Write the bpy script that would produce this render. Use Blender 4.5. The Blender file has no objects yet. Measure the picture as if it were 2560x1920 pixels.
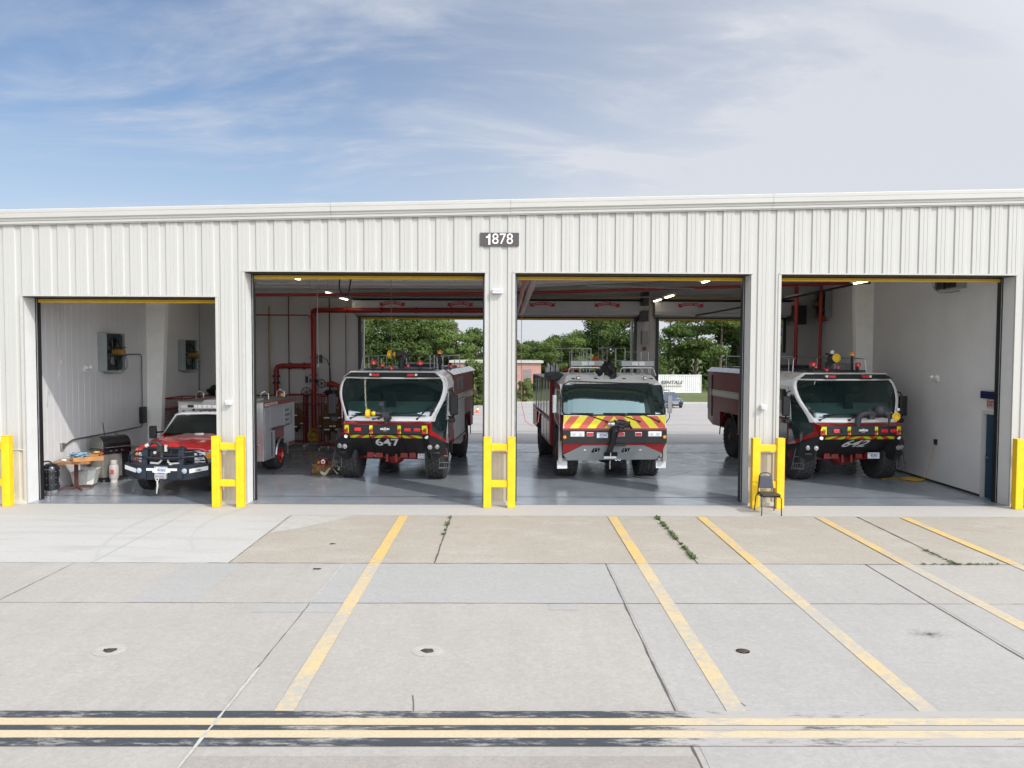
import bpy, math, random
from mathutils import Vector, Matrix, noise
random.seed(7)
S = bpy.context.scene
COL = S.collection
PI = math.pi
R = math.radians

# ------------------------------------------------------------------ materials
MATS = {}
def mat(name, col, rough=.5, metal=0., var=.0, vscale=3., coat=0., bump=0., bscale=40., spec=None, emit=0., col2=None, trans=0., ior=1.45, alpha=1., stretch=None, wear=None):
    if name in MATS: return MATS[name]
    m = bpy.data.materials.new(name); m.use_nodes = True
    nt = m.node_tree; N = nt.nodes; L = nt.links
    b = N['Principled BSDF']
    b.inputs['Base Color'].default_value = (*col, 1); b.inputs['Roughness'].default_value = rough
    b.inputs['Metallic'].default_value = metal; b.inputs['Coat Weight'].default_value = coat
    b.inputs['Coat Roughness'].default_value = .05
    b.inputs['Transmission Weight'].default_value = trans; b.inputs['IOR'].default_value = ior
    if spec is not None: b.inputs['Specular IOR Level'].default_value = spec
    if emit: b.inputs['Emission Color'].default_value = (*col, 1); b.inputs['Emission Strength'].default_value = emit
    tc = N.new('ShaderNodeTexCoord')
    if var or col2:
        nz = N.new('ShaderNodeTexNoise'); nz.inputs['Scale'].default_value = vscale; nz.inputs['Detail'].default_value = 6; nz.inputs['Roughness'].default_value = .65
        if stretch:
            mp = N.new('ShaderNodeMapping'); mp.inputs['Scale'].default_value = stretch; L.new(tc.outputs['Object'], mp.inputs['Vector']); L.new(mp.outputs['Vector'], nz.inputs['Vector'])
        else: L.new(tc.outputs['Object'], nz.inputs['Vector'])
        rp = N.new('ShaderNodeValToRGB'); rp.color_ramp.elements[0].position = .32; rp.color_ramp.elements[1].position = .7
        c2 = col2 or tuple(min(1, c * (1 + var)) for c in col); c1 = col if col2 else tuple(c * (1 - var) for c in col)
        rp.color_ramp.elements[0].color = (*c1, 1); rp.color_ramp.elements[1].color = (*c2, 1)
        L.new(nz.outputs['Fac'], rp.inputs['Fac']); L.new(rp.outputs['Color'], b.inputs['Base Color'])
        if wear:   # (colour, threshold, scale): chips and grime
            n3 = N.new('ShaderNodeTexNoise'); n3.inputs['Scale'].default_value = wear[2]; n3.inputs['Detail'].default_value = 10; n3.inputs['Roughness'].default_value = .8; L.new(tc.outputs['Object'], n3.inputs['Vector'])
            m3 = N.new('ShaderNodeMapRange'); m3.inputs['From Min'].default_value = wear[1]; m3.inputs['From Max'].default_value = wear[1] + .06; L.new(n3.outputs['Fac'], m3.inputs['Value'])
            x3 = N.new('ShaderNodeMix'); x3.data_type = 'RGBA'; L.new(m3.outputs['Result'], x3.inputs['Factor']); L.new(rp.outputs['Color'], x3.inputs['A']); x3.inputs['B'].default_value = (*wear[0], 1); L.new(x3.outputs['Result'], b.inputs['Base Color'])
        mr = N.new('ShaderNodeMapRange'); mr.inputs['To Min'].default_value = max(.02, rough - .08); mr.inputs['To Max'].default_value = min(1, rough + .1)
        L.new(nz.outputs['Fac'], mr.inputs['Value']); L.new(mr.outputs['Result'], b.inputs['Roughness'])
    if bump:
        n2 = N.new('ShaderNodeTexNoise'); n2.inputs['Scale'].default_value = bscale; n2.inputs['Detail'].default_value = 5
        L.new(tc.outputs['Object'], n2.inputs['Vector'])
        bp = N.new('ShaderNodeBump'); bp.inputs['Strength'].default_value = bump; bp.inputs['Distance'].default_value = .01
        L.new(n2.outputs['Fac'], bp.inputs['Height']); L.new(bp.outputs['Normal'], b.inputs['Normal'])
    MATS[name] = m
    return m

def concrete(name, base, tint, speck=0., fine=60., stain=.06, rough=.85, streak=None, wstain=1., pale=None):
    """weathered concrete: large soft stains, blotches, fine aggregate"""
    m = bpy.data.materials.new(name); m.use_nodes = True
    nt = m.node_tree; N = nt.nodes; L = nt.links; b = N['Principled BSDF']; b.inputs['Roughness'].default_value = rough
    tc = N.new('ShaderNodeTexCoord')
    def nz(scale, detail=5, rg=.6, vec=None, stretch=None):
        n = N.new('ShaderNodeTexNoise'); n.inputs['Scale'].default_value = scale; n.inputs['Detail'].default_value = detail; n.inputs['Roughness'].default_value = rg
        src = tc.outputs['Object']
        if stretch:
            mp = N.new('ShaderNodeMapping'); mp.inputs['Scale'].default_value = stretch[0]; mp.inputs['Rotation'].default_value = (0, 0, R(stretch[1])); L.new(src, mp.inputs['Vector']); src = mp.outputs['Vector']
        L.new(src, n.inputs['Vector']); return n.outputs['Fac']
    def mix(fac, a, c, mode='MIX', f=None):
        x = N.new('ShaderNodeMix'); x.data_type = 'RGBA'; x.blend_type = mode
        if fac is not None: L.new(fac, x.inputs['Factor'])
        else: x.inputs['Factor'].default_value = f
        for sock, v in ((x.inputs['A'], a), (x.inputs['B'], c)):
            if isinstance(v, tuple): sock.default_value = (*v, 1)
            else: L.new(v, sock)
        return x.outputs['Result']
    def rng(v, a, c, lo=0., hi=1.):
        r = N.new('ShaderNodeMapRange'); r.inputs['From Min'].default_value = a; r.inputs['From Max'].default_value = c
        r.inputs['To Min'].default_value = lo; r.inputs['To Max'].default_value = hi; L.new(v, r.inputs['Value']); return r.outputs['Result']
    c = mix(rng(nz(.45, 6, .62), .35, .68), base, tint)
    c = mix(rng(nz(2.3, 7, .7), .4, .75, 0, .55), c, tuple(x * .9 for x in base))
    d = tuple(x * (1 - stain * 3) for x in tint)
    c = mix(rng(nz(1.1, 8, .75), .56, .78, 0, .6 * wstain), c, d)
    c = mix(rng(nz(1.0, 6, .7, stretch=((2.6, .22, 1), 0)), .50, .70, 0, .45 * wstain), c, tuple(x * .86 for x in base))
    if streak:
        c = mix(rng(nz(1.0, 5, .6, stretch=streak[:2]), .5, .68, 0, streak[2]), c, tuple(x * .74 for x in base))
    if pale: c = mix(rng(nz(.75, 8, .72, stretch=((1, 1.8, 1), 0)), .50, .68, 0, pale[1]), c, pale[0]); c = mix(rng(nz(.9, 9, .8, stretch=((1, 1.3, 1), 40)), .54, .66, 0, .6), c, pale[2])
    c = mix(rng(nz(16., 5, .75), .38, .66, 0, .55), c, tuple(x * .80 for x in base))
    c = mix(rng(nz(9., 8, .85), .50, .64, 0, .5), c, tuple(min(1, x * 1.12) for x in tint))
    c = mix(rng(nz(26., 3, .7), .58, .68, 0, .45), c, tuple(x * .68 for x in tint))
    c = mix(rng(nz(4.5, 9, .85), .55, .66, 0, .5 * wstain), c, tuple(x * .74 for x in tint))
    c = mix(rng(nz(1.6, 9, .85), .57, .68, 0, .42 * wstain), c, (tint[0] * .74, tint[1] * .68, tint[2] * .64))
    if speck:
        v = N.new('ShaderNodeTexVoronoi'); v.inputs['Scale'].default_value = 26; L.new(tc.outputs['Object'], v.inputs['Vector'])
        c = mix(rng(v.outputs['Distance'], .10, .30, speck, 0), c, (.17, .14, .10))
        v2 = N.new('ShaderNodeTexVoronoi'); v2.inputs['Scale'].default_value = 15; L.new(tc.outputs['Object'], v2.inputs['Vector'])
        c = mix(rng(v2.outputs['Distance'], .08, .3, speck * .6, 0), c, (.46, .33, .18))
    L.new(c, b.inputs['Base Color'])
    bp = N.new('ShaderNodeBump'); bp.inputs['Strength'].default_value = .25; bp.inputs['Distance'].default_value = .004
    L.new(nz(fine * .8, 4), bp.inputs['Height']); L.new(bp.outputs['Normal'], b.inputs['Normal'])
    MATS[name] = m
    return m

def paint_line(name, col, under, wear, wscale=9., fade=None, aniso=(1, 1, 1)):
    """painted marking worn through to the slab"""
    m = bpy.data.materials.new(name); m.use_nodes = True
    nt = m.node_tree; N = nt.nodes; L = nt.links; b = N['Principled BSDF']; b.inputs['Roughness'].default_value = .75
    tc = N.new('ShaderNodeTexCoord')
    mp = N.new('ShaderNodeMapping'); mp.inputs['Scale'].default_value = aniso; L.new(tc.outputs['Object'], mp.inputs['Vector'])
    n = N.new('ShaderNodeTexNoise'); n.inputs['Scale'].default_value = wscale; n.inputs['Detail'].default_value = 9; n.inputs['Roughness'].default_value = .8
    n0 = N.new('ShaderNodeTexNoise'); n0.inputs['Scale'].default_value = .8; n0.inputs['Detail'].default_value = 3
    L.new(mp.outputs['Vector'], n.inputs['Vector']); L.new(tc.outputs['Object'], n0.inputs['Vector'])
    ad = N.new('ShaderNodeMath'); ad.operation = 'ADD'; L.new(n.outputs['Fac'], ad.inputs[0])
    s = N.new('ShaderNodeMath'); s.operation = 'MULTIPLY'; s.inputs[1].default_value = .55; L.new(n0.outputs['Fac'], s.inputs[0]); L.new(s.outputs[0], ad.inputs[1])
    v = ad.outputs[0]
    if fade:  # fade = (x0,x1,amount): paint more worn towards x1
        sp = N.new('ShaderNodeSeparateXYZ'); L.new(tc.outputs['Object'], sp.inputs[0])
        r = N.new('ShaderNodeMapRange'); r.inputs['From Min'].default_value = fade[0]; r.inputs['From Max'].default_value = fade[1]; r.inputs['To Max'].default_value = fade[2]
        L.new(sp.outputs['X' if len(fade) < 4 else fade[3]], r.inputs['Value'])
        a2 = N.new('ShaderNodeMath'); L.new(v, a2.inputs[0]); L.new(r.outputs['Result'], a2.inputs[1]); v = a2.outputs[0]
    rp = N.new('ShaderNodeMapRange'); rp.inputs['From Min'].default_value = wear; rp.inputs['From Max'].default_value = wear + .16
    L.new(v, rp.inputs['Value'])
    x = N.new('ShaderNodeMix'); x.data_type = 'RGBA'; L.new(rp.outputs['Result'], x.inputs['Factor'])
    nn = N.new('ShaderNodeTexNoise'); nn.inputs['Scale'].default_value = 35; nn.inputs['Detail'].default_value = 4; L.new(tc.outputs['Object'], nn.inputs['Vector'])
    x0 = N.new('ShaderNodeMix'); x0.data_type = 'RGBA'; L.new(nn.outputs['Fac'], x0.inputs['Factor'])
    x0.inputs['A'].default_value = (*[c * .8 for c in col], 1); x0.inputs['B'].default_value = (*[min(1, c * 1.15) for c in col], 1)
    L.new(x0.outputs['Result'], x.inputs['A']); x.inputs['B'].default_value = (*under, 1)
    L.new(x.outputs['Result'], b.inputs['Base Color'])
    MATS[name] = m
    return m

# ------------------------------------------------------------------ mesh builder
class MB:
    def __init__(s): s.v = []; s.f = []; s.m = []; s.mi = 0; s.M = None
    def add(s, vs, fs):
        o = len(s.v)
        for p in vs:
            p = Vector(p)
            if s.M is not None: p = s.M @ p
            s.v.append(p)
        for f in fs: s.f.append([i + o for i in f]); s.m.append(s.mi)
    def face(s, pts): s.add(pts, [list(range(len(pts)))]); return s
    def box(s, x0, x1, y0, y1, z0, z1):
        s.add([(x0,y0,z0),(x1,y0,z0),(x1,y1,z0),(x0,y1,z0),(x0,y0,z1),(x1,y0,z1),(x1,y1,z1),(x0,y1,z1)],
              [(3,2,1,0),(4,5,6,7),(0,1,5,4),(1,2,6,5),(2,3,7,6),(3,0,4,7)]); return s
    def cbox(s, c, d, rot=None):
        x, y, z = (k / 2 for k in d); c = Vector(c)
        m = rot if rot is not None else Matrix.Identity(3)
        vs = [c + m @ Vector(p) for p in [(-x,-y,-z),(x,-y,-z),(x,y,-z),(-x,y,-z),(-x,-y,z),(x,-y,z),(x,y,z),(-x,y,z)]]
        s.add(vs, [(3,2,1,0),(4,5,6,7),(0,1,5,4),(1,2,6,5),(2,3,7,6),(3,0,4,7)]); return s
    def cyl(s, p, q, r, r2=None, n=12, cap=True):
        p = Vector(p); q = Vector(q); d = (q - p); r2 = r if r2 is None else r2
        if d.length < 1e-6: return s
        d.normalize(); a = d.orthogonal().normalized(); b = d.cross(a)
        vs = []
        for k in range(n):
            t = 2 * PI * k / n; e = a * math.cos(t) + b * math.sin(t); vs.append(p + e * r)
        for k in range(n):
            t = 2 * PI * k / n; e = a * math.cos(t) + b * math.sin(t); vs.append(q + e * r2)
        fs = [(k, (k + 1) % n, n + (k + 1) % n, n + k) for k in range(n)]
        if cap: fs += [tuple(range(n - 1, -1, -1)), tuple(range(n, 2 * n))]
        s.add(vs, fs); return s
    def tube(s, pts, r, n=8, closed=False):
        pts = [Vector(p) for p in pts]; k = len(pts); rings = []; a = None
        for i, p in enumerate(pts):
            if closed: d = pts[(i + 1) % k] - pts[i - 1]
            else: d = pts[min(i + 1, k - 1)] - pts[max(i - 1, 0)]
            d.normalize()
            a = d.orthogonal().normalized() if a is None else (a - d * a.dot(d)).normalized()
            b = d.cross(a); rr = r[i] if isinstance(r, (list, tuple)) else r
            rings.append([p + (a * math.cos(2*PI*j/n) + b * math.sin(2*PI*j/n)) * rr for j in range(n)])
        vs = [v for g in rings for v in g]; fs = []
        for i in range(k if closed else k - 1):
            i2 = (i + 1) % k
            for j in range(n): fs.append((i*n+j, i*n+(j+1)%n, i2*n+(j+1)%n, i2*n+j))
        if not closed: fs += [tuple(range(n-1,-1,-1)), tuple((k-1)*n+j for j in range(n))]
        s.add(vs, fs); return s
    def lathe(s, prof, c=(0,0,0), axis='Z', n=24):
        """prof: list of (radius, height) along axis"""
        c = Vector(c); vs = []
        for r, h in prof:
            for k in range(n):
                t = 2*PI*k/n; a, b = r*math.cos(t), r*math.sin(t)
                vs.append(c + (Vector((a, b, h)) if axis == 'Z' else Vector((h, a, b)) if axis == 'X' else Vector((b, h, a))))
        fs = [(i*n+k, i*n+(k+1)%n, (i+1)*n+(k+1)%n, (i+1)*n+k) for i in range(len(prof)-1) for k in range(n)]
        fs += [tuple(range(n-1,-1,-1)), tuple((len(prof)-1)*n+k for k in range(n))]
        s.add(vs, fs); return s
    def prism(s, poly, axis, a, b):
        """2-D outline extruded along axis from a to b. axis X: (y,z); Y: (x,z); Z: (x,y)"""
        f = {'X': lambda p, t: (t, p[0], p[1]), 'Y': lambda p, t: (p[0], t, p[1]), 'Z': lambda p, t: (p[0], p[1], t)}[axis]
        n = len(poly)
        s.add([f(p, a) for p in poly] + [f(p, b) for p in poly],
              [tuple(range(n)), tuple(range(2*n-1, n-1, -1))] + [(k, n+k, n+(k+1)%n, (k+1)%n) for k in range(n)]); return s
    def slab(s, pts, t, dirv=None):
        """polygon in space given thickness t along dirv (or its normal)"""
        pts = [Vector(p) for p in pts]
        if dirv is None:
            nrm = Vector((0,0,0))
            for i in range(len(pts)): nrm += pts[i].cross(pts[(i+1) % len(pts)])
            dirv = nrm.normalized()
        d = Vector(dirv) * t; n = len(pts)
        s.add(pts + [p + d for p in pts], [tuple(range(n)), tuple(range(2*n-1, n-1, -1))] + [(k, n+k, n+(k+1)%n, (k+1)%n) for k in range(n)]); return s
    def blob(s, c, rad, n=10, amp=.15, fr=2., seed=0, flat=None):
        c = Vector(c); vs = []; m = n * 2
        for i in range(n + 1):
            th = PI * i / n
            for j in range(m):
                ph = 2*PI*j/m
                d = Vector((math.sin(th)*math.cos(ph), math.sin(th)*math.sin(ph), math.cos(th)))
                k = 1 + amp * noise.fractal(d * fr + Vector((seed*3.1, seed*1.7, 0)), 1., 2., 3)
                p = c + Vector((d.x*rad[0]*k, d.y*rad[1]*k, d.z*rad[2]*k))
                if flat is not None: p.z = max(p.z, flat)
                vs.append(p)
        s.add(vs, [(i*m+j, i*m+(j+1)%m, (i+1)*m+(j+1)%m, (i+1)*m+j) for i in range(n) for j in range(m)]); return s
    def mesh(s, name, mats):
        me = bpy.data.meshes.new(name)
        me.from_pydata([tuple(v) for v in s.v], [], s.f); me.update()
        for m in (mats if isinstance(mats, (list, tuple)) else [mats]): me.materials.append(m)
        me.polygons.foreach_set('material_index', s.m)
        return me
    def build(s, name, mats, parent=None, smooth=False, bevel=0., fix=True, loc=None):
        me = s.mesh(name, mats)
        if fix:
            import bmesh
            bm = bmesh.new(); bm.from_mesh(me); bmesh.ops.recalc_face_normals(bm, faces=bm.faces); bm.to_mesh(me); bm.free()
        o = bpy.data.objects.new(name, me); COL.objects.link(o)
        if parent is not None: o.parent = parent
        if loc is not None: o.location = loc
        if smooth:
            me.shade_smooth(); me.set_sharp_from_angle(angle=R(40))
        if bevel:
            bv = o.modifiers.new('bevel', 'BEVEL'); bv.width = bevel; bv.segments = 2; bv.limit_method = 'ANGLE'; bv.angle_limit = R(35)
        return o

def tag(o, label=None, cat=None, group=None, kind=None):
    if label: o['label'] = label
    if cat: o['category'] = cat
    if group: o['group'] = group
    if kind: o['kind'] = kind
    return o
def empty(name, loc, rz=0., label=None, cat=None, group=None):
    o = bpy.data.objects.new(name, None); COL.objects.link(o); o.location = loc; o.rotation_euler = (0, 0, R(rz))
    return tag(o, label, cat, group)
def copy_tree(o, parent=None):
    c = o.copy(); COL.objects.link(c)
    if parent is not None: c.parent = parent; c.matrix_parent_inverse = o.matrix_parent_inverse
    for ch in list(o.children): copy_tree(ch, c)
    return c
def struct(o): o['kind'] = 'structure'; return o

def text(txt, name, m, size, loc, rot, parent=None, bold=.0, shear=0., ext=.003, w=None, align='CENTER', space=1.):
    cu = bpy.data.curves.new(name, 'FONT'); cu.body = txt; cu.size = size; cu.align_x = align; cu.align_y = 'CENTER'
    cu.offset = bold; cu.shear = shear; cu.extrude = ext; cu.space_character = space; cu.resolution_u = 4
    t = bpy.data.objects.new(name, cu); COL.objects.link(t)
    dg = bpy.context.evaluated_depsgraph_get(); dg.update()
    me = bpy.data.meshes.new_from_object(t.evaluated_get(dg)); bpy.data.objects.remove(t)
    if w:
        xs = [v.co.x for v in me.vertices]; k = w / (max(xs) - min(xs))
        for v in me.vertices: v.co.x *= k
    me.materials.clear(); me.materials.append(m); me.name = name
    o = bpy.data.objects.new(name, me); COL.objects.link(o); o.location = loc; o.rotation_euler = rot
    if parent is not None: o.parent = parent
    return o
FR = (R(90), 0, 0)   # text facing the camera side (-Y)

# shared materials
white_panel = mat('white_steel_panel', (.445, .438, .408), .42, var=.03, vscale=1.6, bump=.06, bscale=5, stretch=(1.2, 1, .3), wear=((.42, .40, .34), .70, 3.))
trim_white = mat('white_trim', (.45, .44, .405), .38, var=.04, vscale=2., stretch=(.5, 1, 3))
tan_panel = mat('tan_wainscot_panel', (.50, .47, .385), .5, var=.07, vscale=2.5)
inner_white = mat('interior_liner_panel', (.64, .64, .64), .55, var=.05, vscale=1.2)
ceil_white = mat('ceiling_insulation', (.88, .88, .86), .8, var=.05, vscale=1.)
back_grey = mat('back_wall_liner', (.45, .44, .43), .6, var=.06, vscale=1.)
black = mat('black_plastic', (.012, .012, .013), .4, bump=.1, bscale=150)
blackm = mat('satin_black_metal', (.02, .02, .022), .35, metal=.3, var=.2)
rubber = mat('tyre_rubber', (.034, .034, .035), .78, var=.35, vscale=8, bump=.3, bscale=60)
steel = mat('galvanised_steel', (.42, .43, .44), .38, metal=.8, var=.15, vscale=9)
alu = mat('aluminium', (.6, .61, .62), .3, metal=.9, var=.1, vscale=6)
chrome = mat('chrome', (.75, .75, .76), .12, metal=1.)
yellow = mat('yellow_bollard_paint', (.80, .50, .01), .42, var=.09, vscale=5, bump=.2, bscale=22, wear=((.45, .30, .05), .66, 9.))
yellow_bar = mat('yellow_door_bar', (.62, .38, .015), .5, var=.08, vscale=7)
red_paint = mat('fire_truck_red', (.30, .012, .014), .22, var=.05, coat=.7)
red_bright = mat('bright_red_paint', (.50, .012, .012), .2, coat=.8, var=.05)
red_pipe = mat('red_pipe_paint', (.23, .014, .010), .4, var=.15, vscale=5)
white_paint = mat('white_vehicle_paint', (.90, .90, .88), .25, coat=.5, var=.03)
glass = mat('dark_windscreen', (.012, .03, .03), .04, coat=1., spec=.8)
glass_side = mat('smoked_side_glass', (.02, .035, .035), .05, spec=.8, coat=.6)
lens_red = mat('red_lens', (.62, .015, .02), .15, coat=.8)
lens_white = mat('white_lens', (.8, .8, .8), .12, coat=1.)
lens_amber = mat('amber_lens', (.75, .28, .01), .2, coat=.8)
chev_yellow = mat('chevron_yellow', (.82, .70, .01), .4, var=.04)
chev_lime = mat('chevron_lime', (.62, .75, .01), .4, var=.04)
chev_red = mat('chevron_red', (.60, .05, .03), .4, var=.05)
letter_white = mat('white_lettering', (.72, .72, .70), .45)
navy = mat('navy_guard_paint', (.010, .015, .025), .4, var=.2, vscale=8)
letter_navy = mat('navy_lettering', (.03, .05, .15), .5)
grey_paint = mat('grey_bumper_paint', (.24, .255, .26), .4, var=.06)
shutter_grey = mat('grey_roller_shutter', (.36, .38, .41), .32, metal=.5, var=.05)
# ------------------------------------------------------------------ camera, light, sky
cam = bpy.data.cameras.new('camera'); co = bpy.data.objects.new('camera', cam); COL.objects.link(co); S.camera = co
cam.sensor_width = 36.; cam.lens = 36. * 2000 / 2560; cam.clip_end = 2000; cam.clip_start = .1
co.matrix_world = Matrix.Translation((0, -18.5, 3.6)) @ (Matrix.Rotation(R(-.46), 4, 'Z') @ Matrix.Rotation(R(90 - 2.42), 4, 'X') @ Matrix.Rotation(R(.25), 4, 'Z'))
SUNV = Vector((.86, -.833, 1.02)).normalized()
sl = bpy.data.lights.new('sun', 'SUN'); sl.energy = 3.1; sl.angle = R(.6); sl.color = (1., .95, .88)
so = bpy.data.objects.new('sun', sl); COL.objects.link(so); so.rotation_euler = SUNV.to_track_quat('Z', 'Y').to_euler()
W = bpy.data.worlds.new('World'); S.world = W; W.use_nodes = True
N = W.node_tree.nodes; L = W.node_tree.links
bg = N['Background']; bg.inputs['Strength'].default_value = .11
sky = N.new('ShaderNodeTexSky'); sky.sky_type = 'NISHITA'; sky.sun_disc = False
sky.sun_elevation = math.asin(SUNV.z); sky.sun_rotation = math.atan2(SUNV.x, SUNV.y)
sky.dust_density = .6; sky.ozone_density = 1.3; sky.air_density = 1.0
tc = N.new('ShaderNodeTexCoord')
sep = N.new('ShaderNodeSeparateXYZ'); L.new(tc.outputs['Generated'], sep.inputs[0])
def wm(op, a, b=None, clamp=False):
    n = N.new('ShaderNodeMath'); n.operation = op; n.use_clamp = clamp
    for i, v in enumerate((a, b)):
        if v is None: continue
        if isinstance(v, (int, float)): n.inputs[i].default_value = v
        else: L.new(v, n.inputs[i])
    return n.outputs[0]
zc = wm('ADD', wm('MAXIMUM', sep.outputs['Z'], 0), .16)
cx = wm('DIVIDE', sep.outputs['X'], zc); cy = wm('DIVIDE', sep.outputs['Y'], zc)
cmb = N.new('ShaderNodeCombineXYZ'); L.new(cx, cmb.inputs[0]); L.new(cy, cmb.inputs[1])
def cloud(scale, rot, st, seed, detail=9, rg=.6, dist=.6):
    mp = N.new('ShaderNodeMapping'); mp.inputs['Scale'].default_value = (st[0], st[1], 1); mp.inputs['Rotation'].default_value = (0, 0, R(rot)); mp.inputs['Location'].default_value = (seed, seed * .7, 0)
    L.new(cmb.outputs[0], mp.inputs['Vector'])
    n = N.new('ShaderNodeTexNoise'); n.inputs['Scale'].default_value = scale; n.inputs['Detail'].default_value = detail; n.inputs['Roughness'].default_value = rg; n.inputs['Distortion'].default_value = dist
    L.new(mp.outputs['Vector'], n.inputs['Vector']); return n.outputs['Fac']
def rngw(v, a, b, lo, hi):
    r = N.new('ShaderNodeMapRange'); r.interpolation_type = 'SMOOTHSTEP'
    for k, x in zip(('From Min', 'From Max', 'To Min', 'To Max'), (a, b, lo, hi)): r.inputs[k].default_value = x
    L.new(v, r.inputs['Value']); return r.outputs['Result']
big = cloud(.55, 20, (1, 1), 3.3, 3, .5, .3)
wisps = cloud(.85, 24, (1., 2.0), 8.1, 9, .58, .8)
fine = cloud(3.2, 16, (1., 2.2), 1.4, 8, .6, 1.2)
veil = wm('MAXIMUM', rngw(cx, -.95, 1.5, .06, .92), rngw(cy, .3, -1.2, 0, .6))                      # the veil of high cloud thickens to the east; extra veil added behind the camera for fill
c1 = wm('MULTIPLY', rngw(wisps, .42, .72, 0, .95), rngw(big, .3, .6, .25, 1.))
c2 = wm('MULTIPLY', rngw(fine, .48, .8, 0, .22), rngw(wisps, .38, .6, 0, 1))
fac = wm('ADD', wm('ADD', veil, wm('MULTIPLY', c1, .62)), c2, clamp=True)
fac = wm('ADD', fac, rngw(sep.outputs['Z'], .34, .08, 0, .42))
fac = wm('MINIMUM', fac, .92)
lp = N.new('ShaderNodeMix'); lp.data_type = 'RGBA'; L.new(fac, lp.inputs['Factor'])
gm = N.new('ShaderNodeMix'); gm.data_type = 'RGBA'; gm.blend_type = 'MULTIPLY'; gm.inputs['Factor'].default_value = 1.
L.new(sky.outputs['Color'], gm.inputs['A']); gm.inputs['B'].default_value = (.87, 1.03, 1.19, 1)
# cloud glow towards the sun, boosted behind the camera to fill truck fronts
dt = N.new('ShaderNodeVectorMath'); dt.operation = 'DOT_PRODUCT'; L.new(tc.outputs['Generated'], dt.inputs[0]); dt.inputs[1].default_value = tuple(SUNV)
aur_fill = wm('ADD', 1., wm('MULTIPLY', wm('POWER', wm('MAXIMUM', dt.outputs['Value'], 0), 1.5), 4.6))
cl = N.new('ShaderNodeVectorMath'); cl.operation = 'SCALE'; cl.inputs[0].default_value = (7.35, 7.6, 8.15); L.new(aur_fill, cl.inputs['Scale'])
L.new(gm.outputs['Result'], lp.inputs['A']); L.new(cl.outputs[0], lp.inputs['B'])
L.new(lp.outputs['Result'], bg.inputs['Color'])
S.view_settings.view_transform = 'Standard'; S.view_settings.look = 'None'; S.view_settings.exposure = -.13; S.view_settings.gamma = 1.
S.cycles.max_bounces = 9; S.cycles.diffuse_bounces = 7; S.cycles.glossy_bounces = 4
S.cycles.use_denoising = True

# ------------------------------------------------------------------ ground
def gz(y):   # the land falls away behind the station
    return 0. if y < 13 else (-.037 * (y - 13) if y < 64.5 else -1.9)
grass = mat('grass_ground', (.055, .085, .022), .9, col2=(.14, .15, .045), vscale=.5)
m = MB()
ys = [-300, -45, 12.2, 13, 64.5, 110, 400, 1500]
for a, b in zip(ys, ys[1:]):
    m.face([(-900, a, gz(a) - .03), (900, a, gz(a) - .03), (900, b, gz(b) - .03), (-900, b, gz(b) - .03)])
struct(m.build('ground', grass, fix=False))
asph = concrete('old_concrete_lot', (0.353, 0.330, 0.304), (0.412, 0.388, 0.356), stain=.1, fine=20)
m = MB()
for a, b in ((12.2, 13), (13, 64.4)):
    m.face([(-70, a, gz(a)), (90, a, gz(a)), (90, b, gz(b)), (-70, b, gz(b))])
struct(m.build('parking_lot', asph, fix=False))
# cracks and joints of the rear lot
m = MB(); random.seed(3)
for k in range(16):
    x = random.uniform(-12, 26); y = random.uniform(16, 60); dx = random.uniform(-.3, 1) * 4; dy = random.uniform(-1, 1) * 1.5; w = .05
    pts = []
    for i in range(9):
        t = i / 8; pts.append(Vector((x + dx * t * 2, y + dy * t + random.uniform(-.15, .15), 0)))
    for p, q in zip(pts, pts[1:]):
        m.face([(p.x, p.y - w, gz(p.y - w) + .006), (q.x, q.y - w, gz(q.y - w) + .006), (q.x, q.y + w, gz(q.y + w) + .006), (p.x, p.y + w, gz(p.y + w) + .006)])
for y in (19, 25, 31, 37, 45, 54):
    m.face([(-40, y - .04, gz(y) + .01), (60, y - .04, gz(y) + .01), (60, y + .04, gz(y) + .006), (-40, y + .04, gz(y) + .006)])
struct(m.build('lot_joints', mat('joint_tar', (.09, .085, .08), .9), fix=False))
kerb_m = mat('kerb_concrete', (.42, .41, .38), .85, var=.1)
m = MB(); m.box(-70, 90, 64.4, 64.8, -2.1, -1.76); struct(m.build('kerb', kerb_m))
m = MB(); m.face([(-70, 66.3, -1.885), (90, 66.3, -1.885), (90, 67.3, -1.885), (-70, 67.3, -1.885)]); struct(m.build('footpath', kerb_m, fix=False))

slab_m = concrete('aged_apron_concrete', (0.354, 0.331, 0.296), (0.403, 0.379, 0.343), stain=.09, speck=.15)
slab2 = concrete('aged_apron_concrete_grey', (0.350, 0.334, 0.306), (0.389, 0.373, 0.343), stain=.07)
slab3 = concrete('aged_apron_concrete_dark', (0.302, 0.276, 0.245), (0.359, 0.331, 0.296), stain=.12, speck=.4)
newc = concrete('fresh_concrete', (0.464, 0.452, 0.424), (0.424, 0.412, 0.384), stain=.02, streak=((.5, 2.6, 1), 42, .8), wstain=.2)
stripc = concrete('threshold_concrete', (0.440, 0.418, 0.383), (0.414, 0.392, 0.356), stain=.04, wstain=.4)
tanc = concrete('exposed_aggregate_slab', (.375, .335, .275), (.345, .315, .265), speck=.7, stain=.08, pale=((.43, .415, .38), .7, (.30, .25, .18)))
patchc = concrete('smooth_patch_concrete', (0.346, 0.337, 0.315), (0.367, 0.359, 0.337), stain=.02, wstain=.3)
tarc = mat('joint_sealant', (.10, .092, .08), .9)
def flat(name, x0, x1, y0, y1, z, mt):
    m = MB(); m.face([(x0, y0, z), (x1, y0, z), (x1, y1, z), (x0, y1, z)]); return struct(m.build(name, mt, fix=False))
flat('apron', -40, 40, -45, -5.14, 0, slab_m)
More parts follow.
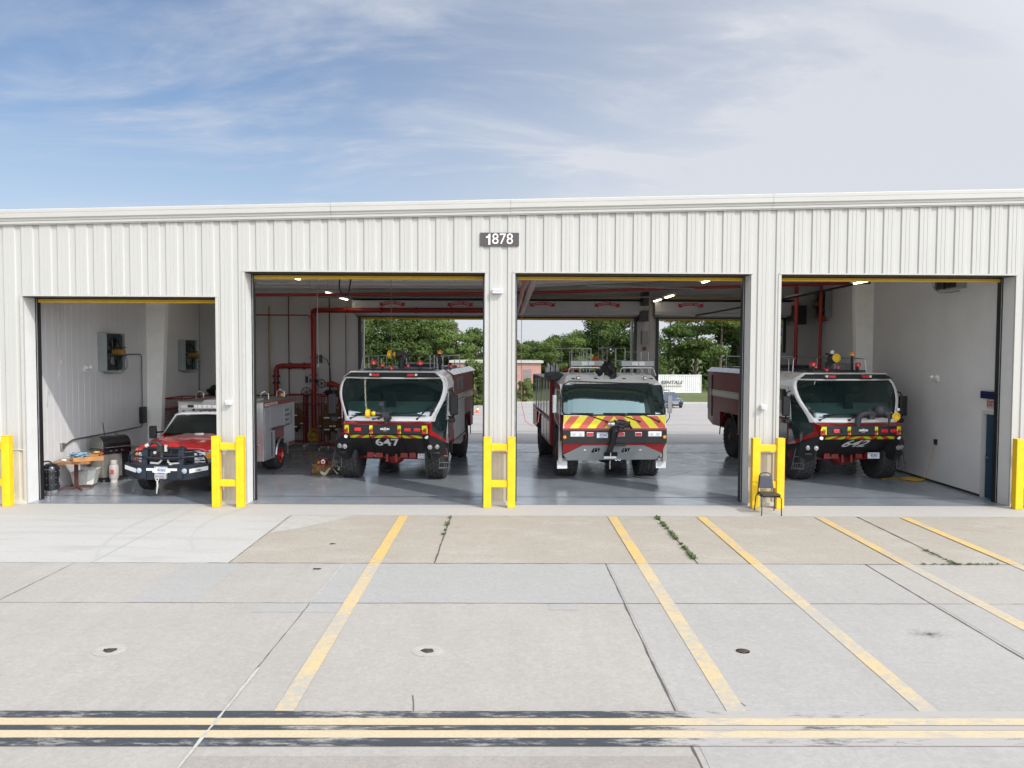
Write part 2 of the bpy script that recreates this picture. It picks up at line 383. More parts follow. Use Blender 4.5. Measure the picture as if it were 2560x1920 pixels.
flat('apron_aggregate_slabs', -4.65, 40, -5.14, -1.25, 0, tanc)
flat('apron_new_slab', -40, -4.65, -5.14, -1.25, 0, newc)
flat('apron_threshold', -40, 40, -1.25, 0, .0, stripc)
Z1 = .003
# individual pours differ in tone
flat('apron_pour', -2.78, 1.7, -7.26, -5.16, Z1, patchc)
flat('apron_pour', -5.35, -4.4, -7.24, -5.16, Z1, patchc)
flat('apron_pour', 1.74, 6.08, -7.26, -5.16, Z1, slab2)
flat('apron_pour', 1.74, 6.08, -11.3, -7.3, Z1, slab2)
flat('apron_pour', -2.78, 1.7, -14., -11.55, Z1, slab3)
flat('apron_pour', 6.16, 12, -11.3, -7.3, Z1, slab2)
flat('apron_pour', 1.78, 6.08, -14.5, -11.35, Z1, slab2)
flat('apron_patch', -3.48, -2.3, -7.66, -7.28, Z1, patchc)
flat('apron_patch', .62, 1.02, -7.55, -7.28, Z1, patchc)
# the grey wet-cured corner of the first aggregate slab
m = MB(); m.face([(-4.6, -2.9, Z1), (-4.6, -1.27, Z1), (-3.3, -1.27, Z1), (-3.75, -2.0, Z1), (-4.2, -2.6, Z1)]); struct(m.build('apron_stain', mat('grey_cure_stain', (.40, .385, .35), .85, var=.12, vscale=6), fix=False))
def crack(m, pts, w, z=.0058, jit=.006, step=.18):
    pts = [Vector(p) for p in pts]; out = []
    for p, q in zip(pts, pts[1:]):
        n = max(1, int((q - p).length / step))
        for i in range(n): out.append(p.lerp(q, i / n) + Vector((random.uniform(-jit, jit), random.uniform(-jit, jit))))
    out.append(pts[-1])
    ln = []; rn = []
    for i, p in enumerate(out):
        d = (out[min(i+1, len(out)-1)] - out[max(i-1, 0)]).normalized(); nn = Vector((-d.y, d.x)) * w * random.uniform(.5, 1.3) / 2
        ln.append(p + nn); rn.append(p - nn)
    for i in range(len(out) - 1):
        m.face([(*ln[i], z), (*rn[i], z), (*rn[i+1], z), (*ln[i+1], z)])
m = MB()
crack(m, [(-7.22, -5.14), (-7.22, -14)], .010, jit=.004); crack(m, [(6.1, -5.14), (6.1, -14)], .020)
crack(m, [(1.7, -5.14), (1.72, -16)], .020, jit=.005)
crack(m, [(-2.76, -7.3), (-2.8, -10.5)], .012, jit=.004)
for x, w in ((-1.19, .03), (3.27, .03), (7.65, .035), (12.1, .03)): crack(m, [(x + .02, -1.27), (x, -5.14)], w)
crack(m, [(-5.0, -5.14), (14, -5.14)], .016); crack(m, [(-12, -7.26), (16, -7.26)], .009); crack(m, [(10.2, -5.17), (11.3, -5.17)], .07)
crack(m, [(-4.65, -1.25), (-4.65, -5.14)], .012, jit=.003); crack(m, [(-4.65, -1.25), (14, -1.25)], .008, jit=.003)
crack(m, [(-12, -5.14), (-5, -5.14)], .01)
crack(m, [(-.95, -10.3), (-.9, -10.7)], .012); crack(m, [(2.3, -10.2), (2.45, -10.55)], .01)
crack(m, [(.1, -1.27), (-.02, -1.3)], .01)
struct(m.build('slab_joints', tarc, fix=False))
m = MB(); crack(m, [(-2.77, -9.6), (-2.84, -16)], .032, jit=.004, z=.0125); crack(m, [(-2.72, -5.2), (-2.76, -7.3)], .016, z=.0065, jit=.012); struct(m.build('joint_filler', mat('pale_joint_filler', (.43, .41, .37), .8, var=.2, vscale=12), fix=False))
m = MB(); crack(m, [(-7.0, -.3), (-6.95, -5.1)], .012, jit=.002); struct(m.build('saw_cut', mat('saw_cut_grey', (.38, .38, .37), .9), fix=False))
# curved tyre marks on the fresh slab
m = MB()
for r0, cxx, cyy in ((4.2, -2.0, -2.0), (6.4, -1.2, -2.2)):
    pts = [(cxx - r0 * math.cos(t), cyy + r0 * math.sin(t)) for t in [R(a) for a in range(-30, 26, 5)]]
    crack(m, [p for p in pts if p[0] < -4.8 and -5.1 < p[1] < -.2], .05, z=.004, jit=.004)
struct(m.build('tyre_marks', mat('faint_tyre_mark', (.40, .39, .37), .85, var=.06, vscale=7), fix=False))

ylw = paint_line('lane_paint', (.55, .43, .235), (.385, .36, .315), .70, 9.)
ylw2 = paint_line('lane_paint_fresh', (.60, .41, .13), (.38, .33, .26), .74, 10.)
def lane(x, y0, y1):
    hw = .098
    m = MB(); m.face([(x-hw, max(y0, -5.14), .012), (x+hw, max(y0, -5.14), .008), (x+hw, y1, .008), (x-hw, y1, .012)])
    struct(m.build('yellow_line', ylw2, fix=False))
    m = MB(); m.face([(x-hw, y0, .008), (x+hw, y0, .008), (x+hw, -5.14, .008), (x-hw, -5.14, .008)])
    struct(m.build('yellow_line', ylw, fix=False))
lane(-2.19, -10.68, -1.3); lane(2.32, -10.68, -1.3); lane(4.25, -10.68, -1.32); lane(6.81, -10.68, -1.35); lane(8.66, -10.68, -1.35)
under = (.36, .34, .31)
blk = paint_line('black_border_paint', (.045, .05, .058), under, .78, 11., fade=(1.0, 2.6, .20), aniso=(.3, 1.2, 1))
yl3 = paint_line('taxi_line_paint', (.53, .44, .28), under, .90, 9., fade=(1.2, 2.6, .09), aniso=(.3, 1, 1))
for nm, y0, y1, mt in (('black_line', -10.83, -10.675, blk), ('taxi_line', -10.975, -10.83, yl3), ('black_line', -11.075, -10.99, blk), ('taxi_line', -11.225, -11.08, yl3), ('black_line', -11.38, -11.225, blk)):
    flat(nm, -20, 20, y0, y1, .0095, mt)
# tie-down cups in the apron
cup_d = mat('rusty_cup', (.06, .045, .035), .8, var=.4, vscale=20); halo = mat('cup_grout', (.385, .362, .322), .85, var=.14, vscale=9)
for i, (x, y, r, lab) in enumerate(((-4.71, -9.06, .085, 'rusty open tie-down cup in pale grout ring at left of the apron'), (-.92, -9.06, .085, 'round tie-down cup in pale grout ring between joint and yellow line'),
                         (2.86, -9.06, .08, 'dark open tie-down cup between two long yellow lines'), (-3.19, -3.8, .055, 'small rusty tie-down cup in the tan aggregate slab'),
                         (-3.08, -5.5, .07, 'dark tie-down cup beside the chipped joint'), (-5.62, -9.82, .06, 'half hidden tie-down cup at the left picture edge'))):
    e = empty('tie_down_cup', (x, y, 0), 0, lab, 'tie-down cup', 'tie-down cups in the apron')
    m = MB(); m.lathe([(.19 if i < 2 else r * 1.15, .002), (.19 if i < 2 else r * 1.15, .0042), (r * 1.1, .0046), (r * 1.05, .003)], n=28); m.build('grout_ring', halo, e)
    m = MB(); m.blob((0, 0, .0035), (r, r * .8, .004), n=6, amp=.5, fr=2.4, seed=i); m.cyl((-r * .8, 0, .012), (r * .8, 0, .010), r * .12, n=8); m.build('cup', cup_d, e)
m = MB(); m.mi = 0
for k in range(520):
    a = random.uniform(0, 2*PI); q = abs(random.gauss(0, .11)); w = random.uniform(.003, .008)
    x = 5.42 + q * math.cos(a) * 1.6; y = -8.5 + q * math.sin(a); m.face([(x-w, y-w*.6, .0135), (x+w, y-w*.5, .0135), (x+w*.8, y+w*.6, .0135), (x-w*.7, y+w*.5, .0135)])
struct(m.build('oil_stain', mat('oil_stain', (.28, .27, .26), .8), fix=False))
# weeds in the joints
weed_m = mat('weed_leaves', (.06, .11, .03), .7, col2=(.13, .17, .06), vscale=14)
def weeds(x0, y0, x1, y1, n, lab, dens=1., hmax=.09):
    m = MB()
    clumps = [random.random() for _ in range(n)]
    for t in clumps:
        cx_, cy_ = x0 + (x1-x0) * t, y0 + (y1-y0) * t; s = random.uniform(.025, .065)
        for k in range(int(34 * dens)):
            a = random.uniform(0, 2*PI); r = random.uniform(0, s); h = random.uniform(.01, hmax * s / .09)
            px, py = cx_ + r * math.cos(a), cy_ + r * math.sin(a); w = random.uniform(.004, .011)
            b = Vector((math.cos(a) * w * 2, math.sin(a) * w * 2, h)); t2 = Vector((-math.sin(a) * w, math.cos(a) * w, 0))
            p = Vector((px, py, .01)); m.face([p - t2 * .4, p + t2 * .4, p + b * .6 + t2, p + b + Vector((0, 0, .004)), p + b * .6 - t2])
    tag(m.build('weeds', weed_m, fix=False), lab, 'weeds', None, 'stuff')
weeds(-1.18, -1.35, -1.19, -3.2, 10, 'thin green weeds in the joint left of centre, in front of the middle pillar', .7)
weeds(3.27, -1.35, 3.27, -4.9, 42, 'long strip of green weeds in the joint between two yellow lines')
weeds(7.62, -4.2, 7.64, -5.1, 12, 'sparse weeds in the joint near the right side of the aggregate slabs', .6, .04)
weeds(7.0, -5.15, 8.4, -5.16, 16, 'low brown weeds along the cross joint at right', .6, .035)
# ------------------------------------------------------------------ the fire station
def rake(x): return 7.04 + .026 * x
DOORS = [(-11.08, -6.67, 4.80), (-6.0, -.48, 5.385), (.21, 5.66, 5.385), (6.35, 11.80, 5.385)]
XL, XR = -17., 17.
ST = empty('fire_station', (0, 0, 0), 0, 'long cream ribbed steel fire station with four open bays under a sloping eave', 'building')
# ribbed outer skin
PITCH = .4125
def profile(x0, x1):
    """outer skin breaks between x0 and x1: (x, y)"""
    pts = []
    k0 = int((x0 + 11.17) / PITCH) - 2; k1 = int((x1 + 11.17) / PITCH) + 2
    for k in range(k0, k1 + 1):
        c = -11.17 + k * PITCH
        pts += [(c-.080, 0), (c-.058, .028), (c+.058, .028), (c+.080, 0), (c+.158, 0), (c+.162, .006), (c+.168, .006), (c+.172, 0), (c+.246, 0), (c+.25, .006), (c+.256, .006), (c+.26, 0)]
    def yat(x):
        for (a, ya), (b, yb) in zip(pts, pts[1:]):
            if a <= x <= b: return ya + (yb - ya) * ((x - a) / (b - a) if b > a else 0)
        return 0
    out = [(x0, yat(x0))] + [p for p in pts if x0 < p[0] < x1] + [(x1, yat(x1))]
    return out
def skin(m, x0, x1, z0, top):
    pr = profile(x0, x1)
    for (a, ya), (b, yb) in zip(pr, pr[1:]):
        m.face([(a, ya, z0), (b, yb, z0), (b, yb, top(b)), (a, ya, top(a))])
WZ = 1.255
topf = lambda x: rake(x) - .30
m = MB(); edges = [XL] + [v for d in DOORS for v in d[:2]] + [XR]
for i in range(0, len(edges), 2): skin(m, edges[i], edges[i+1], WZ, topf)
for a, b, z in DOORS: skin(m, a, b, z, topf)
m.build('ribbed_wall', white_panel, ST, fix=False)
for i in range(0, len(edges), 2):
    a, b = edges[i] + (.07 if i else 0), edges[i+1] - (.07 if i < 8 else 0)
    m = MB(); skin(m, a, b, .06, lambda x: WZ - .012); m.build('wainscot', tan_panel, ST, fix=False)
    m = MB(); m.box(edges[i], edges[i+1], -.018, .03, WZ - .012, WZ + .012); m.build('belt_trim', mat('cream_trim', (.56, .54, .46), .45, var=.05), ST); m = MB(); m.box(edges[i], edges[i+1], -.022, .03, .0, .06); m.box(edges[i]+.01, edges[i+1]-.01, -.012, .03, .055, .085); m.build('base_trim', MATS['cream_trim'], ST)
# rake fascia, one long folded profile in sections
m = MB()
prof = [(-.03, .0), (-.115, -.004), (-.125, -.02), (-.125, -.085), (-.118, -.09), (-.125, -.095), (-.125, -.195), (-.112, -.20), (-.112, -.208), (-.095, -.215), (-.082, -.26), (-.064, -.262), (-.064, -.275), (-.07, -.28), (-.07, -.325), (-.045, -.335), (-.045, -.352), (.0, -.352)]
for x0, x1 in ((XL, -4.0), (-3.995, .1), (.105, 6.1), (6.105, 12.0), (12.005, XR)):
    for (ya, za), (yb, zb) in zip(prof, prof[1:]):
        m.face([(x0, ya, rake(x0)+za), (x1, ya, rake(x1)+za), (x1, yb, rake(x1)+zb), (x0, yb, rake(x0)+zb)])
m.build('rake_fascia', trim_white, ST, fix=False)
# core, reveals and trims
core = [(XL, DOORS[0][0])] + [(DOORS[i][1], DOORS[i+1][0]) for i in range(3)] + [(DOORS[3][1], XR)]
for i, (a, b) in enumerate(core):
    m = MB(); m.box(a + .002, b - .002, .04, .47, 0, 5.38); m.build('door_pillar', mat('jamb_panel', (.66, .66, .64), .45, var=.04), ST)
    for x, s in ((a, 1), (b, -1)):
        if (i == 0 and s == 1) or (i == 4 and s == -1): continue
        h = 4.8 if (i == 1 and s == 1) or (i == 0) else 5.385
        m = MB(); xa, xb = sorted((x - s * .004, x + s * .062)); m.box(xa, xb, -.016, .04, .02, h)
        m.build('jamb_trim', trim_white, ST)
for a, b, z in DOORS:
    m = MB(); m.slab([(a, .04, z), (b, .04, z), (b, .04, topf(b)), (a, .04, topf(a))], .43, (0, 1, 0)); m.build('header_wall', MATS['jamb_panel'], ST)
    m = MB(); m.box(a - .035, b + .035, -.028, .04, z - .01, z + .022); m.build('header_trim', trim_white, ST)
    m = MB(); m.box(a + .01, b - .01, .05, .46, z - .028, z - .012); m.build('header_seal', black, ST)
# coiling doors, raised: bottom bar, seal, guides and hood
for a, b, z in DOORS:
    m = MB(); m.box(a + .02, b - .02, .49, .53, z - .05, z + .02); D = m.build('coiling_door', black, ST)
    m = MB(); m.box(a + .05, b - .05, .492, .522, z - .125, z - .05); m.box(a + .05, b - .05, .475, .492, z - .10, z - .09); m.build('bottom_bar', yellow_bar, D)
    for x, s in ((a, 1), (b, -1)):
        m = MB()
        for (u0, u1, v0, v1) in ((-.06, .012, .472, .60), (.012, .061, .54, .60), (.045, .06, .472, .54)):
            xa, xb = sorted((x + s * u0, x + s * u1)); m.box(xa, xb, v0, v1, 0, z + .02)
        gd = m.build('door_guide', black, D)
        m = MB(); xa, xb = sorted((x + s * .022, x + s * .036)); m.box(xa, xb, .476, .535, .02, z); m.build('guide_rail', steel, D)
    m = MB(); m.box(a - .1, b + .1, .62, 1.1, z + .1, z + .62); m.build('hood', back_grey, D)
# interior shell
XI, XJ, YB = -11.53, 11.87, 11.75
BACK = [(-5.56, -.55, 4.86), (.06, 4.95, 4.86), (5.66, 10.59, 4.86)]
cz = lambda x: 5.86 + max(0, x) * .055
def ribbed_inner(m, x, s, y0, y1, z0, z1):
    """liner panel on a side wall, shallow ribs; s = +1 faces +X"""
    y = y0
    while y < y1 - .01:
        w = min(.3, y1 - y)
        m.face([(x, y, z0), (x, y + w - .03, z0), (x, y + w - .03, z1), (x, y, z1)])
        if w > .2:
            q = x - s * .004
            m.face([(x, y + w - .03, z0), (q, y + w - .022, z0), (q, y + w - .022, z1), (x, y + w - .03, z1)])
            m.face([(q, y + w - .022, z0), (q, y + w - .008, z0), (q, y + w - .008, z1), (q, y + w - .022, z1)])
            m.face([(q, y + w - .008, z0), (x, y + w, z0), (x, y + w, z1), (q, y + w - .008, z1)])
        y += w
m = MB(); ribbed_inner(m, XI, 1, .47, YB, 0, 5.9); m.build('left_interior_wall', inner_white, ST, fix=False)
m = MB(); [m.face([(XJ, a_, z_), (XJ, b_, z_), (XJ, b_, 6.53), (XJ, a_, 6.53)]) for a_, b_, z_ in ((1.27, 4.2, 0), (4.205, 7.3, 0), (7.305, YB, 0), (.47, 1.27, 2.14))]; m.build('right_interior_wall', inner_white, ST, fix=False)
m = MB(); m.box(XL, XI - .03, .47, YB + .4, 0, 5.8); m.build('left_annex', back_grey, ST)
m = MB(); m.box(XJ + .25, XR, .47, YB + .4, 0, 6.5); m.box(XJ + .03, XJ + .25, 1.3, YB + .4, 0, 6.5); m.box(XJ + .03, XJ + .25, .47, 1.3, 2.2, 6.5); m.build('right_annex', back_grey, ST)
# back wall with three openings
m = MB(); ex = [XI] + [v for d in BACK for v in d[:2]] + [XJ]
for i in range(0, len(ex), 2):
    a, b = ex[i], ex[i+1]
    if b - a > 2:
        n = int((b - a) / .9); w = (b - a) / n
        for k in range(n): m.box(a + k * w + .004, a + (k + 1) * w - .004, YB, YB + .4, 0, 4.86)
        m.box(a, b, YB + .01, YB + .39, 0, 4.86)
    else: m.box(a, b, YB, YB + .4, 0, 4.86)
z = 4.86
for z0, z1 in ((4.86, 5.2), (5.2, 5.55), (5.55, 5.85)): m.box(XI, XJ, YB + (.0 if z0 > 5 else .002), YB + .4, z0 + .004, z1)
m.prism([(XI, 4.87), (XJ, 4.87), (XJ, 6.58), (0, 6.2), (XI, 5.93)], 'Y', YB + .012, YB + .39)
m.build('back_wall', back_grey, ST)
for a, b, z in BACK:
    m = MB(); m.box(a - .06, b + .06, YB - .02, YB + .42, z - .05, z - .0); D = m.build('rear_door', black, ST)
    m = MB(); m.box(a, b, YB - .03, YB + .01, z - .12, z - .05); m.build('bottom_bar', mat('dim_yellow_bar', (.5, .33, .02), .6, var=.1), D)
    for q in (a, b - .11): m = MB(); m.box(q, q + .11, YB - .05, YB + .06, 0, z - .05); m.build('door_guide', black, D)
    for q in (a + .11, b - .17): m = MB(); m.box(q, q + .06, YB + .2, YB + .42, 0, z - .05); m.build('outer_jamb', trim_white, D)
    m = MB(); m.prism([(YB - .02, z + .02), (YB - .5, z + .08), (YB - .55, z + .2), (YB - .55, z + .56), (YB - .02, z + .60)], 'X', a - .12, b + .1); H = m.build('hood', mat('hood_sheet', (.45, .45, .46), .5, var=.05), D)
    m = MB(); m.box(a - .14, b + .12, YB - .58, YB - .02, z + .60, z + .64); m.build('hood_edge', black, H)
    m = MB(); m.box(a - .1, b + .1, YB - .62, YB - .58, z + .655, z + .70); m.build('hood_angle', mat('dull_brass', (.35, .27, .1), .5, var=.1), H)
# red ribbon emblems of the door maker on the hoods
def ribbon(x, z, parent, w=.98):
    m = MB(); n = 12
    def arc(t): return (x + w * .36 * t, z + .05 * (1 - t * t))
    for i in range(n):
        t0 = -1 + 2 * i / n; t1 = -1 + 2 * (i + 1) / n; a, b = arc(t0), arc(t1)
        m.slab([(a[0], 0, a[1] - .058), (b[0], 0, b[1] - .058), (b[0], 0, b[1] + .058), (a[0], 0, a[1] + .058)], .003, (0, 1, 0))
    for s in (-1, 1):
        m.slab([(x + s*w*.30, 0, z - .10), (x + s*w*.50, 0, z - .05), (x + s*w*.455, 0, z + .0), (x + s*w*.5, 0, z + .07), (x + s*w*.36, 0, z + .045), (x + s*w*.36, 0, z - .04)], .003, (0, 1, 0))
    r = m.build('ribbon_emblem', mat('ribbon_red', (.40, .02, .03), .5), parent, loc=(0, YB - .556, 0))
    tx = 'OVERHEAD DOOR'
    cu = .068 * w
    for k, c in enumerate(tx):
        if c == ' ': continue
        t = -1 + 2 * (k + .5) / len(tx); px, pz = arc(t * .98)
        o = text(c, 'lettering', letter_white, cu * 1.15, (px, YB - .560, pz), (R(90), R(6 * t), 0), parent, ext=.001)
hoods = [o for d in ST.children if d.name.startswith('rear_door') for o in d.children if o.name.startswith('hood')]
for hx, hi in ((-4.2, 0), (-1.69, 0), (1.35, 1), (3.75, 1), (6.85, 2), (9.3, 2)): ribbon(hx, 5.285, hoods[hi])
# ceiling and roof
m = MB(); xs = [XI, 0, XJ]
for a, b in zip(xs, xs[1:]): m.face([(a, 1.2, cz(a)), (b, 1.2, cz(b)), (b, YB, cz(b)), (a, YB, cz(a))])
for y in (2.8, 4.4, 6.0, 7.6, 9.2, 10.7):
    for a, b in zip(xs, xs[1:]): m.slab([(a, y-.01, cz(a) - .02), (b, y-.01, cz(b) - .02), (b, y+.01, cz(b) - .02), (a, y+.01, cz(a) - .02)], .03, (0, 0, 1))
m.face([(XI, 1.2, cz(XI)), (XI, 1.2, 6.7), (XJ, 1.2, 6.9), (XJ, 1.2, cz(XJ)), (0, 1.2, cz(0))])
m.build('ceiling', ceil_white, ST, fix=False)
m = MB(); m.slab([(XL, -.03, rake(XL) - .01), (XR, -.03, rake(XR) - .01), (XR, 12.3, rake(XR) - .70), (XL, 12.3, rake(XL) - .70)], .05, (0, 0, -1)); m.build('roof', MATS['galvanised_steel'], ST)
for q, h in ((XL - .05, 5.85), (XR, 6.7)): m = MB(); m.box(q, q + .05, 0, 12.2, 0, h); m.build('end_wall', white_panel, ST)
m = MB(); m.box(XJ - .012, XJ, 1.3, YB, 0, .05); m.build('base_strip', black, ST)
# portal frame columns, tapered
colm = mat('frame_column_cream', (.88, .87, .83), .5, var=.05)
for x, s, t0, t1 in ((XI, 1, .36, .68), (XJ, -1, .42, .62)):
    m = MB()
    pl = [(x, 0), (x + s * t0, 0), (x + s * t1, 6.6), (x, 6.6)]
    m.prism(pl, 'Y', 7.3, 7.33); m.prism(pl, 'Y', 7.50, 7.53)
    m.slab([(x + s * t0, 7.3, 0), (x + s * t1, 7.3, 6.6), (x + s * t1, 7.53, 6.6), (x + s * t0, 7.53, 0)], .02, (s, 0, 0))
    m.build('frame_column', colm, ST)
# door inside the right wall
E = m = MB(); m.box(XJ - .012, XJ + .14, .475, .52, 0, 2.16); m.box(XJ - .012, XJ + .14, 1.19, 1.28, 0, 2.16); m.box(XJ - .012, XJ + .14, .52, 1.19, 2.08, 2.16)
dr = m.build('side_door', mat('cream_door_frame', (.5, .5, .48), .5), ST)
m = MB(); m.box(XJ + .06, XJ + .10, .52, 1.19, 0, 2.08); lf = m.build('leaf', mat('blue_door_paint', (.01, .045, .085), .45, var=.1), dr)
m = MB(); m.cyl((XJ + .0, 1.1, 1.0), (XJ + .06, 1.1, 1.0), .025); m.cyl((XJ + .01, 1.1, 1.0), (XJ + .01, 1.0, 1.0), .012); m.build('handle', steel, lf)
m = MB(); m.box(XJ - .5, XJ - .01, 9.3, 9.33, 3.15, 3.2); m.box(XJ - .03, XJ - .005, 8.2, 9.3, 0, 3.2); m.build('rear_recess', back_grey, ST)

# floor: polished grey coating, with drain line
fm = bpy.data.materials.new('epoxy_floor'); fm.use_nodes = True
nt = fm.node_tree; N = nt.nodes; L = nt.links; b = N['Principled BSDF']; MATS['epoxy_floor'] = fm
tcn = N.new('ShaderNodeTexCoord')
def fn(scale, det=6, rg=.65, st=(1, 1, 1)):
    mp = N.new('ShaderNodeMapping'); mp.inputs['Scale'].default_value = st; L.new(tcn.outputs['Object'], mp.inputs['Vector'])
    n = N.new('ShaderNodeTexNoise'); n.inputs['Scale'].default_value = scale; n.inputs['Detail'].default_value = det; n.inputs['Roughness'].default_value = rg; L.new(mp.outputs['Vector'], n.inputs['Vector']); return n.outputs['Fac']
rp = N.new('ShaderNodeValToRGB'); rp.color_ramp.elements[0].position = .35; rp.color_ramp.elements[1].position = .68
rp.color_ramp.elements[0].color = (.215, .24, .265, 1); rp.color_ramp.elements[1].color = (.27, .295, .32, 1); L.new(fn(.7), rp.inputs['Fac'])
mr = N.new('ShaderNodeMapRange'); mr.inputs['From Min'].default_value = .62; mr.inputs['From Max'].default_value = .75; mr.inputs['To Max'].default_value = .55; L.new(fn(3.1, 8, .75, (.6, 1.6, 1)), mr.inputs['Value'])
mx = N.new('ShaderNodeMix'); mx.data_type = 'RGBA'; L.new(mr.outputs['Result'], mx.inputs['Factor']); L.new(rp.outputs['Color'], mx.inputs['A']); mx.inputs['B'].default_value = (.36, .35, .33, 1)
sp = N.new('ShaderNodeSeparateXYZ'); L.new(tcn.outputs['Object'], sp.inputs[0])
L.new(mx.outputs['Result'], b.inputs['Base Color'])
r2 = N.new('ShaderNodeMapRange'); r2.inputs['From Min'].default_value = .3; r2.inputs['From Max'].default_value = .75; r2.inputs['To Min'].default_value = .10; r2.inputs['To Max'].default_value = .30; L.new(fn(1.6, 8, .7), r2.inputs['Value']); L.new(r2.outputs['Result'], b.inputs['Roughness'])
bp = N.new('ShaderNodeBump'); bp.inputs['Strength'].default_value = .12; bp.inputs['Distance'].default_value = .01; L.new(fn(5, 3), bp.inputs['Height']); L.new(bp.outputs['Normal'], b.inputs['Normal'])
b.inputs['Specular IOR Level'].default_value = .75
m = MB(); m.face([(XI - .1, 0, 0), (XJ + .3, 0, 0), (XJ + .3, 12.2, 0), (XI - .1, 12.2, 0)]); struct(m.build('floor', fm, fix=False))
m = MB(); random.seed(5)
for a, b_ in ((XI, -6.4), (-6.2, -.2), (0, 5.9), (6.2, XJ)): crack(m, [(a + .1, 1.02), (b_ - .1, 1.0)], .035, z=.005, jit=.003)
crack(m, [(XI, 9.6), (XJ, 9.6)], .05, z=.005, jit=.003)
for p, q in (((3.6, 3.4), (4.9, 7.5)), ((.8, 6.5), (5.4, 5.2)), ((3.0, 7), (4.0, 2.2)), ((4.6, 4.2), (5.7, 5.4)), ((-6, 6), (-5, 4.6))): crack(m, [p, q], .014, z=.005, jit=.03)
struct(m.build('floor_joints', mat('floor_joint', (.06, .065, .07), .6), fix=False))
m = MB(); crack(m, [(XI, .02), (XJ, .02)], .03, z=.006, jit=.001); struct(m.build('threshold_edge', mat('threshold_steel', (.2, .2, .2), .6), fix=False))
m = MB(); m.box(-9.8, 9.8, -.03, -.005, 0, .004)

# ------------------------------------------------------------------ sign and wall fittings
sg = empty('number_sign', (-.15, -.012, 6.14), 0, 'dark brown building number sign reading 1878 above the middle pillar', 'sign')
m = MB(); m.box(-.445, .445, -.02, -.002, -.155, .15); m.build('plate', mat('brown_sign_plate', (.075, .06, .062), .5, var=.1), sg)
m = MB(); m.prism([(-.312, .062), (-.275, .075), (-.252, .105), (-.248, .125), (-.212, .125), (-.212, -.125), (-.258, -.125), (-.258, .03), (-.312, .03)], 'Y', -.024, -.020); m.build('numerals', letter_white, sg)
text('878', 'numerals', letter_white, .345, (.068, -.024, -.002), FR, sg, bold=.0, ext=.002, w=.475)
def wall_light(x, z, w, lab):
    e = empty('wall_light', (x, -.004, z), 0, lab, 'wall light', 'louvred lights on the front wall')
    m = MB(); m.box(-w/2, w/2, -.13, 0, -.05, .05); m.build('housing', mat('light_housing', (.78, .78, .76), .4), e, bevel=.008)
    m = MB()
    n = 11 if w > .2 else 3
    for k in range(n):
        if w > .2: xx = -w/2 + w * (k + .5) / n; m.box(xx - .004, xx + .004, -.136, -.128, -.03, .035)
        else: m.box(-w/2 + .01, w/2 - .01, -.136, -.128, -.03 + k * .024, -.022 + k * .024)
    m.build('louvre', mat('louvre_shadow', (.3, .32, .36), .5), e)
wall_light(-.19, 4.95, .25, 'wide white louvred light on the pillar below the number sign')
wall_light(-6.37, 2.37, .12, 'small white louvred sensor box on the pillar beside the red brush truck')
wall_light(5.97, 2.31, .12, 'small white louvred sensor box on the pillar above the black chair')

# ------------------------------------------------------------------ bollard guards
glabs = {-11.7: 'yellow H shaped steel guard cut off by the left picture edge', -6.30: 'yellow H shaped steel guard in front of the brush truck bay pillar', -.14: 'yellow H shaped steel guard at the middle pillar below the number sign', 6.02: 'yellow H shaped steel guard behind the black chair', 12.05: 'yellow H shaped steel guard at the right picture edge'}
def guard(xa, xb, lab):
    e = empty('pillar_guard', ((xa + xb) / 2, -.31, 0), 0, lab, 'bollard guard', 'yellow guards in front of the pillars')
    h = (xb - xa) / 2
    for s in (-1, 1):
        m = MB(); m.box(s * h - .088, s * h + .088, -.088, .088, 0, 1.60); m.build('post', yellow, e, bevel=.012)
        m = MB(); m.slab([(s*h-.09, -.09, 1.60), (s*h+.09, -.09, 1.60), (s*h+.09, .09, 1.60), (s*h-.09, .09, 1.60)], .02, (0, 0, 1)); m.build('cap', yellow, e, bevel=.008)
    for z in (1.39, .55):
        m = MB(); m.box(-h + .089, h - .089, -.055, .065, z - .078, z + .078); m.build('crossbar', yellow, e, bevel=.01)
guard(-11.98, -11.32, glabs[-11.7]); guard(-6.58, -6.03, glabs[-6.30]); guard(-.41, .14, glabs[-.14]); guard(5.73, 6.29, glabs[6.02]); guard(11.78, 12.35, glabs[12.05])

# ------------------------------------------------------------------ pipes and lights inside
def pipe_thing(name, paths, r, mt, lab, cat, n=10):
    e = empty(name, (0, 0, 0), 0, lab, cat)
    for pp in paths:
        m = MB(); m.tube(pp, r, n); m.build('pipe', mt, e, smooth=True)
    return e
ms = pipe_thing('fire_main', [[(-7.15, 11.35, .3), (-7.15, 11.35, 4.94), (-7.13, 11.3, 5.02), (-7.05, 11.2, 5.04), (.4, 10.9, 5.05)],
    [(-7.15, 11.35, 2.98), (-8.32, 11.35, 2.98), (-8.48, 11.35, 2.95), (-8.54, 11.35, 2.80), (-8.54, 11.35, .4)],
    [(-6.65, 11.3, 2.3), (-6.35, 11.3, 2.3), (-6.2, 11.3, 2.22), (-6.15, 11.3, 2.05), (-6.15, 11.3, .4)]], .095, red_pipe, 'large red fire main with risers, elbows and valve wheels on the back wall', 'pipework')
m = MB()
for x, z in ((-7.15, 3.3), (-7.15, 2.65), (-7.15, 2.1), (-7.15, 4.85)): m.cyl((x, 11.35, z - .03), (x, 11.35, z + .03), .135, n=16)
for x, z in ((-7.5, 2.98), (-8.0, 2.98), (-6.45, 2.3)): m.cyl((x - .03, 11.35, z), (x + .03, 11.35, z), .13, n=16)
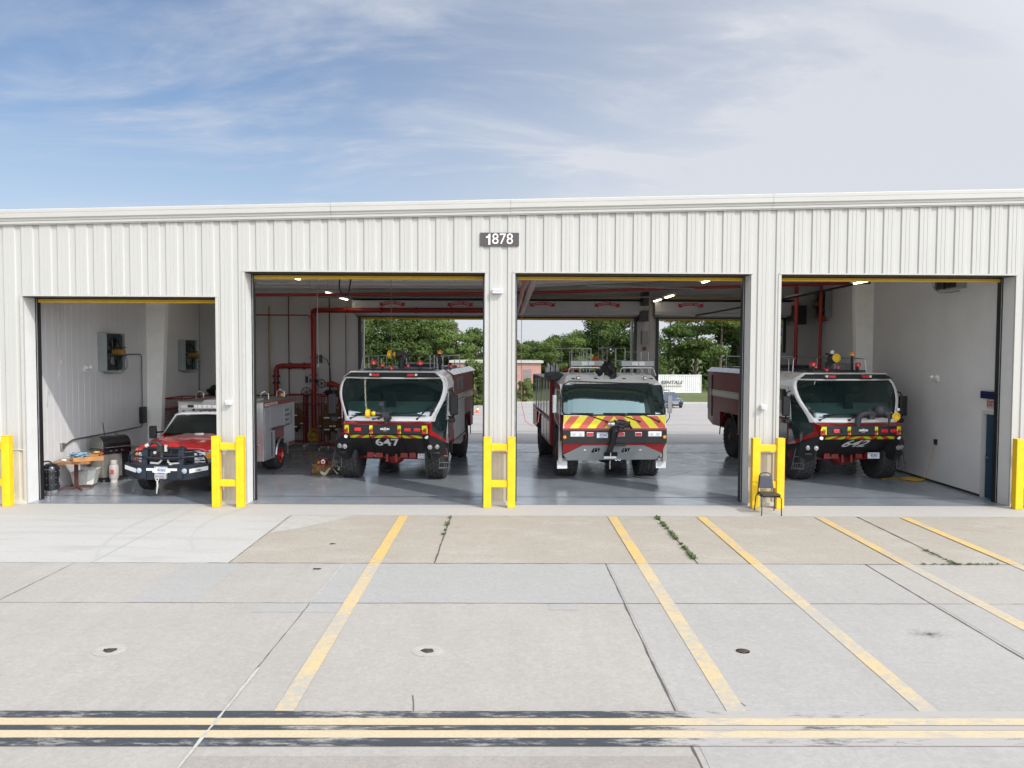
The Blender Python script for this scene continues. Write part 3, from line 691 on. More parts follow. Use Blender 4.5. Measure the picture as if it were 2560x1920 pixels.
for x in (-5.9, -4.6, -3.3, -2.0): m.cyl((x - .03, 11.05, 5.045), (x + .03, 11.05, 5.045), .12, n=16)
m.build('flange', red_pipe, ms)
for x, y, z, h, r in ((-8.54, 11.35, 2.31, .08, .14), (-8.54, 11.35, 2.56, .08, .14), (-7.15, 11.35, 2.38, .12, .15), (-6.88, 11.2, 3.1, .3, .09), (-7.4, 11.3, 2.35, .25, .05)):
    m = MB(); m.cyl((x, y, z), (x, y, z + h), r, n=16); m.build('valve_body', blackm, ms)
def handwheel(c, r):
    m = MB(); cx_, cy_, cz_ = c
    m.tube([(cx_ + r*math.cos(t), cy_, cz_ + r*math.sin(t)) for t in [2*PI*k/20 for k in range(20)]], .016, 6, True)
    for k in range(3):
        t = PI * k / 3 + .4; m.cyl((cx_ - r*math.cos(t), cy_, cz_ - r*math.sin(t)), (cx_ + r*math.cos(t), cy_, cz_ + r*math.sin(t)), .011, n=6)
    m.cyl((cx_, cy_ - .02, cz_), (cx_, cy_ + .25, cz_), .025, n=8); m.build('handwheel', blackm, ms)
handwheel((-7.36, 11.05, 2.02), .17); handwheel((-6.78, 11.0, 2.34), .15)
m = MB(); m.tube([(-6.85, 11.3, 3.35), (-6.65, 11.35, 3.2), (-6.55, 11.4, 2.9), (-6.55, 11.5, 2.3), (-6.6, 11.5, .8)], .015, 6); m.build('hose', black, ms)
pipe_thing('thin_pipe', [[(-6.6, 11.55, .2), (-6.6, 11.55, 5.7)]], .022, blackm, 'thin dark vertical pipe right of the large red riser', 'pipe')
pipe_thing('thin_pipe', [[(-8.12, 11.55, .2), (-8.12, 11.55, 5.7)]], .022, mat('dark_maroon_pipe', (.06, .01, .01), .5), 'thin dark vertical pipe left of the large red riser', 'pipe')
pipe_thing('thin_pipe', [[(-6.0, 11.6, 1.2), (-6.0, 11.6, 4.9)]], .014, blackm, 'thin black conduit beside the left rear doorway', 'pipe')
pipe_thing('gas_pipe', [[(-8.85, 11.55, .2), (-8.85, 11.55, 5.2)]], .035, mat('mustard_pipe_paint', (.30, .22, .06), .5), 'mustard yellow vertical pipe on the back wall above the brush truck', 'pipe')
pipe_thing('sprinkler_branch', [[(-9.6, 11.2, 4.86), (-7.3, 11.2, 4.86), (-7.2, 11.25, 4.7)]], .025, red_pipe, 'thin red horizontal pipe left of the large red riser', 'pipe')
pipe_thing('sprinkler_pipe', [[(-11.3, 7.0, 5.28), (-6, 7.0, 5.33), (.6, 7.0, 5.42), (11.6, 7.0, 5.80)]], .05, red_pipe, 'long red sprinkler pipe crossing all bays under the ceiling', 'pipe')
pipe_thing('sprinkler_pipe', [[(-6.6, 9.6, 5.42), (.5, 9.6, 5.45), (9.0, 9.8, 5.52)]], .03, mat('dull_pipe_grey', (.2, .19, .18), .5), 'thin grey pipe crossing behind the long red sprinkler pipe', 'pipe')
pipe_thing('roof_brace', [[(.80, 2.0, 5.62), (.58, 11.0, 5.02)]], .10, mat('pinkish_white_pipe', (.42, .33, .31), .5, var=.1), 'pale sloping pipe at the upper left corner of the third bay', 'pipe')
pipe_thing('roof_brace', [[(.55, 2.0, 5.60), (.40, 11.0, 5.0)]], .07, red_pipe, 'red sloping pipe beside the pale one in the third bay', 'pipe')
pipe_thing('riser', [[(10.05, 9.2, .1), (10.05, 9.2, 5.9)]], .07, red_pipe, 'left one of two red risers behind the right hand truck', 'pipe')
pr2 = pipe_thing('riser', [[(10.9, 9.2, .1), (10.9, 9.2, 5.9)]], .06, red_pipe, 'right one of two red risers, carrying a small red valve', 'pipe')
m = MB(); m.cyl((10.9, 9.2, 4.62), (10.9, 9.2, 4.85), .09); m.cyl((10.9, 9.2, 4.73), (11.07, 9.15, 4.73), .07); m.build('valve', red_pipe, pr2)
pipe_thing('cable_tray', [[(7.0, 11.0, 4.9), (8.6, 7.5, 5.2), (10.2, 3.0, 5.6), (10.9, 1.4, 5.75)]], .035, blackm, 'black pipe running under the ceiling of the right hand bay', 'pipe')
pipe_thing('cable_tray', [[(2.2, 3.2, 5.35), (6.4, 7.4, 5.6)]], .02, steel, 'thin grey conduit slanting under the ceiling of the third bay', 'pipe')
# hanging cords
def cord(x, y, z0, z1, mt, lab, r=.008):
    m = MB(); m.tube([(x, y, z1), (x + .01, y, (z0+z1)/2), (x + .03, y, z0 + .05), (x + .02, y, z0)], r, 5); m.cyl((x + .02, y, z0 - .06), (x + .02, y, z0), .02, n=8)
    tag(m.build('pull_cord', mt, None), lab, 'pull cord', 'door pull cords')
pk = mat('pink_cord', (.45, .12, .12), .6); gc = mat('grey_cord', (.25, .24, .23), .6)
cord(-6.28, 7.3, 2.35, 5.8, pk, 'pink pull cord hanging over the silver body of the brush truck')
cord(4.62, 7.3, 2.35, 5.8, pk, 'pink pull cord hanging at the right side of the third bay')
cord(3.35, 10.6, 3.0, 5.2, gc, 'thin grey pull cord hanging in front of the white container')
m = MB(); m.tube([(.42, 2.2, 5.5), (.40, 2.2, 3.6), (.42, 2.2, 2.2), (.52, 2.25, 1.75), (.7, 2.3, 1.62), (.85, 2.35, 1.72), (.9, 2.6, 2.0)], .008, 5)
tag(m.build('hanging_cable', pk, None), 'thin pink cable looping down beside the chevron fire truck', 'cable')
led = mat('led_tube', (1., .86, .62), .4, emit=8.)
def ceil_light(x, y, z, lab, l=1.2):
    e = empty('ceiling_light', (x, y, z), 0, lab, 'ceiling light', 'lit tube lights under the ceiling')
    m = MB(); m.box(-.11, .11, -l/2, l/2, .02, .07); m.build('fixture', mat('light_fixture', (.6, .6, .58), .5), e)
    m = MB(); m.box(-.04, .04, -l/2 + .03, -.03, -.01, .02); m.box(-.04, .04, .03, l/2 - .03, -.01, .02); m.build('tube', led, e)
    m = MB(); m.cyl((0, -l*.35, .07), (0, -l*.35, .5), .006, n=5); m.cyl((0, l*.35, .07), (0, l*.35, .5), .006, n=5); m.build('hanger', steel, e)
ceil_light(-5.35, 1.75, 5.40, 'lit tube light nearest the camera in the second bay'); ceil_light(-5.75, 7.9, 5.42, 'middle lit tube light of the second bay'); ceil_light(-5.85, 10.5, 5.42, 'lit tube light furthest back in the second bay')
ceil_light(5.25, 2.3, 5.42, 'lit tube light nearest the camera in the third bay'); ceil_light(5.5, 8.5, 5.42, 'middle lit tube light of the third bay'); ceil_light(5.5, 10.6, 5.42, 'lit tube light furthest back in the third bay')
ceil_light(9.35, 2.4, 5.42, 'lit tube light nearest the camera in the right hand bay'); ceil_light(9.7, 8.4, 5.42, 'lit tube light deeper in the right hand bay'); ceil_light(-10., 9.0, 5.5, 'lit tube light high in the left bay')
cord(-10.95, 1.1, 2.9, 4.9, gc, 'left one of two thin grey pull chains by the left jamb of the first bay', .006)
cord(-10.86, 1.1, 3.3, 4.9, gc, 'right one of two thin grey pull chains by the left jamb of the first bay', .006)
cord(-5.05, 3.0, 3.2, 5.8, gc, 'thin grey pull cord hanging left of the lit tube light in the second bay')
cord(-3.5, 6.0, 2.9, 5.8, gc, 'thin grey pull cord hanging above truck 647')
m = MB(); m.tube([(-4.85, 5.0, 5.85), (-4.87, 5.0, 5.35), (-4.75, 5.0, 5.18), (-4.6, 5.0, 5.2), (-4.55, 5.0, 5.5), (-4.5, 5.0, 5.85)], .022, 8); tag(m.build('hanging_hose', black, None, smooth=True), 'black hose looping from the ceiling of the second bay', 'hose')
# motors, boxes
def wallbox(name, x0, x1, y0, y1, z0, z1, mt, lab, cat, extra=None):
    e = empty(name, ((x0+x1)/2, y1, (z0+z1)/2), 0, lab, cat)
    m = MB(); m.box(x0-(x0+x1)/2, x1-(x0+x1)/2, y0-y1, 0, -(z1-z0)/2, (z1-z0)/2); m.build('box', mt, e, bevel=.01)
    m = MB(); m.box(-(x1-x0)*.38, (x1-x0)*.38, y0-y1-.008, y0-y1, -(z1-z0)*.4, (z1-z0)*.4); m.build('lid', extra or mt, e)
    return e
wallbox('door_operator', 4.98, 5.22, 10.7, 11.2, 5.25, 5.75, blackm, 'black door motor on top of the rear pillar between two doorways', 'door motor')
wallbox('door_operator', 4.95, 5.3, 11.2, 11.7, 4.7, 5.1, blackm, 'black gearbox below the door motor on the rear pillar', 'door motor')
cb = wallbox('door_controller', 5.12, 5.36, YB - .14, YB - .01, 3.85, 4.35, mat('grey_control_box', (.3, .31, .31), .5), 'grey door controller box on the rear pillar', 'control box')
wallbox('alarm_box', 5.17, 5.30, YB - .08, YB - .01, 3.62, 3.75, red_pipe, 'small red alarm box below the grey controller on the rear pillar', 'alarm box')
wallbox('door_operator', 10.6, 11.1, 11.0, 11.6, 4.6, 5.3, blackm, 'black door motor beside the right rear doorway', 'door motor')
wallbox('electric_cabinet', 8.75 + 1.3, 9.65 + 1.2, YB - .3, YB - .01, 2.0, 3.55, mat('cabinet_grey', (.38, .38, .37), .5), 'tall grey cabinet on the back wall behind the right hand truck', 'cabinet')
wallbox('switch_box', -7.28, -7.12, YB - .1, YB - .01, 3.42, 3.56, mat('white_box', (.6, .6, .6), .5), 'small white switch box left of the red riser', 'switch box')
wallbox('switch_box', -5.67, -5.57, YB - .1, YB - .01, 2.7, 2.8, MATS['white_box'], 'tiny white switch box above the roof of truck 647', 'switch box')

# ------------------------------------------------------------------ wall fans
housing = mat('fan_galvanised', (.33, .37, .37), .4, metal=.5, var=.08)
motor_m = mat('fan_motor_ochre', (.24, .15, .03), .4, var=.15)
def wall_fan(y, z, s, x, lab, sz=1.05):
    e = empty('wall_fan', (x, y, z), 0, lab, 'wall fan', 'square exhaust fans on the side walls')
    h = sz / 2
    m = MB(); d = .26
    for a in ((-h, -h + .02, -h, h), (h - .02, h, -h, h)): m.box(*sorted((0, s*d)), a[0], a[1], a[2], a[3])
    for a in (-h, h - .02): m.box(*sorted((0, s*d)), -h + .02, h - .02, a, a + .02)
    m.build('housing', housing, e)
    m = MB(); m.box(*sorted((s*.015, s*.03)), -h + .02, h - .02, -h + .02, h - .02); m.build('shutter', black, e)
    m = MB()
    n = 28; ring = [(s*.20, .42*math.cos(2*PI*k/n), .42*math.sin(2*PI*k/n)) for k in range(n)]; m.tube(ring, .03, 6, True)
    for k in range(n):
        a, b2 = ring[k], ring[(k+1) % n]
        def sq(p): f = (h - .02) / max(abs(p[1]), abs(p[2])); return (p[0], p[1]*f, p[2]*f)
        m.face([a, b2, sq(b2), sq(a)])
    m.build('orifice_plate', mat('fan_face_dark_green', (.03, .05, .047), .45, metal=.3), e)
    m = MB()
    for k in range(6):
        t = 2*PI*k/6 + .3; c, si = math.cos(t), math.sin(t); c2, s2 = math.cos(t+.45), math.sin(t+.45)
        m.slab([(s*.14, .07*c, .07*si), (s*.12, .38*c, .38*si), (s*.18, .38*c2, .38*s2), (s*.17, .07*c2, .07*s2)], .006)
    m.build('blades', mat('fan_blade', (.22, .23, .23), .4, metal=.6), e)
    m = MB(); m.cyl((s*.18, 0, 0), (s*.47, 0, 0), .095, n=18); m.cyl((s*.47, 0, 0), (s*.51, 0, 0), .095, .06, n=18); m.build('motor', motor_m, e, smooth=True)
    m = MB(); m.box(*sorted((s*.27, s*.31)), -h, h, -.13, -.09); m.box(*sorted((s*.27, s*.31)), -.02, .02, -h, -.09); m.box(*sorted((s*.27, s*.30)), -h, h, .11, .14); m.build('motor_bracket', blackm, e)
    m = MB(); m.tube([(s*.44, .03, -.06), (s*.48, .2, -.22), (s*.42, .32, -.45), (s*.3, .2, -.62), (s*.08, -.05, -.62), (s*.02, -.25, -.60)], .016, 6); m.build('flex_conduit', steel, e)
    return e
wall_fan(4.75, 3.5, 1, XI, 'square fan with ochre motor on the left wall nearer the front, above the grill', 1.08)
wall_fan(10.3, 3.38, 1, XI, 'square fan with ochre motor on the left wall behind the cream column', 1.08)
wall_fan(2.65, 5.80, -1, XJ, 'dark square fan high on the right wall, half hidden by the door header', 1.08)
wall_fan(11.1, 5.35, -1, XJ, 'dark square fan at the rear of the right wall behind the red risers', 1.0)
# conduits of the left wall
e = empty('conduit', (XI, 0, 0), 0, 'grey conduit with boxes running along the left wall above the grill', 'conduit')
m = MB(); m.tube([(.04, 5.2, 3.42), (.04, 6.75, 3.42), (.04, 6.85, 3.34), (.04, 6.85, 1.25), (.04, 6.8, 1.14), (.04, 5.0, 1.15), (.04, 2.75, 1.17), (.04, 2.5, 1.10), (.04, 2.35, 1.06)], .02, 8); m.build('pipe', mat('dark_conduit', (.13, .13, .14), .4, metal=.5), e, smooth=True)
m = MB(); m.box(0, .07, 2.2, 2.34, .98, 1.14); m.box(0, .06, 5.1, 5.2, 1.0, 1.1); m.build('outlet_box', steel, e)
m = MB(); m.box(0, .12, 6.7, 7.0, 1.24, 1.76); m.build('panel_box', black, e, bevel=.01)
e = empty('conduit', (XI, 0, 0), 0, 'thin conduit dropping beside the rear fan on the left wall', 'conduit')
m = MB(); m.tube([(.04, 10.8, 3.4), (.04, 11.5, 3.4), (.04, 11.55, 3.3), (.04, 11.55, 1.5)], .015, 6); m.build('pipe', MATS['dark_conduit'], e)
def emergency(x, y, z, s, lab):
    e = empty('emergency_light', (x, y, z), 0, lab, 'emergency light', 'twin head emergency lights')
    m = MB(); m.box(*sorted((0, s*.07)), -.14, .14, -.06, .08); m.build('body', mat('emergency_white', (.6, .6, .58), .4), e, bevel=.01)
    for q in (-1, 1): m = MB(); m.cyl((s*.05, q*.1, .09), (s*.11, q*.13, .05), .045, n=12); m.build('lamp_head', lens_white, e)
emergency(XI, 3.55, 3.02, 1, 'white emergency light on the left wall below the front fan'); emergency(XJ, 3.4, 2.85, -1, 'white emergency light in the middle of the right wall'); emergency(XI, 11.2, 2.95, 1, 'small pale emergency light beyond the rear fan')
# right wall things
ex_ = empty('exit_sign', (XJ, .86, 2.34), 0, 'white EXIT sign with red letters above the blue side door', 'exit sign')
m = MB(); m.box(-.05, 0, -.17, .17, -.11, .11); m.build('housing', mat('exit_housing', (.42, .40, .39), .5), ex_)
text('EXIT', 'lettering', mat('exit_red', (.40, .02, .02), .4), .19, (-.053, 0, 0), (R(90), 0, R(-90)), ex_, bold=.004, ext=.002, w=.28)
nb = empty('notice_board', (XJ, .90, 2.55), 0, 'dark navy sign board above the EXIT sign on the right wall', 'sign')
m = MB(); m.box(-.06, 0, -.38, .38, -.09, .09); m.build('board', mat('navy_board', (.008, .01, .045), .35), nb)
m = MB(); m.box(-.064, -.06, -.34, .34, -.05, -.042); m.box(-.064, -.06, -.34, .34, .042, .05); m.build('edge_line', mat('navy_line', (.03, .05, .22), .4), nb)
oc = empty('power_cord', (XJ, 3.35, 0), 0, 'outlet with a thin yellow cord hanging to a yellow coil on the floor', 'power cord')
m = MB(); m.box(-.05, 0, -.06, .06, 1.05, 1.2); m.build('outlet', blackm, oc)
m = MB(); pts = [(-.06, 0, 1.1), (-.09, -.02, .9), (-.12, .1, .5), (-.16, .2, .1), (-.2, .25, .03)]; m.tube(pts, .008, 5)
random.seed(11); pts = []
for k in range(130): t = k * .42; r = .16 + .08 * math.sin(k * .37); pts.append((-.42 + r * 1.25 * math.cos(t), .45 + r * 1.1 * math.sin(t), .015 + .03 * random.random()))
m.tube([(-.2, .25, .03)] + pts + [(-.9, .7, .012), (-1.2, .6, .012)], .010, 5); m.build('cord', mat('yellow_cord', (.42, .27, .03), .5), oc)
# ------------------------------------------------------------------ vehicle glass
def glass_mat(name, tint, ior, rough=.02, base=(.01, .02, .02), opac=.25, gcol=(.85, .95, .95)):
    m = bpy.data.materials.new(name); m.use_nodes = True; nt = m.node_tree; N = nt.nodes; L = nt.links
    N.remove(N['Principled BSDF']); out = N['Material Output']
    tr = N.new('ShaderNodeBsdfTransparent'); tr.inputs['Color'].default_value = (*tint, 1)
    df = N.new('ShaderNodeBsdfDiffuse'); df.inputs['Color'].default_value = (*base, 1)
    gl = N.new('ShaderNodeBsdfGlossy'); gl.inputs['Roughness'].default_value = rough; gl.inputs['Color'].default_value = (*gcol, 1)
    m1 = N.new('ShaderNodeMixShader'); m1.inputs[0].default_value = opac; L.new(tr.outputs[0], m1.inputs[1]); L.new(df.outputs[0], m1.inputs[2])
    fr = N.new('ShaderNodeFresnel'); fr.inputs['IOR'].default_value = ior
    m2 = N.new('ShaderNodeMixShader'); L.new(fr.outputs[0], m2.inputs[0]); L.new(m1.outputs[0], m2.inputs[1]); L.new(gl.outputs[0], m2.inputs[2])
    L.new(m2.outputs[0], out.inputs[0]); MATS[name] = m; return m
wind = glass_mat('green_windscreen', (.36, .52, .48), 1.6, base=(.02, .045, .042), opac=.3)
wind_r = glass_mat('reflective_windscreen', (.3, .45, .44), 2.9, base=(.05, .08, .08), opac=.4, gcol=(.62, .84, .82))
wind_d = glass_mat('dark_pickup_glass', (.16, .2, .2), 1.22, base=(.008, .01, .01), opac=.93)
dash_m = mat('dashboard_grey', (.62, .70, .74), .6); seat_m = mat('cab_seat', (.03, .035, .04), .8); cabin_m = mat('cab_liner', (.05, .065, .065), .8)
maroon = mat('deep_red_paint', (.19, .010, .014), .38, coat=.08, spec=.3, var=.06)
under_red = mat('chassis_red', (.20, .015, .015), .4, var=.25, vscale=6)
dirty_rim = mat('wheel_rim_red', (.16, .02, .02), .45, var=.3, vscale=6)
grey_num = mat('silver_reflective', (.52, .54, .52), .3, metal=.2)

def wheel(parent, x, y, r, w, side, rim_m, chunky=True, n=30):
    """side = -1/+1: outboard direction. wheel > tyre"""
    h = w / 2
    m = MB()
    o = side * h
    m.lathe([(r*.56, -side*h*.7), (r*.56, o*.72), (r*.5, o*.80), (r*.46, o*.55), (r*.22, o*.42), (r*.2, o*.85), (r*.13, o*1.0), (.02, o*1.0)], axis='X', n=28)
    for k in range(10):
        t = 2*PI*k/10; m.cyl((o*.4, r*.36*math.cos(t), r*.36*math.sin(t)), (o*.52, r*.36*math.cos(t), r*.36*math.sin(t)), r*.025, n=6)
    wo = m.build('wheel', rim_m, parent, smooth=True, loc=(x, y, r))
    m = MB()
    m.lathe([(r*.55, -h*.85), (r*.62, -h*.98), (r*.82, -h), (r*.93, -h*.93), (r*.965, -h*.8), (r*.965, h*.8), (r*.93, h*.93), (r*.82, h), (r*.62, h*.98), (r*.55, h*.85)], axis='X', n=48)
    if chunky:
        for row, (xa, ph) in enumerate(((-.80, 0), (-.42, .5), (-.02, 0), (.40, .5), (.80, 0))):
            for k in range(n):
                t = 2*PI*(k + ph)/n; c, s_ = math.cos(t), math.sin(t)
                rot = Matrix.Rotation(-(PI/2 - t) , 3, 'X') if False else Matrix(((1,0,0),(0,-s_,c),(0,c,s_)))
                dx = w*.17 if abs(xa) < .7 else w*.15; dt = 2*PI*r/n*.74
                hx = [(math.cos(a)*dx*.5*(1.08 if i % 3 == 0 else .92), math.sin(a)*dt*.56) for i, a in enumerate([PI*j/3 for j in range(6)])]
                base = Vector((xa*h*.98, c*r*.955, s_*r*.955)); tg = Vector((0, -s_, c)); rd = Vector((0, c, s_))
                pts = [base + Vector((1,0,0))*p[0] + tg*p[1] for p in hx]
                m.slab(pts, r*.045, rd)
    else:
        for xa in (-.6, -.2, .2, .6):
            m.lathe([(r*.96, xa*h - h*.14), (r, xa*h - h*.13), (r, xa*h + h*.13), (r*.96, xa*h + h*.14)], axis='X', n=48)
    m.build('tyre', rubber, wo, smooth=False)
    return wo
def flatquad(parent, name, mt, pts, t=.012, d=(0, -1, 0), **k):
    m = MB(); m.slab(pts, t, d); return m.build(name, mt, parent, **k)
def wiper(parent, p, q, tip, lab=None):
    m = MB(); m.tube([p, q], .014, 6); m.cyl(Vector(p) + Vector((0, .03, 0)), Vector(p) + Vector((0, -.03, 0)), .03, n=10)
    a, b = Vector(tip[0]), Vector(tip[1]); m.tube([a, b], .016, 5); m.tube([a.lerp(b, .2), Vector(q), a.lerp(b, .8)], .008, 5)
    return m.build('wiper', black, parent)
def beacon(parent, x, y, z, r, h, mt, post=0.):
    m = MB(); m.cyl((x, y, z), (x, y, z + .04 + post), r * (.45 if post else 1.05), n=14); b = m.build('beacon', black, parent)
    m = MB(); m.lathe([(r, 0), (r, h * .7), (r * .8, h), (.01, h)], (x, y, z + .04 + post), n=18); m.build('dome', mt, b, smooth=True)

def chevron_strip(parent, x0, x1, z0, z1, yf, name='reflective_stripe', cols=None, lean=.9, w=.20, ctr=0., clip=None):
    """inverted V stripes between x0..x1; yf(x,z) gives surface depth"""
    a, b = cols or (chev_red, chev_lime)
    m = MB(); H = z1 - z0
    # background
    def quad(p, mi):
        m.mi = mi; m.slab([(x, yf(x, z) - .004 - .003 * mi, z) for x, z in p], .004, (0, -1, 0))
    n = max(1, int((x1 - x0) / .25))
    for i in range(n):
        xa, xb = x0 + (x1-x0)*i/n, x0 + (x1-x0)*(i+1)/n; quad([(xa, z0), (xb, z0), (xb, z1), (xa, z1)], 0)
    sh = H * lean
    k = -30
    for s in (-1, 1):
        for k in range(0, 30):
            u0, u1 = k * 2 * w, k * 2 * w + w
            # bottom offsets further from centre
            pb = [ctr + s * (u0 + sh), ctr + s * (u1 + sh)]; pt = [ctr + s * u0, ctr + s * u1]
            if k == 0: continue_first = True
            lo, hi = x0, x1
            poly = [(pb[0], z0), (pb[1], z0), (pt[1], z1), (pt[0], z1)]
            if k == 0: poly = [(ctr, z0 + (0 if lean < .01 else H * .35)), (pb[0], z0), (pb[1], z0), (pt[1], z1), (ctr, z1)] if False else [(pb[0], z0), (pb[1], z0), (pt[1], z1), (pt[0], z1)]
            # clip in x
            def clipx(pl, xv, keep_gt):
                out = []
                for i in range(len(pl)):
                    p, q = pl[i], pl[(i+1) % len(pl)]; ip = (p[0] >= xv) == keep_gt or p[0] == xv; iq = (q[0] >= xv) == keep_gt or q[0] == xv
                    if ip: out.append(p)
                    if ip != iq:
                        t = (xv - p[0]) / (q[0] - p[0]); out.append((xv, p[1] + (q[1]-p[1]) * t))
                return out
            poly = clipx(poly, lo, True)
            if len(poly) >= 3: poly = clipx(poly, hi, False)
            if len(poly) >= 3:
                xs_ = [p[0] for p in poly]
                if max(xs_) - min(xs_) > .01: quad(poly, 1)
    return m.build(name, [a, b], parent, fix=True)

# ------------------------------------------------------------------ airport crash truck (wrap windscreen)
def crash_truck(loc, rz, num, italic, label, plate, bump_nozzle, roof_nozzle):
    T = empty('fire_truck', (*loc, 0), rz, label, 'fire truck', 'airport crash trucks')
    HWt = [(1.66, 1.20), (1.80, 1.23), (1.95, 1.30), (2.1, 1.38), (2.25, 1.45), (2.4, 1.49), (2.55, 1.505), (2.66, 1.50), (2.75, 1.46), (2.82, 1.39)]
    def hw(z):
        for (a, u), (b, v) in zip(HWt, HWt[1:]):
            if a <= z <= b: return u + (v-u)*(z-a)/(b-a)
        return HWt[0][1] if z < HWt[0][0] else HWt[-1][1]
    def sy(u, z): t = (z - 1.66) / 1.16; return .26 + .66 * t + (.16 + .10 * t) * abs(u) ** 4 + (.02 * math.sin(PI*t))
    def P(u, z, off=0.): return Vector((u * hw(z), sy(u, z) - off, z))
    def patch(name, us, zs, mt, off, keep=None, par=T, smooth=True, th=.03):
        m = MB(); nu, nz = len(us), len(zs)
        for i in range(nu - 1):
            for j in range(nz - 1):
                if keep and not keep(i, j): continue
                m.face([P(us[i], zs[j], off), P(us[i+1], zs[j], off), P(us[i+1], zs[j+1], off), P(us[i], zs[j+1], off)])
        o = m.build(name, mt, par, fix=False, smooth=smooth)
        import bmesh
        bm = bmesh.new(); bm.from_mesh(o.data); bmesh.ops.remove_doubles(bm, verts=bm.verts, dist=.0005); bm.to_mesh(o.data); bm.free()
        if th: md = o.modifiers.new('thick', 'SOLIDIFY'); md.thickness = th; md.offset = -1
        return o
    us = [-1 + 2*i/24 for i in range(25)]
    patch('windscreen', [u*.945 for u in us], [1.80, 1.95, 2.1, 2.25, 2.4, 2.55, 2.7, 2.80], wind, .0, th=0)
    fr_z = [1.66, 1.735, 1.80] + [1.95, 2.1, 2.25, 2.4, 2.55, 2.7] + [2.80, 2.84]
    fu = [-1, -.935] + [-.935 + 1.87*i/20 for i in range(1, 20)] + [.935, 1]
    nu, nz = len(fu), len(fr_z)
    patch('windscreen_frame', fu, fr_z, white_paint, .012, keep=lambda i, j: i in (0, nu-2) or j < 2 or j == nz-2)
    # thin black gasket
    m = MB()
    loop = [P(.93, z, .008) for z in (1.815, 1.95, 2.1, 2.25, 2.4, 2.55, 2.7, 2.785)] + [P(.93 - 1.86*k/16, 2.785, .008) for k in range(1, 16)] + [P(-.93, z, .008) for z in (2.785, 2.7, 2.55, 2.4, 2.25, 2.1, 1.95, 1.815)] + [P(-.93 + 1.86*k/16, 1.815, .008) for k in range(1, 16)]
    m.tube(loop, .014, 5, True); m.build('windscreen_gasket', black, T)
    # cab interior
    m = MB(); m.slab([(-1.1, .42, 1.90), (1.1, .42, 1.90), (1.36, 1.2, 2.16), (-1.36, 1.2, 2.16)], .12, (0, 0, -1)); m.build('dashboard', dash_m, T, bevel=.03)
    m = MB(); m.box(-1.42, 1.42, 2.38, 2.42, 1.2, 2.85); m.box(-1.4, 1.4, 1.1, 2.4, 1.1, 1.15); m.build('cab_liner', cabin_m, T)
    for x in (-.75, 0, .75):
        m = MB(); m.box(x-.25, x+.25, 1.75, 1.9, 1.4, 2.35); m.box(x-.13, x+.13, 1.77, 1.87, 2.36, 2.58); m.box(x-.27, x+.27, 1.35, 1.85, 1.35, 1.5); m.build('seat', seat_m, T, bevel=.04)
    m = MB(); m.box(-.15, .12, .75, .80, 1.98, 2.28); m.box(-.1, .08, .70, .75, 2.2, 2.42); m.build('cab_display', black, T)
    m = MB(); m.tube([(-.75 + .2*math.cos(t), 1.15 + .05*math.sin(t), 2.1 + .2*math.sin(t)) for t in [2*PI*k/18 for k in range(18)]], .015, 6, True); m.build('steering_wheel', black, T)
    # visor panel and roof
    m = MB()
    m.slab([(-1.46, sy(1, 2.82)-.02, 2.82), (-1.20, 1.02, 3.0), (1.20, 1.02, 3.0), (1.46, sy(1, 2.82)-.02, 2.82), (1.30, .93, 2.815), (-1.30, .93, 2.815)], .10, (0, 1, 0)); m.build('visor_frame', white_paint, T)
    V = flatquad(T, 'visor_panel', black, [(-1.35, .93, 2.842), (1.35, .93, 2.842), (1.17, .985, 2.968), (-1.17, .985, 2.968)], .035)
    for x in (-.45, .52):
        m = MB(); m.box(x-.10, x+.10, .83, .93, 2.865, 2.94); m.build('warning_light', lens_red, V, bevel=.02)
        s = 1 if x > 0 else -1; xx = x + s * .15; m = MB(); m.box(xx-.03, xx+.03, .86, .93, 2.88, 2.94); m.build('marker_light', lens_white, V)
    for x in (-.95, -.68, .8, 1.02): m = MB(); m.cyl((x, .94, 2.9), (x, .90, 2.9), .028, n=10); m.build('visor_lamp', black, V)
    for x in (-.47, .54): m = MB(); m.box(x - .17, x + .17, .82, .94, 2.835, 2.862); m.build('visor_bracket', black, V)
    # roof of the cab
    m = MB()
    m.add([(-1.20, 1.03, 3.0), (1.20, 1.03, 3.0), (1.50, 1.30, 2.60), (-1.50, 1.30, 2.60), (-1.20, 2.5, 3.02), (1.20, 2.5, 3.02), (1.50, 2.5, 2.66), (-1.50, 2.5, 2.66),
           (1.445, 1.16, 2.83), (-1.445, 1.16, 2.83), (1.42, 2.5, 2.88), (-1.42, 2.5, 2.88)],
          [(0, 1, 5, 4), (1, 8, 10, 5), (8, 2, 6, 10), (0, 4, 11, 9), (9, 11, 7, 3)]); m.build('cab_roof', white_paint, T, fix=False)
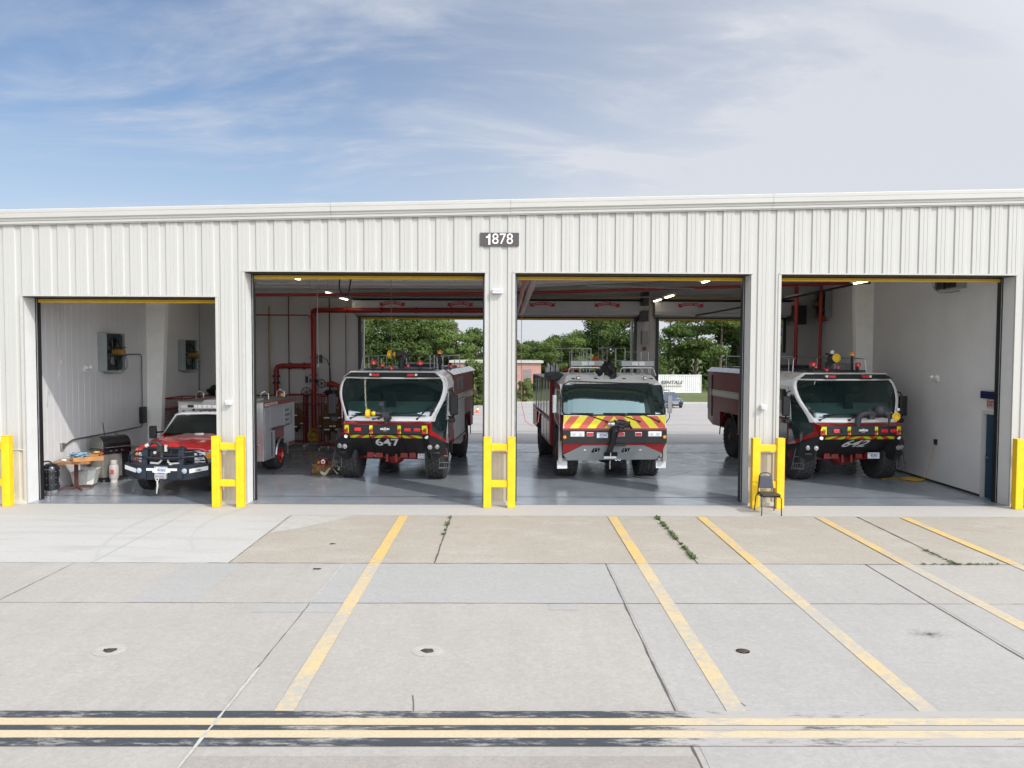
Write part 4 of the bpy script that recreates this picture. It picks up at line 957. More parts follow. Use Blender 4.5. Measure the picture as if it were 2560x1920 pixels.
    # cab corners (glass triangle between pillar and door) and door, both sides
    for s in (-1, 1):
        X = lambda x: s * x
        m = MB()   # white upper corner following the windscreen edge to the door line
        zz = [1.66, 1.80, 1.95, 2.1, 2.25, 2.4, 2.6, 2.72, 2.83]
        outer = []
        for z in zz:
            o = 1.515; y = 1.22 if z < 2.6 else 1.26
            if z > 2.65: o = 1.51 - (z - 2.65) * .45
            outer.append((o, y, z))
        for i in range(len(zz) - 1):
            a, b = P(s, zz[i], .0), P(s, zz[i+1], .0); c, d = outer[i+1], outer[i]
            k = .80 if zz[i] < 2.3 else 1.
            if zz[i] < 2.38:
                # only a strip beside the windscreen is painted; the rest is glazed
                e0 = Vector(a).lerp(Vector((X(d[0]), d[1], d[2])), .12); e1 = Vector(b).lerp(Vector((X(c[0]), c[1], c[2])), .12 if zz[i+1] < 2.35 else .12)
                m.face([a, b, e1, e0])
                f0 = Vector(a).lerp(Vector((X(d[0]), d[1], d[2])), .9); f1 = Vector(b).lerp(Vector((X(c[0]), c[1], c[2])), .9)
                m.face([f0, f1, (X(c[0]), c[1], c[2]), (X(d[0]), d[1], d[2])])
            else: m.face([a, b, (X(c[0]), c[1], c[2]), (X(d[0]), d[1], d[2])])
        o = m.build('corner_panel', white_paint, T, fix=False); o.modifiers.new('thick', 'SOLIDIFY').thickness = .02
        Uq = [(1.20, .40, 1.68), (1.20, .28, 1.44), (1.36, .52, 1.28), (1.505, .84, 1.16), (1.515, 1.22, 1.08)]
        Lq = [(1.13, .05, 1.60), (1.15, .13, 1.34), (1.33, .40, 1.20), (1.51, .70, 1.07), (1.515, 1.22, .98)]
        Uq = [Vector((X(p[0]), p[1], p[2])) for p in Uq]; Lq = [Vector((X(p[0]), p[1], p[2])) for p in Lq]
        m = MB(); zz2 = (1.66, 1.8, 1.95, 2.1, 2.25, 2.42)
        for a_, b_ in zip(zz2, zz2[1:]):
            m.face([P(s, a_, -.02), P(s, b_, -.02), (X(1.505), 1.22, b_), (X(1.505), 1.22, a_)])
        D0 = Vector((X(1.505), 1.22, 1.66)); ch_ = [P(s, 1.66, -.02)] + Uq[1:]
        for a_, b_ in zip(ch_, ch_[1:]): m.face([D0, a_, b_])
        m.build('corner_window', mat('corner_glass', (.02, .04, .04), .05, coat=.6, spec=.7), T, fix=True)
        m = MB()
        for k in range(4): m.face([Uq[k], Uq[k+1], Lq[k+1], Lq[k]])
        cf = m.build('corner_frame', red_paint, T, fix=True); cf.modifiers.new('thick', 'SOLIDIFY').thickness = .02
        # door
        D = MB(); y0, y1 = 1.24, 2.46
        def side(pts, nm, mt, off=0., th=.03, par=None):
            m = MB(); m.slab([(X(1.502 + off), y, z) for y, z in pts], th, (-s, 0, 0)); return m.build(nm, mt, par or T)
        Dr = side([(y0, 1.0), (y1, 1.0), (y1, 1.72), (y0, 1.72)], 'door', maroon)
        side([(y0, 1.725), (y1, 1.725), (y1, 2.66), (y0+.14, 2.62), (y0, 2.35)], 'door_upper', white_paint, 0, .03, Dr)
        side([(y0+.1, 1.84), (y1-.12, 1.84), (y1-.12, 2.52), (y0+.26, 2.52), (y0+.1, 2.3)], 'door_window', glass_side, .006, .012, Dr)
        side([(y0+.1, 1.12), (y0+.62, 1.12), (y0+.62, 1.66), (y0+.1, 1.66)], 'lower_window', glass_side, .006, .012, Dr)
        m = MB(); m.tube([(X(1.55), y0+.8, 1.3), (X(1.56), y0+.8, 1.6), (X(1.53), y0+.8, 1.62)], .015, 6); m.build('door_handle', steel, Dr)
        # mirror on arm
        mir = MB(); mir.tube([(X(1.48), 1.2, 1.75), (X(1.66), 1.05, 1.72), (X(1.72), 1.0, 1.82)], .022, 6); mir.tube([(X(1.48), 1.2, 2.5), (X(1.66), 1.05, 2.45), (X(1.70), 1.0, 2.35)], .018, 6)
        ma = mir.build('mirror_arm', black, T)
        m = MB(); m.box(*sorted((X(1.60), X(1.82))), .93, 1.03, 1.80, 2.36); m.build('mirror', black, ma, bevel=.03)
        m = MB(); m.box(*sorted((X(1.56), X(1.74))), .95, 1.05, 1.60, 1.72); m.build('lower_mirror', black, ma, bevel=.02)
        # black wheel house, fender edge and ladder step
        m = MB(); m.slab([(X(1.5), .45, 1.10), (X(1.5), 1.22, .98), (X(1.5), 1.95, .98), (X(1.5), 2.4, .95), (X(1.5), 2.46, .62), (X(1.5), 2.1, .62), (X(1.5), 2.0, 1.25), (X(1.5), 1.7, 1.44), (X(1.5), 1.1, 1.44), (X(1.5), .75, 1.3)], .05, (-s, 0, 0)) if False else m.box(*sorted((X(.85), X(1.49))), 2.2, 2.28, .6, 1.3); m.build('splash_guard', black, T)
        m = MB(); m.box(*sorted((X(.88), X(1.47))), .58, 2.0, 1.36, 1.40); m.box(*sorted((X(.86), X(.90))), .6, 2.0, .9, 1.38); m.slab([(X(.88), .50, 1.0), (X(1.47), .56, 1.05), (X(1.47), .62, 1.38), (X(.88), .58, 1.38)], .03, (0, 1, 0)); m.build('wheel_well', black, T)
        m = MB()
        sx, sy_ = 1.52, .62
        m.tube([(X(sx-.15), sy_+.15, .98), (X(sx-.15), sy_, .92), (X(sx-.17), sy_, .36), (X(sx+.13), sy_+.08, .34), (X(sx+.02), sy_+.06, .92)], .012, 6)
        for z in (.38, .52, .7): m.tube([(X(sx-.16), sy_, z), (X(sx+.1 - (z-.38)*.1), sy_+.07, z)], .010, 5)
        for q in (.0, .06, .12): m.tube([(X(sx-.04+q), sy_+.03, .36), (X(sx-.02+q), sy_+.03, .54)], .007, 5)
        m.build('ladder_step', mat('step_wire', (.12, .125, .13), .4, metal=.6), T)
    # bumper: black moulded nose that sweeps back towards the chin
    def yb(x, z):
        ax = abs(x); y = 0.
        if z < 1.34: y = (1.34 - z) * (1.35 if ax < .95 else 1.35 - .9 * min(1, (ax-.95)/.2))
        if ax > .9: y += (ax - .9) * .42 + max(0, ax - 1.13) * .35
        return y
    def zt(ax): return 1.60 if ax <= 1.13 else 1.60 - (ax - 1.13) * 12 if ax < 1.15 else 1.34 - (ax - 1.15) * .72
    def zb(ax): return .645 if ax < .80 else .645 - (ax - .8) * .08 if ax < 1.25 else .61 + (ax - 1.25) * .45
    xs = [0, .22, .42, .435, .75, .95, 1.13, 1.15, 1.25, 1.38, 1.50]; xs = [-x for x in xs[:0:-1]] + xs
    m = MB(); V_ = []
    lv = [1.0, .88, .75, .72, .6, .45, .3, .15, 0]
    for x in xs:
        ax = abs(x); a, b = zt(ax), zb(ax)
        V_.append([Vector((x, yb(x, b + (a-b)*t), b + (a-b)*t)) for t in lv])
    for i in range(len(xs) - 1):
        for j in range(len(lv) - 1): m.face([V_[i][j], V_[i+1][j], V_[i+1][j+1], V_[i][j+1]])
        m.face([V_[i][0] + Vector((0, .35, .03)), V_[i+1][0] + Vector((0, .35, .03)), V_[i+1][0], V_[i][0]])
        m.face([V_[i][-1], V_[i+1][-1], V_[i+1][-1] + Vector((0, .2, 0)), V_[i][-1] + Vector((0, .2, 0))])
    B = m.build('bumper', black, T, fix=False, smooth=True)
    # white side radiused hood between bumper and windscreen
    m = MB(); m.add([(-1.14, .04, 1.605), (1.14, .04, 1.605), (1.17, .26, 1.68), (-1.17, .26, 1.68)], [(0, 1, 2, 3)]); m.build('nose_panel', red_paint, T, fix=False)
    # panel gaps
    m = MB()
    for s in (-1, 1):
        pts = [(s*.43, yb(.43, z) - .002, z) for z in (1.6, 1.34, 1.1, .9, .72)]
        m.tube(pts, .009, 4)
        m.tube([(s*1.14, yb(1.14, z) - .0, z) for z in (1.32, 1.1, .9, .68)], .008, 4)
    m.tube([(-1.12, -.002, 1.335), (1.12, -.002, 1.335)], .006, 4); m.build('panel_gap', mat('gap_black', (.002, .002, .002), .8), B)
    chevron_strip(B, -.98, -.445, 1.235, 1.325, yb, lean=1.9, w=.17); chevron_strip(B, -.415, .415, 1.235, 1.325, yb, lean=1.9, w=.17, ctr=0); chevron_strip(B, .445, .98, 1.235, 1.325, yb, lean=1.9, w=.17)
    # upright reflective squares
    for x0, x1 in ((-1.125, -.99), (-.425, -.33), (.33, .425), (.98, 1.125)):
        m = MB(); s = -1 if x0 < 0 else 1; f = lambda x: yb(x, 1.5) - .004
        def q(p, mi): m.mi = mi; m.slab([(x, f(x) - .002*mi, z) for x, z in p], .004, (0, -1, 0))
        q([(x0, 1.36), (x1, 1.36), (x1, 1.585), (x0, 1.585)], 0); w_ = x1 - x0
        q([(x0, 1.51), (x1, 1.51), (x1, 1.585), (x0, 1.585)], 1); q([(x0, 1.47), (x0 + w_*.3, 1.47), (x0 + w_*.3, 1.51), (x0, 1.51)], 1); q([(x1-.03, 1.40), (x1, 1.36), (x1, 1.50), (x1 - .03, 1.50)], 1)
        sq = m.build('reflective_square', [chev_red, chev_lime], B)
        m = MB(); xc = (x0+x1)/2; m.box(xc-.045, xc+.045, f(xc)-.03, f(xc)-.004, 1.425, 1.485); m.build('side_lamp', mat('dark_red_lens', (.3, .03, .01), .3), sq, bevel=.01)
    for x in (-.74, .60, .86):
        m = MB(); m.box(x-.09, x+.09, yb(x, 1.48)-.035, yb(x, 1.48)-.002, 1.43, 1.52); m.build('warning_light', lens_red, B, bevel=.015)
    m = MB(); m.cyl((-.52, -.03, 1.47), (-.52, .0, 1.47), .055, n=16); m.box(-.6, -.44, -.02, .0, 1.41, 1.53); m.build('siren_speaker', blackm, B)
    m = MB(); m.slab([(-.33, -.006, 1.355), (.33, -.006, 1.355), (.33, -.006, 1.59), (-.33, -.006, 1.59)], .03, (0, -1, 0)); C = m.build('centre_cover', black, B, bevel=.01)
    text('OSHKOSH', 'maker_lettering', letter_white, .062, (0, -.0405, 1.49), FR, C, bold=.004, ext=.002, w=.25)
    m = MB(); m.box(-.03, .03, -.042, -.037, 1.525, 1.535); m.box(-.045, .045, -.042, -.037, 1.44, 1.447); m.build('maker_mark', letter_white, C)
    m = MB(); m.cyl((-.35, -.02, 1.61), (-.35, -.02, 1.615), .1)
    # numerals follow the swept nose
    t = text(num, 'numerals', letter_white, .30, (-.02 if not italic else -.06, yb(0, 1.08) - .014, 1.085), (R(90) - math.atan(1.35) * 0 - R(0), 0, 0), B, bold=.005, shear=.35 if italic else 0, ext=.003, w=.66 if not italic else .70)
    for v in t.data.vertices: v.co.z += v.co.y * 1.35     # local z points to the viewer: lean onto the face
    if not italic: pass
    for s in (-1, 1):
        for x in (1.16, 1.33):
            m = MB(); y = yb(x, .98); m.cyl((s*x, y - .035, .985), (s*x, y + .03, .985), .062, n=18); hb = m.build('headlight', chrome, B, smooth=True)
            m = MB(); m.lathe([(.054, -.0), (.045, -.012), (.01, -.018)], (s*x, y - .035, .985), axis='Y', n=18); m.build('lens', mat('clear_lens', (.30, .31, .32), .08, metal=.5, coat=1.), hb, smooth=True)
        pass
        m = MB(); m.cyl((s*1.09, yb(1.09, 1.28) - .02, 1.275), (s*1.09, yb(1.09, 1.28) + .02, 1.275), .05, n=18); m.build('fog_lamp', lens_white, B, smooth=True)
        m = MB(); m.blob((s*1.27, yb(1.27, .82) + .0, .80), (.15, .05, .055), n=8, amp=0); m.build('lower_lamp_cover', blackm, B, smooth=True)
    # tow eye, towing lugs, number plate
    m = MB(); m.tube([(-.42 + .075*math.cos(t), .85, .71 + .085*math.sin(t)) for t in [2*PI*k/16 for k in range(16)]], .016, 6, True); m.build('tow_eye', steel, B)
    if plate == 'diesel':
        flatquad(B, 'fuel_sign', letter_white, [(.73, .83, .60), (1.03, .83, .60), (1.03, .83, .77), (.73, .83, .77)], .01)
        ps = [c for c in B.children if c.name.startswith('fuel_sign')][0]
        for k, s_ in enumerate(('Biodiesel', 'F&D 5ODW', 'Use Only')): text(s_, 'lettering', letter_navy, .052, (.88, .815, .735 - .05*k), FR, ps, ext=.001, w=.24)
    else:
        flatquad(B, 'number_plate', mat('plate_white', (.62, .66, .70), .4), [(.50, .62, .64), (.84, .62, .64), (.84, .62, .81), (.50, .62, .81)], .01)
        ps = [c for c in B.children if c.name.startswith('number_plate')][0]
        text(plate, 'lettering', letter_navy, .10, (.68, .605, .722), FR, ps, ext=.001, w=.2, bold=.002)
        m = MB(); m.box(.515, .545, .604, .61, .78, .80); m.box(.795, .825, .604, .61, .78, .80); m.box(.56, .78, .604, .61, .787, .797); m.box(.58, .76, .604, .61, .655, .662); m.build('plate_marks', letter_navy, ps)
    # chassis and axle
    m = MB()
    m.box(-.85, .85, 1.1, 1.25, .58, .70); m.box(-.45, -.25, .8, 8.3, .62, .95); m.box(.25, .45, .8, 8.3, .62, .95); m.cyl((-1.1, 1.25, .62), (1.1, 1.25, .62), .10); m.cyl((-1.1, 6.0, .62), (1.1, 6.0, .62), .10)
    m.blob((0, 1.25, .6), (.28, .22, .22), n=8, amp=0); m.blob((0, 6.0, .6), (.3, .25, .25), n=8, amp=0)
    for s in (-1, 1): m.tube([(s*.3, 1.1, .8), (s*.62, 1.15, .66), (s*.95, 1.2, .7)], .05, 8); m.box(*sorted((s*.5, s*.68)), .78, .98, .62, .86); m.box(*sorted((s*.1, s*.16)), .8, .9, .5, .72)
    m.build('chassis', under_red, T)
    m = MB(); m.box(-1.0, 1.0, 1.9, 5.0, .7, 1.2); m.box(-1.0, 1.0, 6.9, 8.2, .8, 1.2); m.build('underbody', blackm, T)
    for s in (-1, 1):
        wheel(T, s*1.20, 1.28, .67, .52, s, dirty_rim); wheel(T, s*1.20, 6.0, .67, .52, s, dirty_rim)
    # body
    m = MB()
    def sec(y, w, z0, z1, c): return [(-w, y, z0), (-w, y, z1 - c*.8), (-w + c, y, z1), (w - c, y, z1), (w, y, z1 - c*.8), (w, y, z0)]
    secs = [sec(2.5, 1.50, .85, 2.98, .18), sec(5.05, 1.5, .85, 2.98, .18)]
    def loft(a, b):
        n = len(a)
        for i in range(n): m.face([a[i], a[(i+1) % n], b[(i+1) % n], b[i]])
    def block(y0, y1, z0, w=1.5, z1=2.98, w2=None, z2=None):
        a, b = sec(y0, w, z0, z1, .18), sec(y1, w2 or w, z0 if z2 is None else z2, z1, .18); loft(a, b); m.face(a); m.face(b[::-1])
    block(2.5, 5.15, .85); block(5.153, 6.85, 1.48); block(6.853, 7.6, .95); block(7.603, 8.5, .95, 1.5, 2.98, 1.38, 1.1)
    Bd = m.build('body', maroon, T, bevel=.01)
    m = MB()
    for s in (-1, 1): m.slab([(s*1.30, 2.5, 2.995), (s*1.505, 2.5, 2.86), (s*1.505, 8.3, 2.86), (s*1.30, 8.3, 2.995)], .02, (s*.5, 0, .8))
    m.build('roof_edge', white_paint, Bd)
    for s in (-1, 1):
        for (y0, y1, z0, z1) in ((2.56, 3.78, .95, 2.08), (3.84, 5.05, .95, 2.08)):
            m = MB(); m.box(*sorted((s*1.495, s*1.512)), y0, y1, z0, z1); sh = m.build('roller_shutter', shutter_grey, Bd)
            m = MB()
            for k in range(12): z = z0 + (z1-z0)*(k+.5)/12; m.box(*sorted((s*1.512, s*1.516)), y0+.02, y1-.02, z-.004, z+.004)
            m.build('slat_lines', steel, sh)
        m = MB(); m.box(*sorted((s*1.496, s*1.508)), 5.1, 7.9, 2.0, 2.22); m.box(*sorted((s*1.496, s*1.508)), 2.56, 5.05, 2.11, 2.24); st = m.build('side_stripe', mat('dull_white_stripe', (.55, .54, .52), .3, coat=.4), Bd)
        m = MB(); m.box(*sorted((s*1.508, s*1.510)), 2.56, 7.9, 2.03, 2.04); m.box(*sorted((s*1.508, s*1.510)), 2.56, 7.9, 2.18, 2.19); m.build('pin_stripe', red_paint, st)
        m = MB(); m.box(*sorted((s*1.49, s*1.506)), 3.0, 3.7, 2.35, 2.75); m.box(*sorted((s*1.49, s*1.506)), 3.9, 4.7, 2.35, 2.75); m.build('side_window', glass_side, Bd)
        m = MB(); m.slab([(s*1.49, 7.7, 2.75), (s*1.40, 8.4, 2.7), (s*1.40, 8.4, 1.5), (s*1.49, 7.7, 1.25)], .03, (s, 0, 0)); m.build('engine_grille', black, Bd)
        # arch opening lip and lower gear
        m = MB(); m.tube([(s*1.5, 6.0 + .84*math.cos(t), .67 + .84*math.sin(t)) for t in [PI*k/14 for k in range(15)]], .02, 6); m.build('wheel_arch', black, Bd)
        m = MB(); m.tube([(s*1.53, 2.6, .88), (s*1.53, 5.0, .88)], .025, 6); m.build('side_rail', steel, Bd)
        m = MB(); m.box(*sorted((s*1.2, s*1.47)), 4.3, 5.0, .62, .86); m.build('battery_box', mat('dull_alu', (.35, .35, .35), .5, metal=.5), T)
        m = MB(); m.tube([(s*1.54, 2.7, 2.2), (s*1.58, 2.72, 1.9), (s*1.54, 2.7, 1.0)], .015, 6); m.build('grab_rail', steel, Bd)
    # roof equipment
    m = MB(); m.box(-1.0, 1.0, 1.7, 2.3, 3.02, 3.06); m.box(-.9, .9, 3.2, 7.8, 2.98, 3.05); m.box(-.6, .6, 4.5, 6.0, 3.05, 3.16); m.build('roof_deck', blackm, T)
    m = MB()
    for s in (-1, 1):
        m.tube([(s*1.12, 1.9, 3.0), (s*1.08, 1.95, 3.36), (s*1.02, 2.0, 3.40), (s*1.02, 7.6, 3.42), (s*1.02, 7.6, 3.0)], .017, 6)
        for y in (2.4, 3.6, 4.8, 6.2): m.cyl((s*1.02, y, 3.0), (s*1.02, y, 3.41), .012, n=6)
    m.tube([(-1.02, 7.6, 3.42), (1.02, 7.6, 3.42)], .015, 6)
    m.build('roof_rail', steel, T)
    if not italic:
        m = MB()
        for x in (.78, .9, 1.15): m.cyl((x, 2.6, 3.0), (x, 2.6, 3.44), .014, n=6)
        for x in (-.85, -.6, .15): m.cyl((x, 2.2, 3.0), (x, 2.2, 3.35), .009, n=6)
        m.build('roof_post', alu, T)
    for x, y, r, h, p in ((-.68, 1.55, .085, .12, .14), (-.48, 1.8, .07, .09, .08), (-.2, 1.7, .07, .08, .0), (.66, 1.55, .085, .11, .14), (1.35, 2.9, .07, .09, .03), (.25, 1.9, .05, .1, .05)): beacon(T, x, y, 3.0, r, h, lens_red, p)
    beacon(T, 1.05 if not italic else .62, 2.7 if not italic else 1.8, 3.0, .08, .10, lens_amber, .44)
    # roof nozzle
    X0, Y0, face = roof_nozzle
    m = MB(); m.cyl((X0, Y0, 3.0), (X0, Y0, 3.30), .085, n=16); m.tube([(X0, Y0, 3.25), (X0+.02, Y0, 3.42), (X0-.02, Y0-.08, 3.48), (X0-.14, Y0-.16, 3.46)] if not face else [(X0, Y0, 3.2), (X0+.06, Y0-.1, 3.36), (X0+.06, Y0-.3, 3.4)], .09, 12); m.blob((X0 + .08, Y0, 3.36), (.13, .12, .16), n=8, amp=.3, seed=4)
    m.box(X0 - .06, X0 + .10, Y0 - .06, Y0 + .06, 3.50, 3.56)
    rt = m.build('roof_nozzle', mat('nozzle_dark_grey', (.045, .047, .05), .5, var=.2), T, smooth=True)
    m = MB()
    if face: m.lathe([(.10, 0), (.125, -.05), (.10, -.06), (.085, -.02)], (X0 + .06, Y0 - .32, 3.42), axis='Y', n=24)
    else: m.lathe([(.12, 0), (.13, -.09), (.09, -.11), (.06, -.05)], (X0 - .26, Y0 - .2, 3.46), axis='X', n=20); m.lathe([(.07, 0), (.08, -.04), (.05, -.07)], (X0 - .14, Y0 - .2, 3.46), axis='X', n=16)
    m.build('nozzle_tip', mat('nozzle_yellow', (.75, .48, .02), .4), rt, smooth=True)
    m = MB(); xx, yy, zz = (X0 - .0, Y0 - .2, 3.58); m.box(xx-.045, xx+.045, yy-.04, yy+.04, zz-.04, zz+.05); m.build('spot_lamp', lens_white, rt) if face else None
    # bumper nozzle
    if bump_nozzle == 'small':
        m = MB(); m.cyl((.0, .12, 1.60), (.02, .10, 1.86), .055, n=12); m.box(-.08, .10, .0, .2, 1.80, 1.95); m.tube([(0, .1, 1.88), (-.15, .04, 1.90), (-.32, .0, 1.90)], .045, 10); m.tube([(.05, .1, 1.9), (.12, .1, 1.98), (.1, .08, 2.05)], .03, 8)
        m.tube([(-.05, .1, 1.95), (-.10, .1, 2.1), (-.08, .08, 2.2)], .025, 6); m.box(-.16, -.04, .02, .1, 2.1, 2.22); m.blob((.04, .1, 1.78), (.1, .08, .1), n=7, amp=.5, seed=2); m.tube([(-.3, .04, 1.75), (-.15, .06, 1.80), (0, .1, 1.82)], .02, 6); m.cyl((-.33, .0, 1.75), (-.33, .1, 1.75), .03)
        bn = m.build('bumper_nozzle', MATS['nozzle_dark_grey'], T, smooth=True)
        m = MB(); m.lathe([(.07, .1), (.12, .09), (.125, 0), (.10, -.02), (.05, .03)], (-.50, .0, 1.90), axis='X', n=20); m.lathe([(.05, .1), (.07, .05), (.05, 0)], (-.36, .0, 1.90), axis='X', n=14); m.build('nozzle_tip', MATS['nozzle_yellow'], bn, smooth=True)
    else:
        m = MB(); m.tube([(-.10, .08, 1.58), (-.10, .06, 1.80), (-.04, .04, 1.91), (.1, .04, 1.95), (.35, .06, 1.93), (.52, .1, 1.95)], .085, 14); m.blob((.5, .05, 2.02), (.19, .17, .17), n=10, amp=.12, seed=3); m.tube([(.55, .0, 2.0), (.68, -.05, 1.92), (.70, -.08, 1.80), (.70, -.05, 1.60)], [.1, .085, .04, .01], 10)
        m.box(.18, .32, -.02, .12, 1.78, 1.9)
        bn = m.build('bumper_nozzle', MATS['nozzle_dark_grey'], T, smooth=True)
        m = MB(); m.lathe([(.10, 0), (.115, -.05), (.088, -.06), (.07, -.02), (.03, -.01)], (.84, -.12, 1.87), axis='Y', n=24); m.build('nozzle_tip', MATS['nozzle_yellow'], bn, smooth=True)
        m = MB(); m.cyl((.84, -.12, 1.87), (.84, .1, 1.87), .075, n=16); m.cyl((.6, -.04, 1.87), (.84, 0, 1.87), .05, n=12); m.build('nozzle_barrel', black, bn)
        m = MB(); m.box(.91, .98, -.08, .0, 2.02, 2.09); m.build('spot_lamp', lens_white, bn)
        m = MB(); m.tube([(.22 + .03*math.cos(t), .04 + .09*math.sin(t)*0, 1.94 + .1*math.sin(t)) for t in [2*PI*k/14 for k in range(14)]], .01, 5, True); m.build('clamp_ring', steel, bn)
    # wipers
    def S3(u, z): return P(u, z, .03)
    for (u0, u1, u2) in ((-.84, -.5, -.1), (-.2, .12, .55)) :
        a = S3(u0, 1.74); b = S3(u1, 1.90); wiper(T, a, b, (S3(u1 - .22, 1.865), S3(u2 + .12, 1.915)))
    if not italic: a = S3(.66, 1.74); wiper(T, a, S3(.8, 2.0), (S3(.72, 1.88), S3(.93, 2.25)))
    m = MB(); m.box(*sorted((1.10, 1.24)) if not italic else (-1.24, -1.10), .42, .56, 1.93, 2.02); m.build('camera_pod', black, T, bevel=.01)
    if italic:
        flatquad(T, 'windscreen_paper', mat('paper', (.6, .65, .6), .8), [(.12, .64, 1.99), (.52, .64, 1.99), (.46, .86, 2.06), (.06, .86, 2.06)], .004, (0, 0, 1))
    return T

t647 = crash_truck((-3.20, 2.75), -4.0, '647', False, 'red and white airport crash truck numbered 647 standing in the second bay', 'diesel', 'small', (-.02, 2.3, False))
t642 = crash_truck((9.60, 2.85), 4.6, '642', True, 'airport crash truck numbered 642 with a curved front nozzle in the right hand bay', '93392', 'big', (-.05, 1.9, True))

# ------------------------------------------------------------------ older crash truck with chevrons
def chevron_truck(loc, rz):
    T = empty('fire_truck', (*loc, 0), rz, 'boxy fire truck with yellow and red chevrons below its wide windscreen in the third bay', 'fire truck', 'airport crash trucks')
    hb = lambda z: 1.40 if z > 1.09 else 1.40 - (1.09 - z) * .28
    # lower front
    yl = lambda z: 0 if z >= 1.09 else (1.09 - z) * .55
    def fp(poly, nm, mt, off=0., par=T, th=.03, **k):
        m = MB(); m.slab([(x, yl(z) - off, z) for x, z in poly], th, (0, 1, 0)); return m.build(nm, mt, par, **k)
    F = fp([(-.86, 1.03), (.80, 1.03), (1.33, .80), (1.20, .61), (-1.27, .59), (-1.38, .76)], 'grey_bumper', grey_paint, 0)
    m = MB(); m.box(-1.2, 1.15, .3, .6, .6, .66); m.build('bumper_lip', grey_paint, F)
    fp([(-1.41, 1.09), (1.41, 1.09), (1.33, .802), (.80, 1.032), (-.86, 1.032), (-1.39, .78)], 'red_wedge', red_paint, 0)
    fp([(-1.42, 1.092), (1.42, 1.092), (1.42, 1.45), (-1.42, 1.45)], 'black_band', black, .035, th=.06, bevel=.008)
    fp([(-1.42, 1.45), (1.42, 1.45), (1.42, 1.50), (-1.42, 1.50)], 'red_sill', red_paint, .03, th=.05)
    # chevrons
    yc = lambda x, z: -.01 + (z - 1.5) * .15
    m = MB(); m.slab([(-1.41, yc(0, 1.5), 1.5), (1.41, yc(0, 1.5), 1.5), (1.39, yc(0, 1.84), 1.845), (-1.39, yc(0, 1.84), 1.845)], .04, (0, 1, 0)); ch = m.build('nose_panel', white_paint, T)
    chevron_strip(ch, -1.385, 1.385, 1.505, 1.83, yc, 'chevrons', (chev_yellow, mat('chevron_coral', (.62, .10, .06), .4, var=.05)), lean=.85, w=.235, ctr=-.02)
    # windscreen
    WZ0, WZ1, y0, y1 = 1.85, 2.67, .05, .40
    hwz = lambda z: 1.435 - (z - WZ0) * .05
    yw = lambda u, z: y0 + (y1-y0)*(z-WZ0)/(WZ1-WZ0) + .10 * abs(u)**4
    us = [-1 + 2*i/20 for i in range(21)]; zs = [WZ0 + (WZ1-WZ0)*j/6 for j in range(7)]
    m = MB()
    for i in range(20):
        for j in range(6): m.face([Vector((u*hwz(z)*.985, yw(u, z), z)) for u, z in ((us[i], zs[j]), (us[i+1], zs[j]), (us[i+1], zs[j+1]), (us[i], zs[j+1]))])
    m.build('windscreen', wind_r, T, fix=False, smooth=True)
    m = MB(); G = lambda u, z: (u*hwz(z)*.985, yw(u, z) - .01, z)
    cr = [(.9, WZ0+.005), (.97, WZ0+.02), (1, WZ0+.08)] + [(1, WZ0 + .1 + .62*k/6) for k in range(7)] + [(1, WZ1-.06), (.97, WZ1-.015), (.92, WZ1)]
    loop = [G(u, z) for u, z in cr] + [G(.9 - 1.8*k/14, WZ1) for k in range(15)] + [G(-u, z) for u, z in cr[::-1]] + [G(-.88 + 1.76*k/14, WZ0+.003) for k in range(15)]
    m.tube(loop, .022, 6, True); m.build('windscreen_gasket', black, T, smooth=True)
    for s in (-1, 1):
        m = MB()
        for j in range(6):
            a, b = zs[j], zs[j+1]
            m.face([(s*hwz(a)*.985, yw(1, a), a), (s*hwz(b)*.985, yw(1, b), b), (s*1.45, .55, b), (s*1.45, .40, a)])
        m.build('cab_pillar', white_paint, T, fix=False)
    # dark cab interior
    m = MB(); m.box(-1.3, 1.3, .25, .9, 1.5, 1.9); m.build('dashboard', mat('dash_dark', (.08, .09, .09), .7), T)
    m = MB(); m.box(-1.38, 1.38, 2.2, 2.3, 1.2, 2.85); m.build('cab_liner', cabin_m, T)
    for x in (-.8, 0, .8): m = MB(); m.box(x-.25, x+.25, 1.5, 1.65, 1.3, 2.3); m.build('seat', seat_m, T, bevel=.04)
    # roof brow
    m = MB(); m.add([(-1.34, .44, 2.68), (1.34, .44, 2.68), (1.20, .95, 2.92), (-1.20, .95, 2.92), (-1.41, .62, 2.62), (1.41, .62, 2.62), (-1.41, 2.4, 2.70), (1.41, 2.4, 2.70), (-1.22, 2.4, 2.94), (1.22, 2.4, 2.94)],
        [(0, 1, 2, 3), (1, 5, 7, 9, 2), (0, 3, 8, 6, 4), (3, 2, 9, 8)]); bw = m.build('roof', mat('grey_white_roof', (.72, .72, .69), .4, var=.05), T, fix=False)
    m = MB(); m.slab([(-1.36, .41, 2.66), (1.36, .41, 2.66), (1.33, .45, 2.70), (-1.33, .45, 2.70)], .03, (0, 1, 0)); m.build('drip_edge', white_paint, bw)
    m = MB()
    for x in (-1.05, -.42, .02, .38, 1.15): m.blob((x, .72, 2.82), (.055, .03, .018), n=6, amp=0)
    m.build('marker_light', blackm, bw)
    for x in (-.92, .95):
        m = MB(); m.box(x-.05, x+.05, .60, .66, 2.80, 2.88); sp_ = m.build('spot_lamp', black, bw, bevel=.01); m = MB(); m.box(x-.038, x+.038, .592, .60, 2.812, 2.868); m.build('lens', lens_white, sp_)
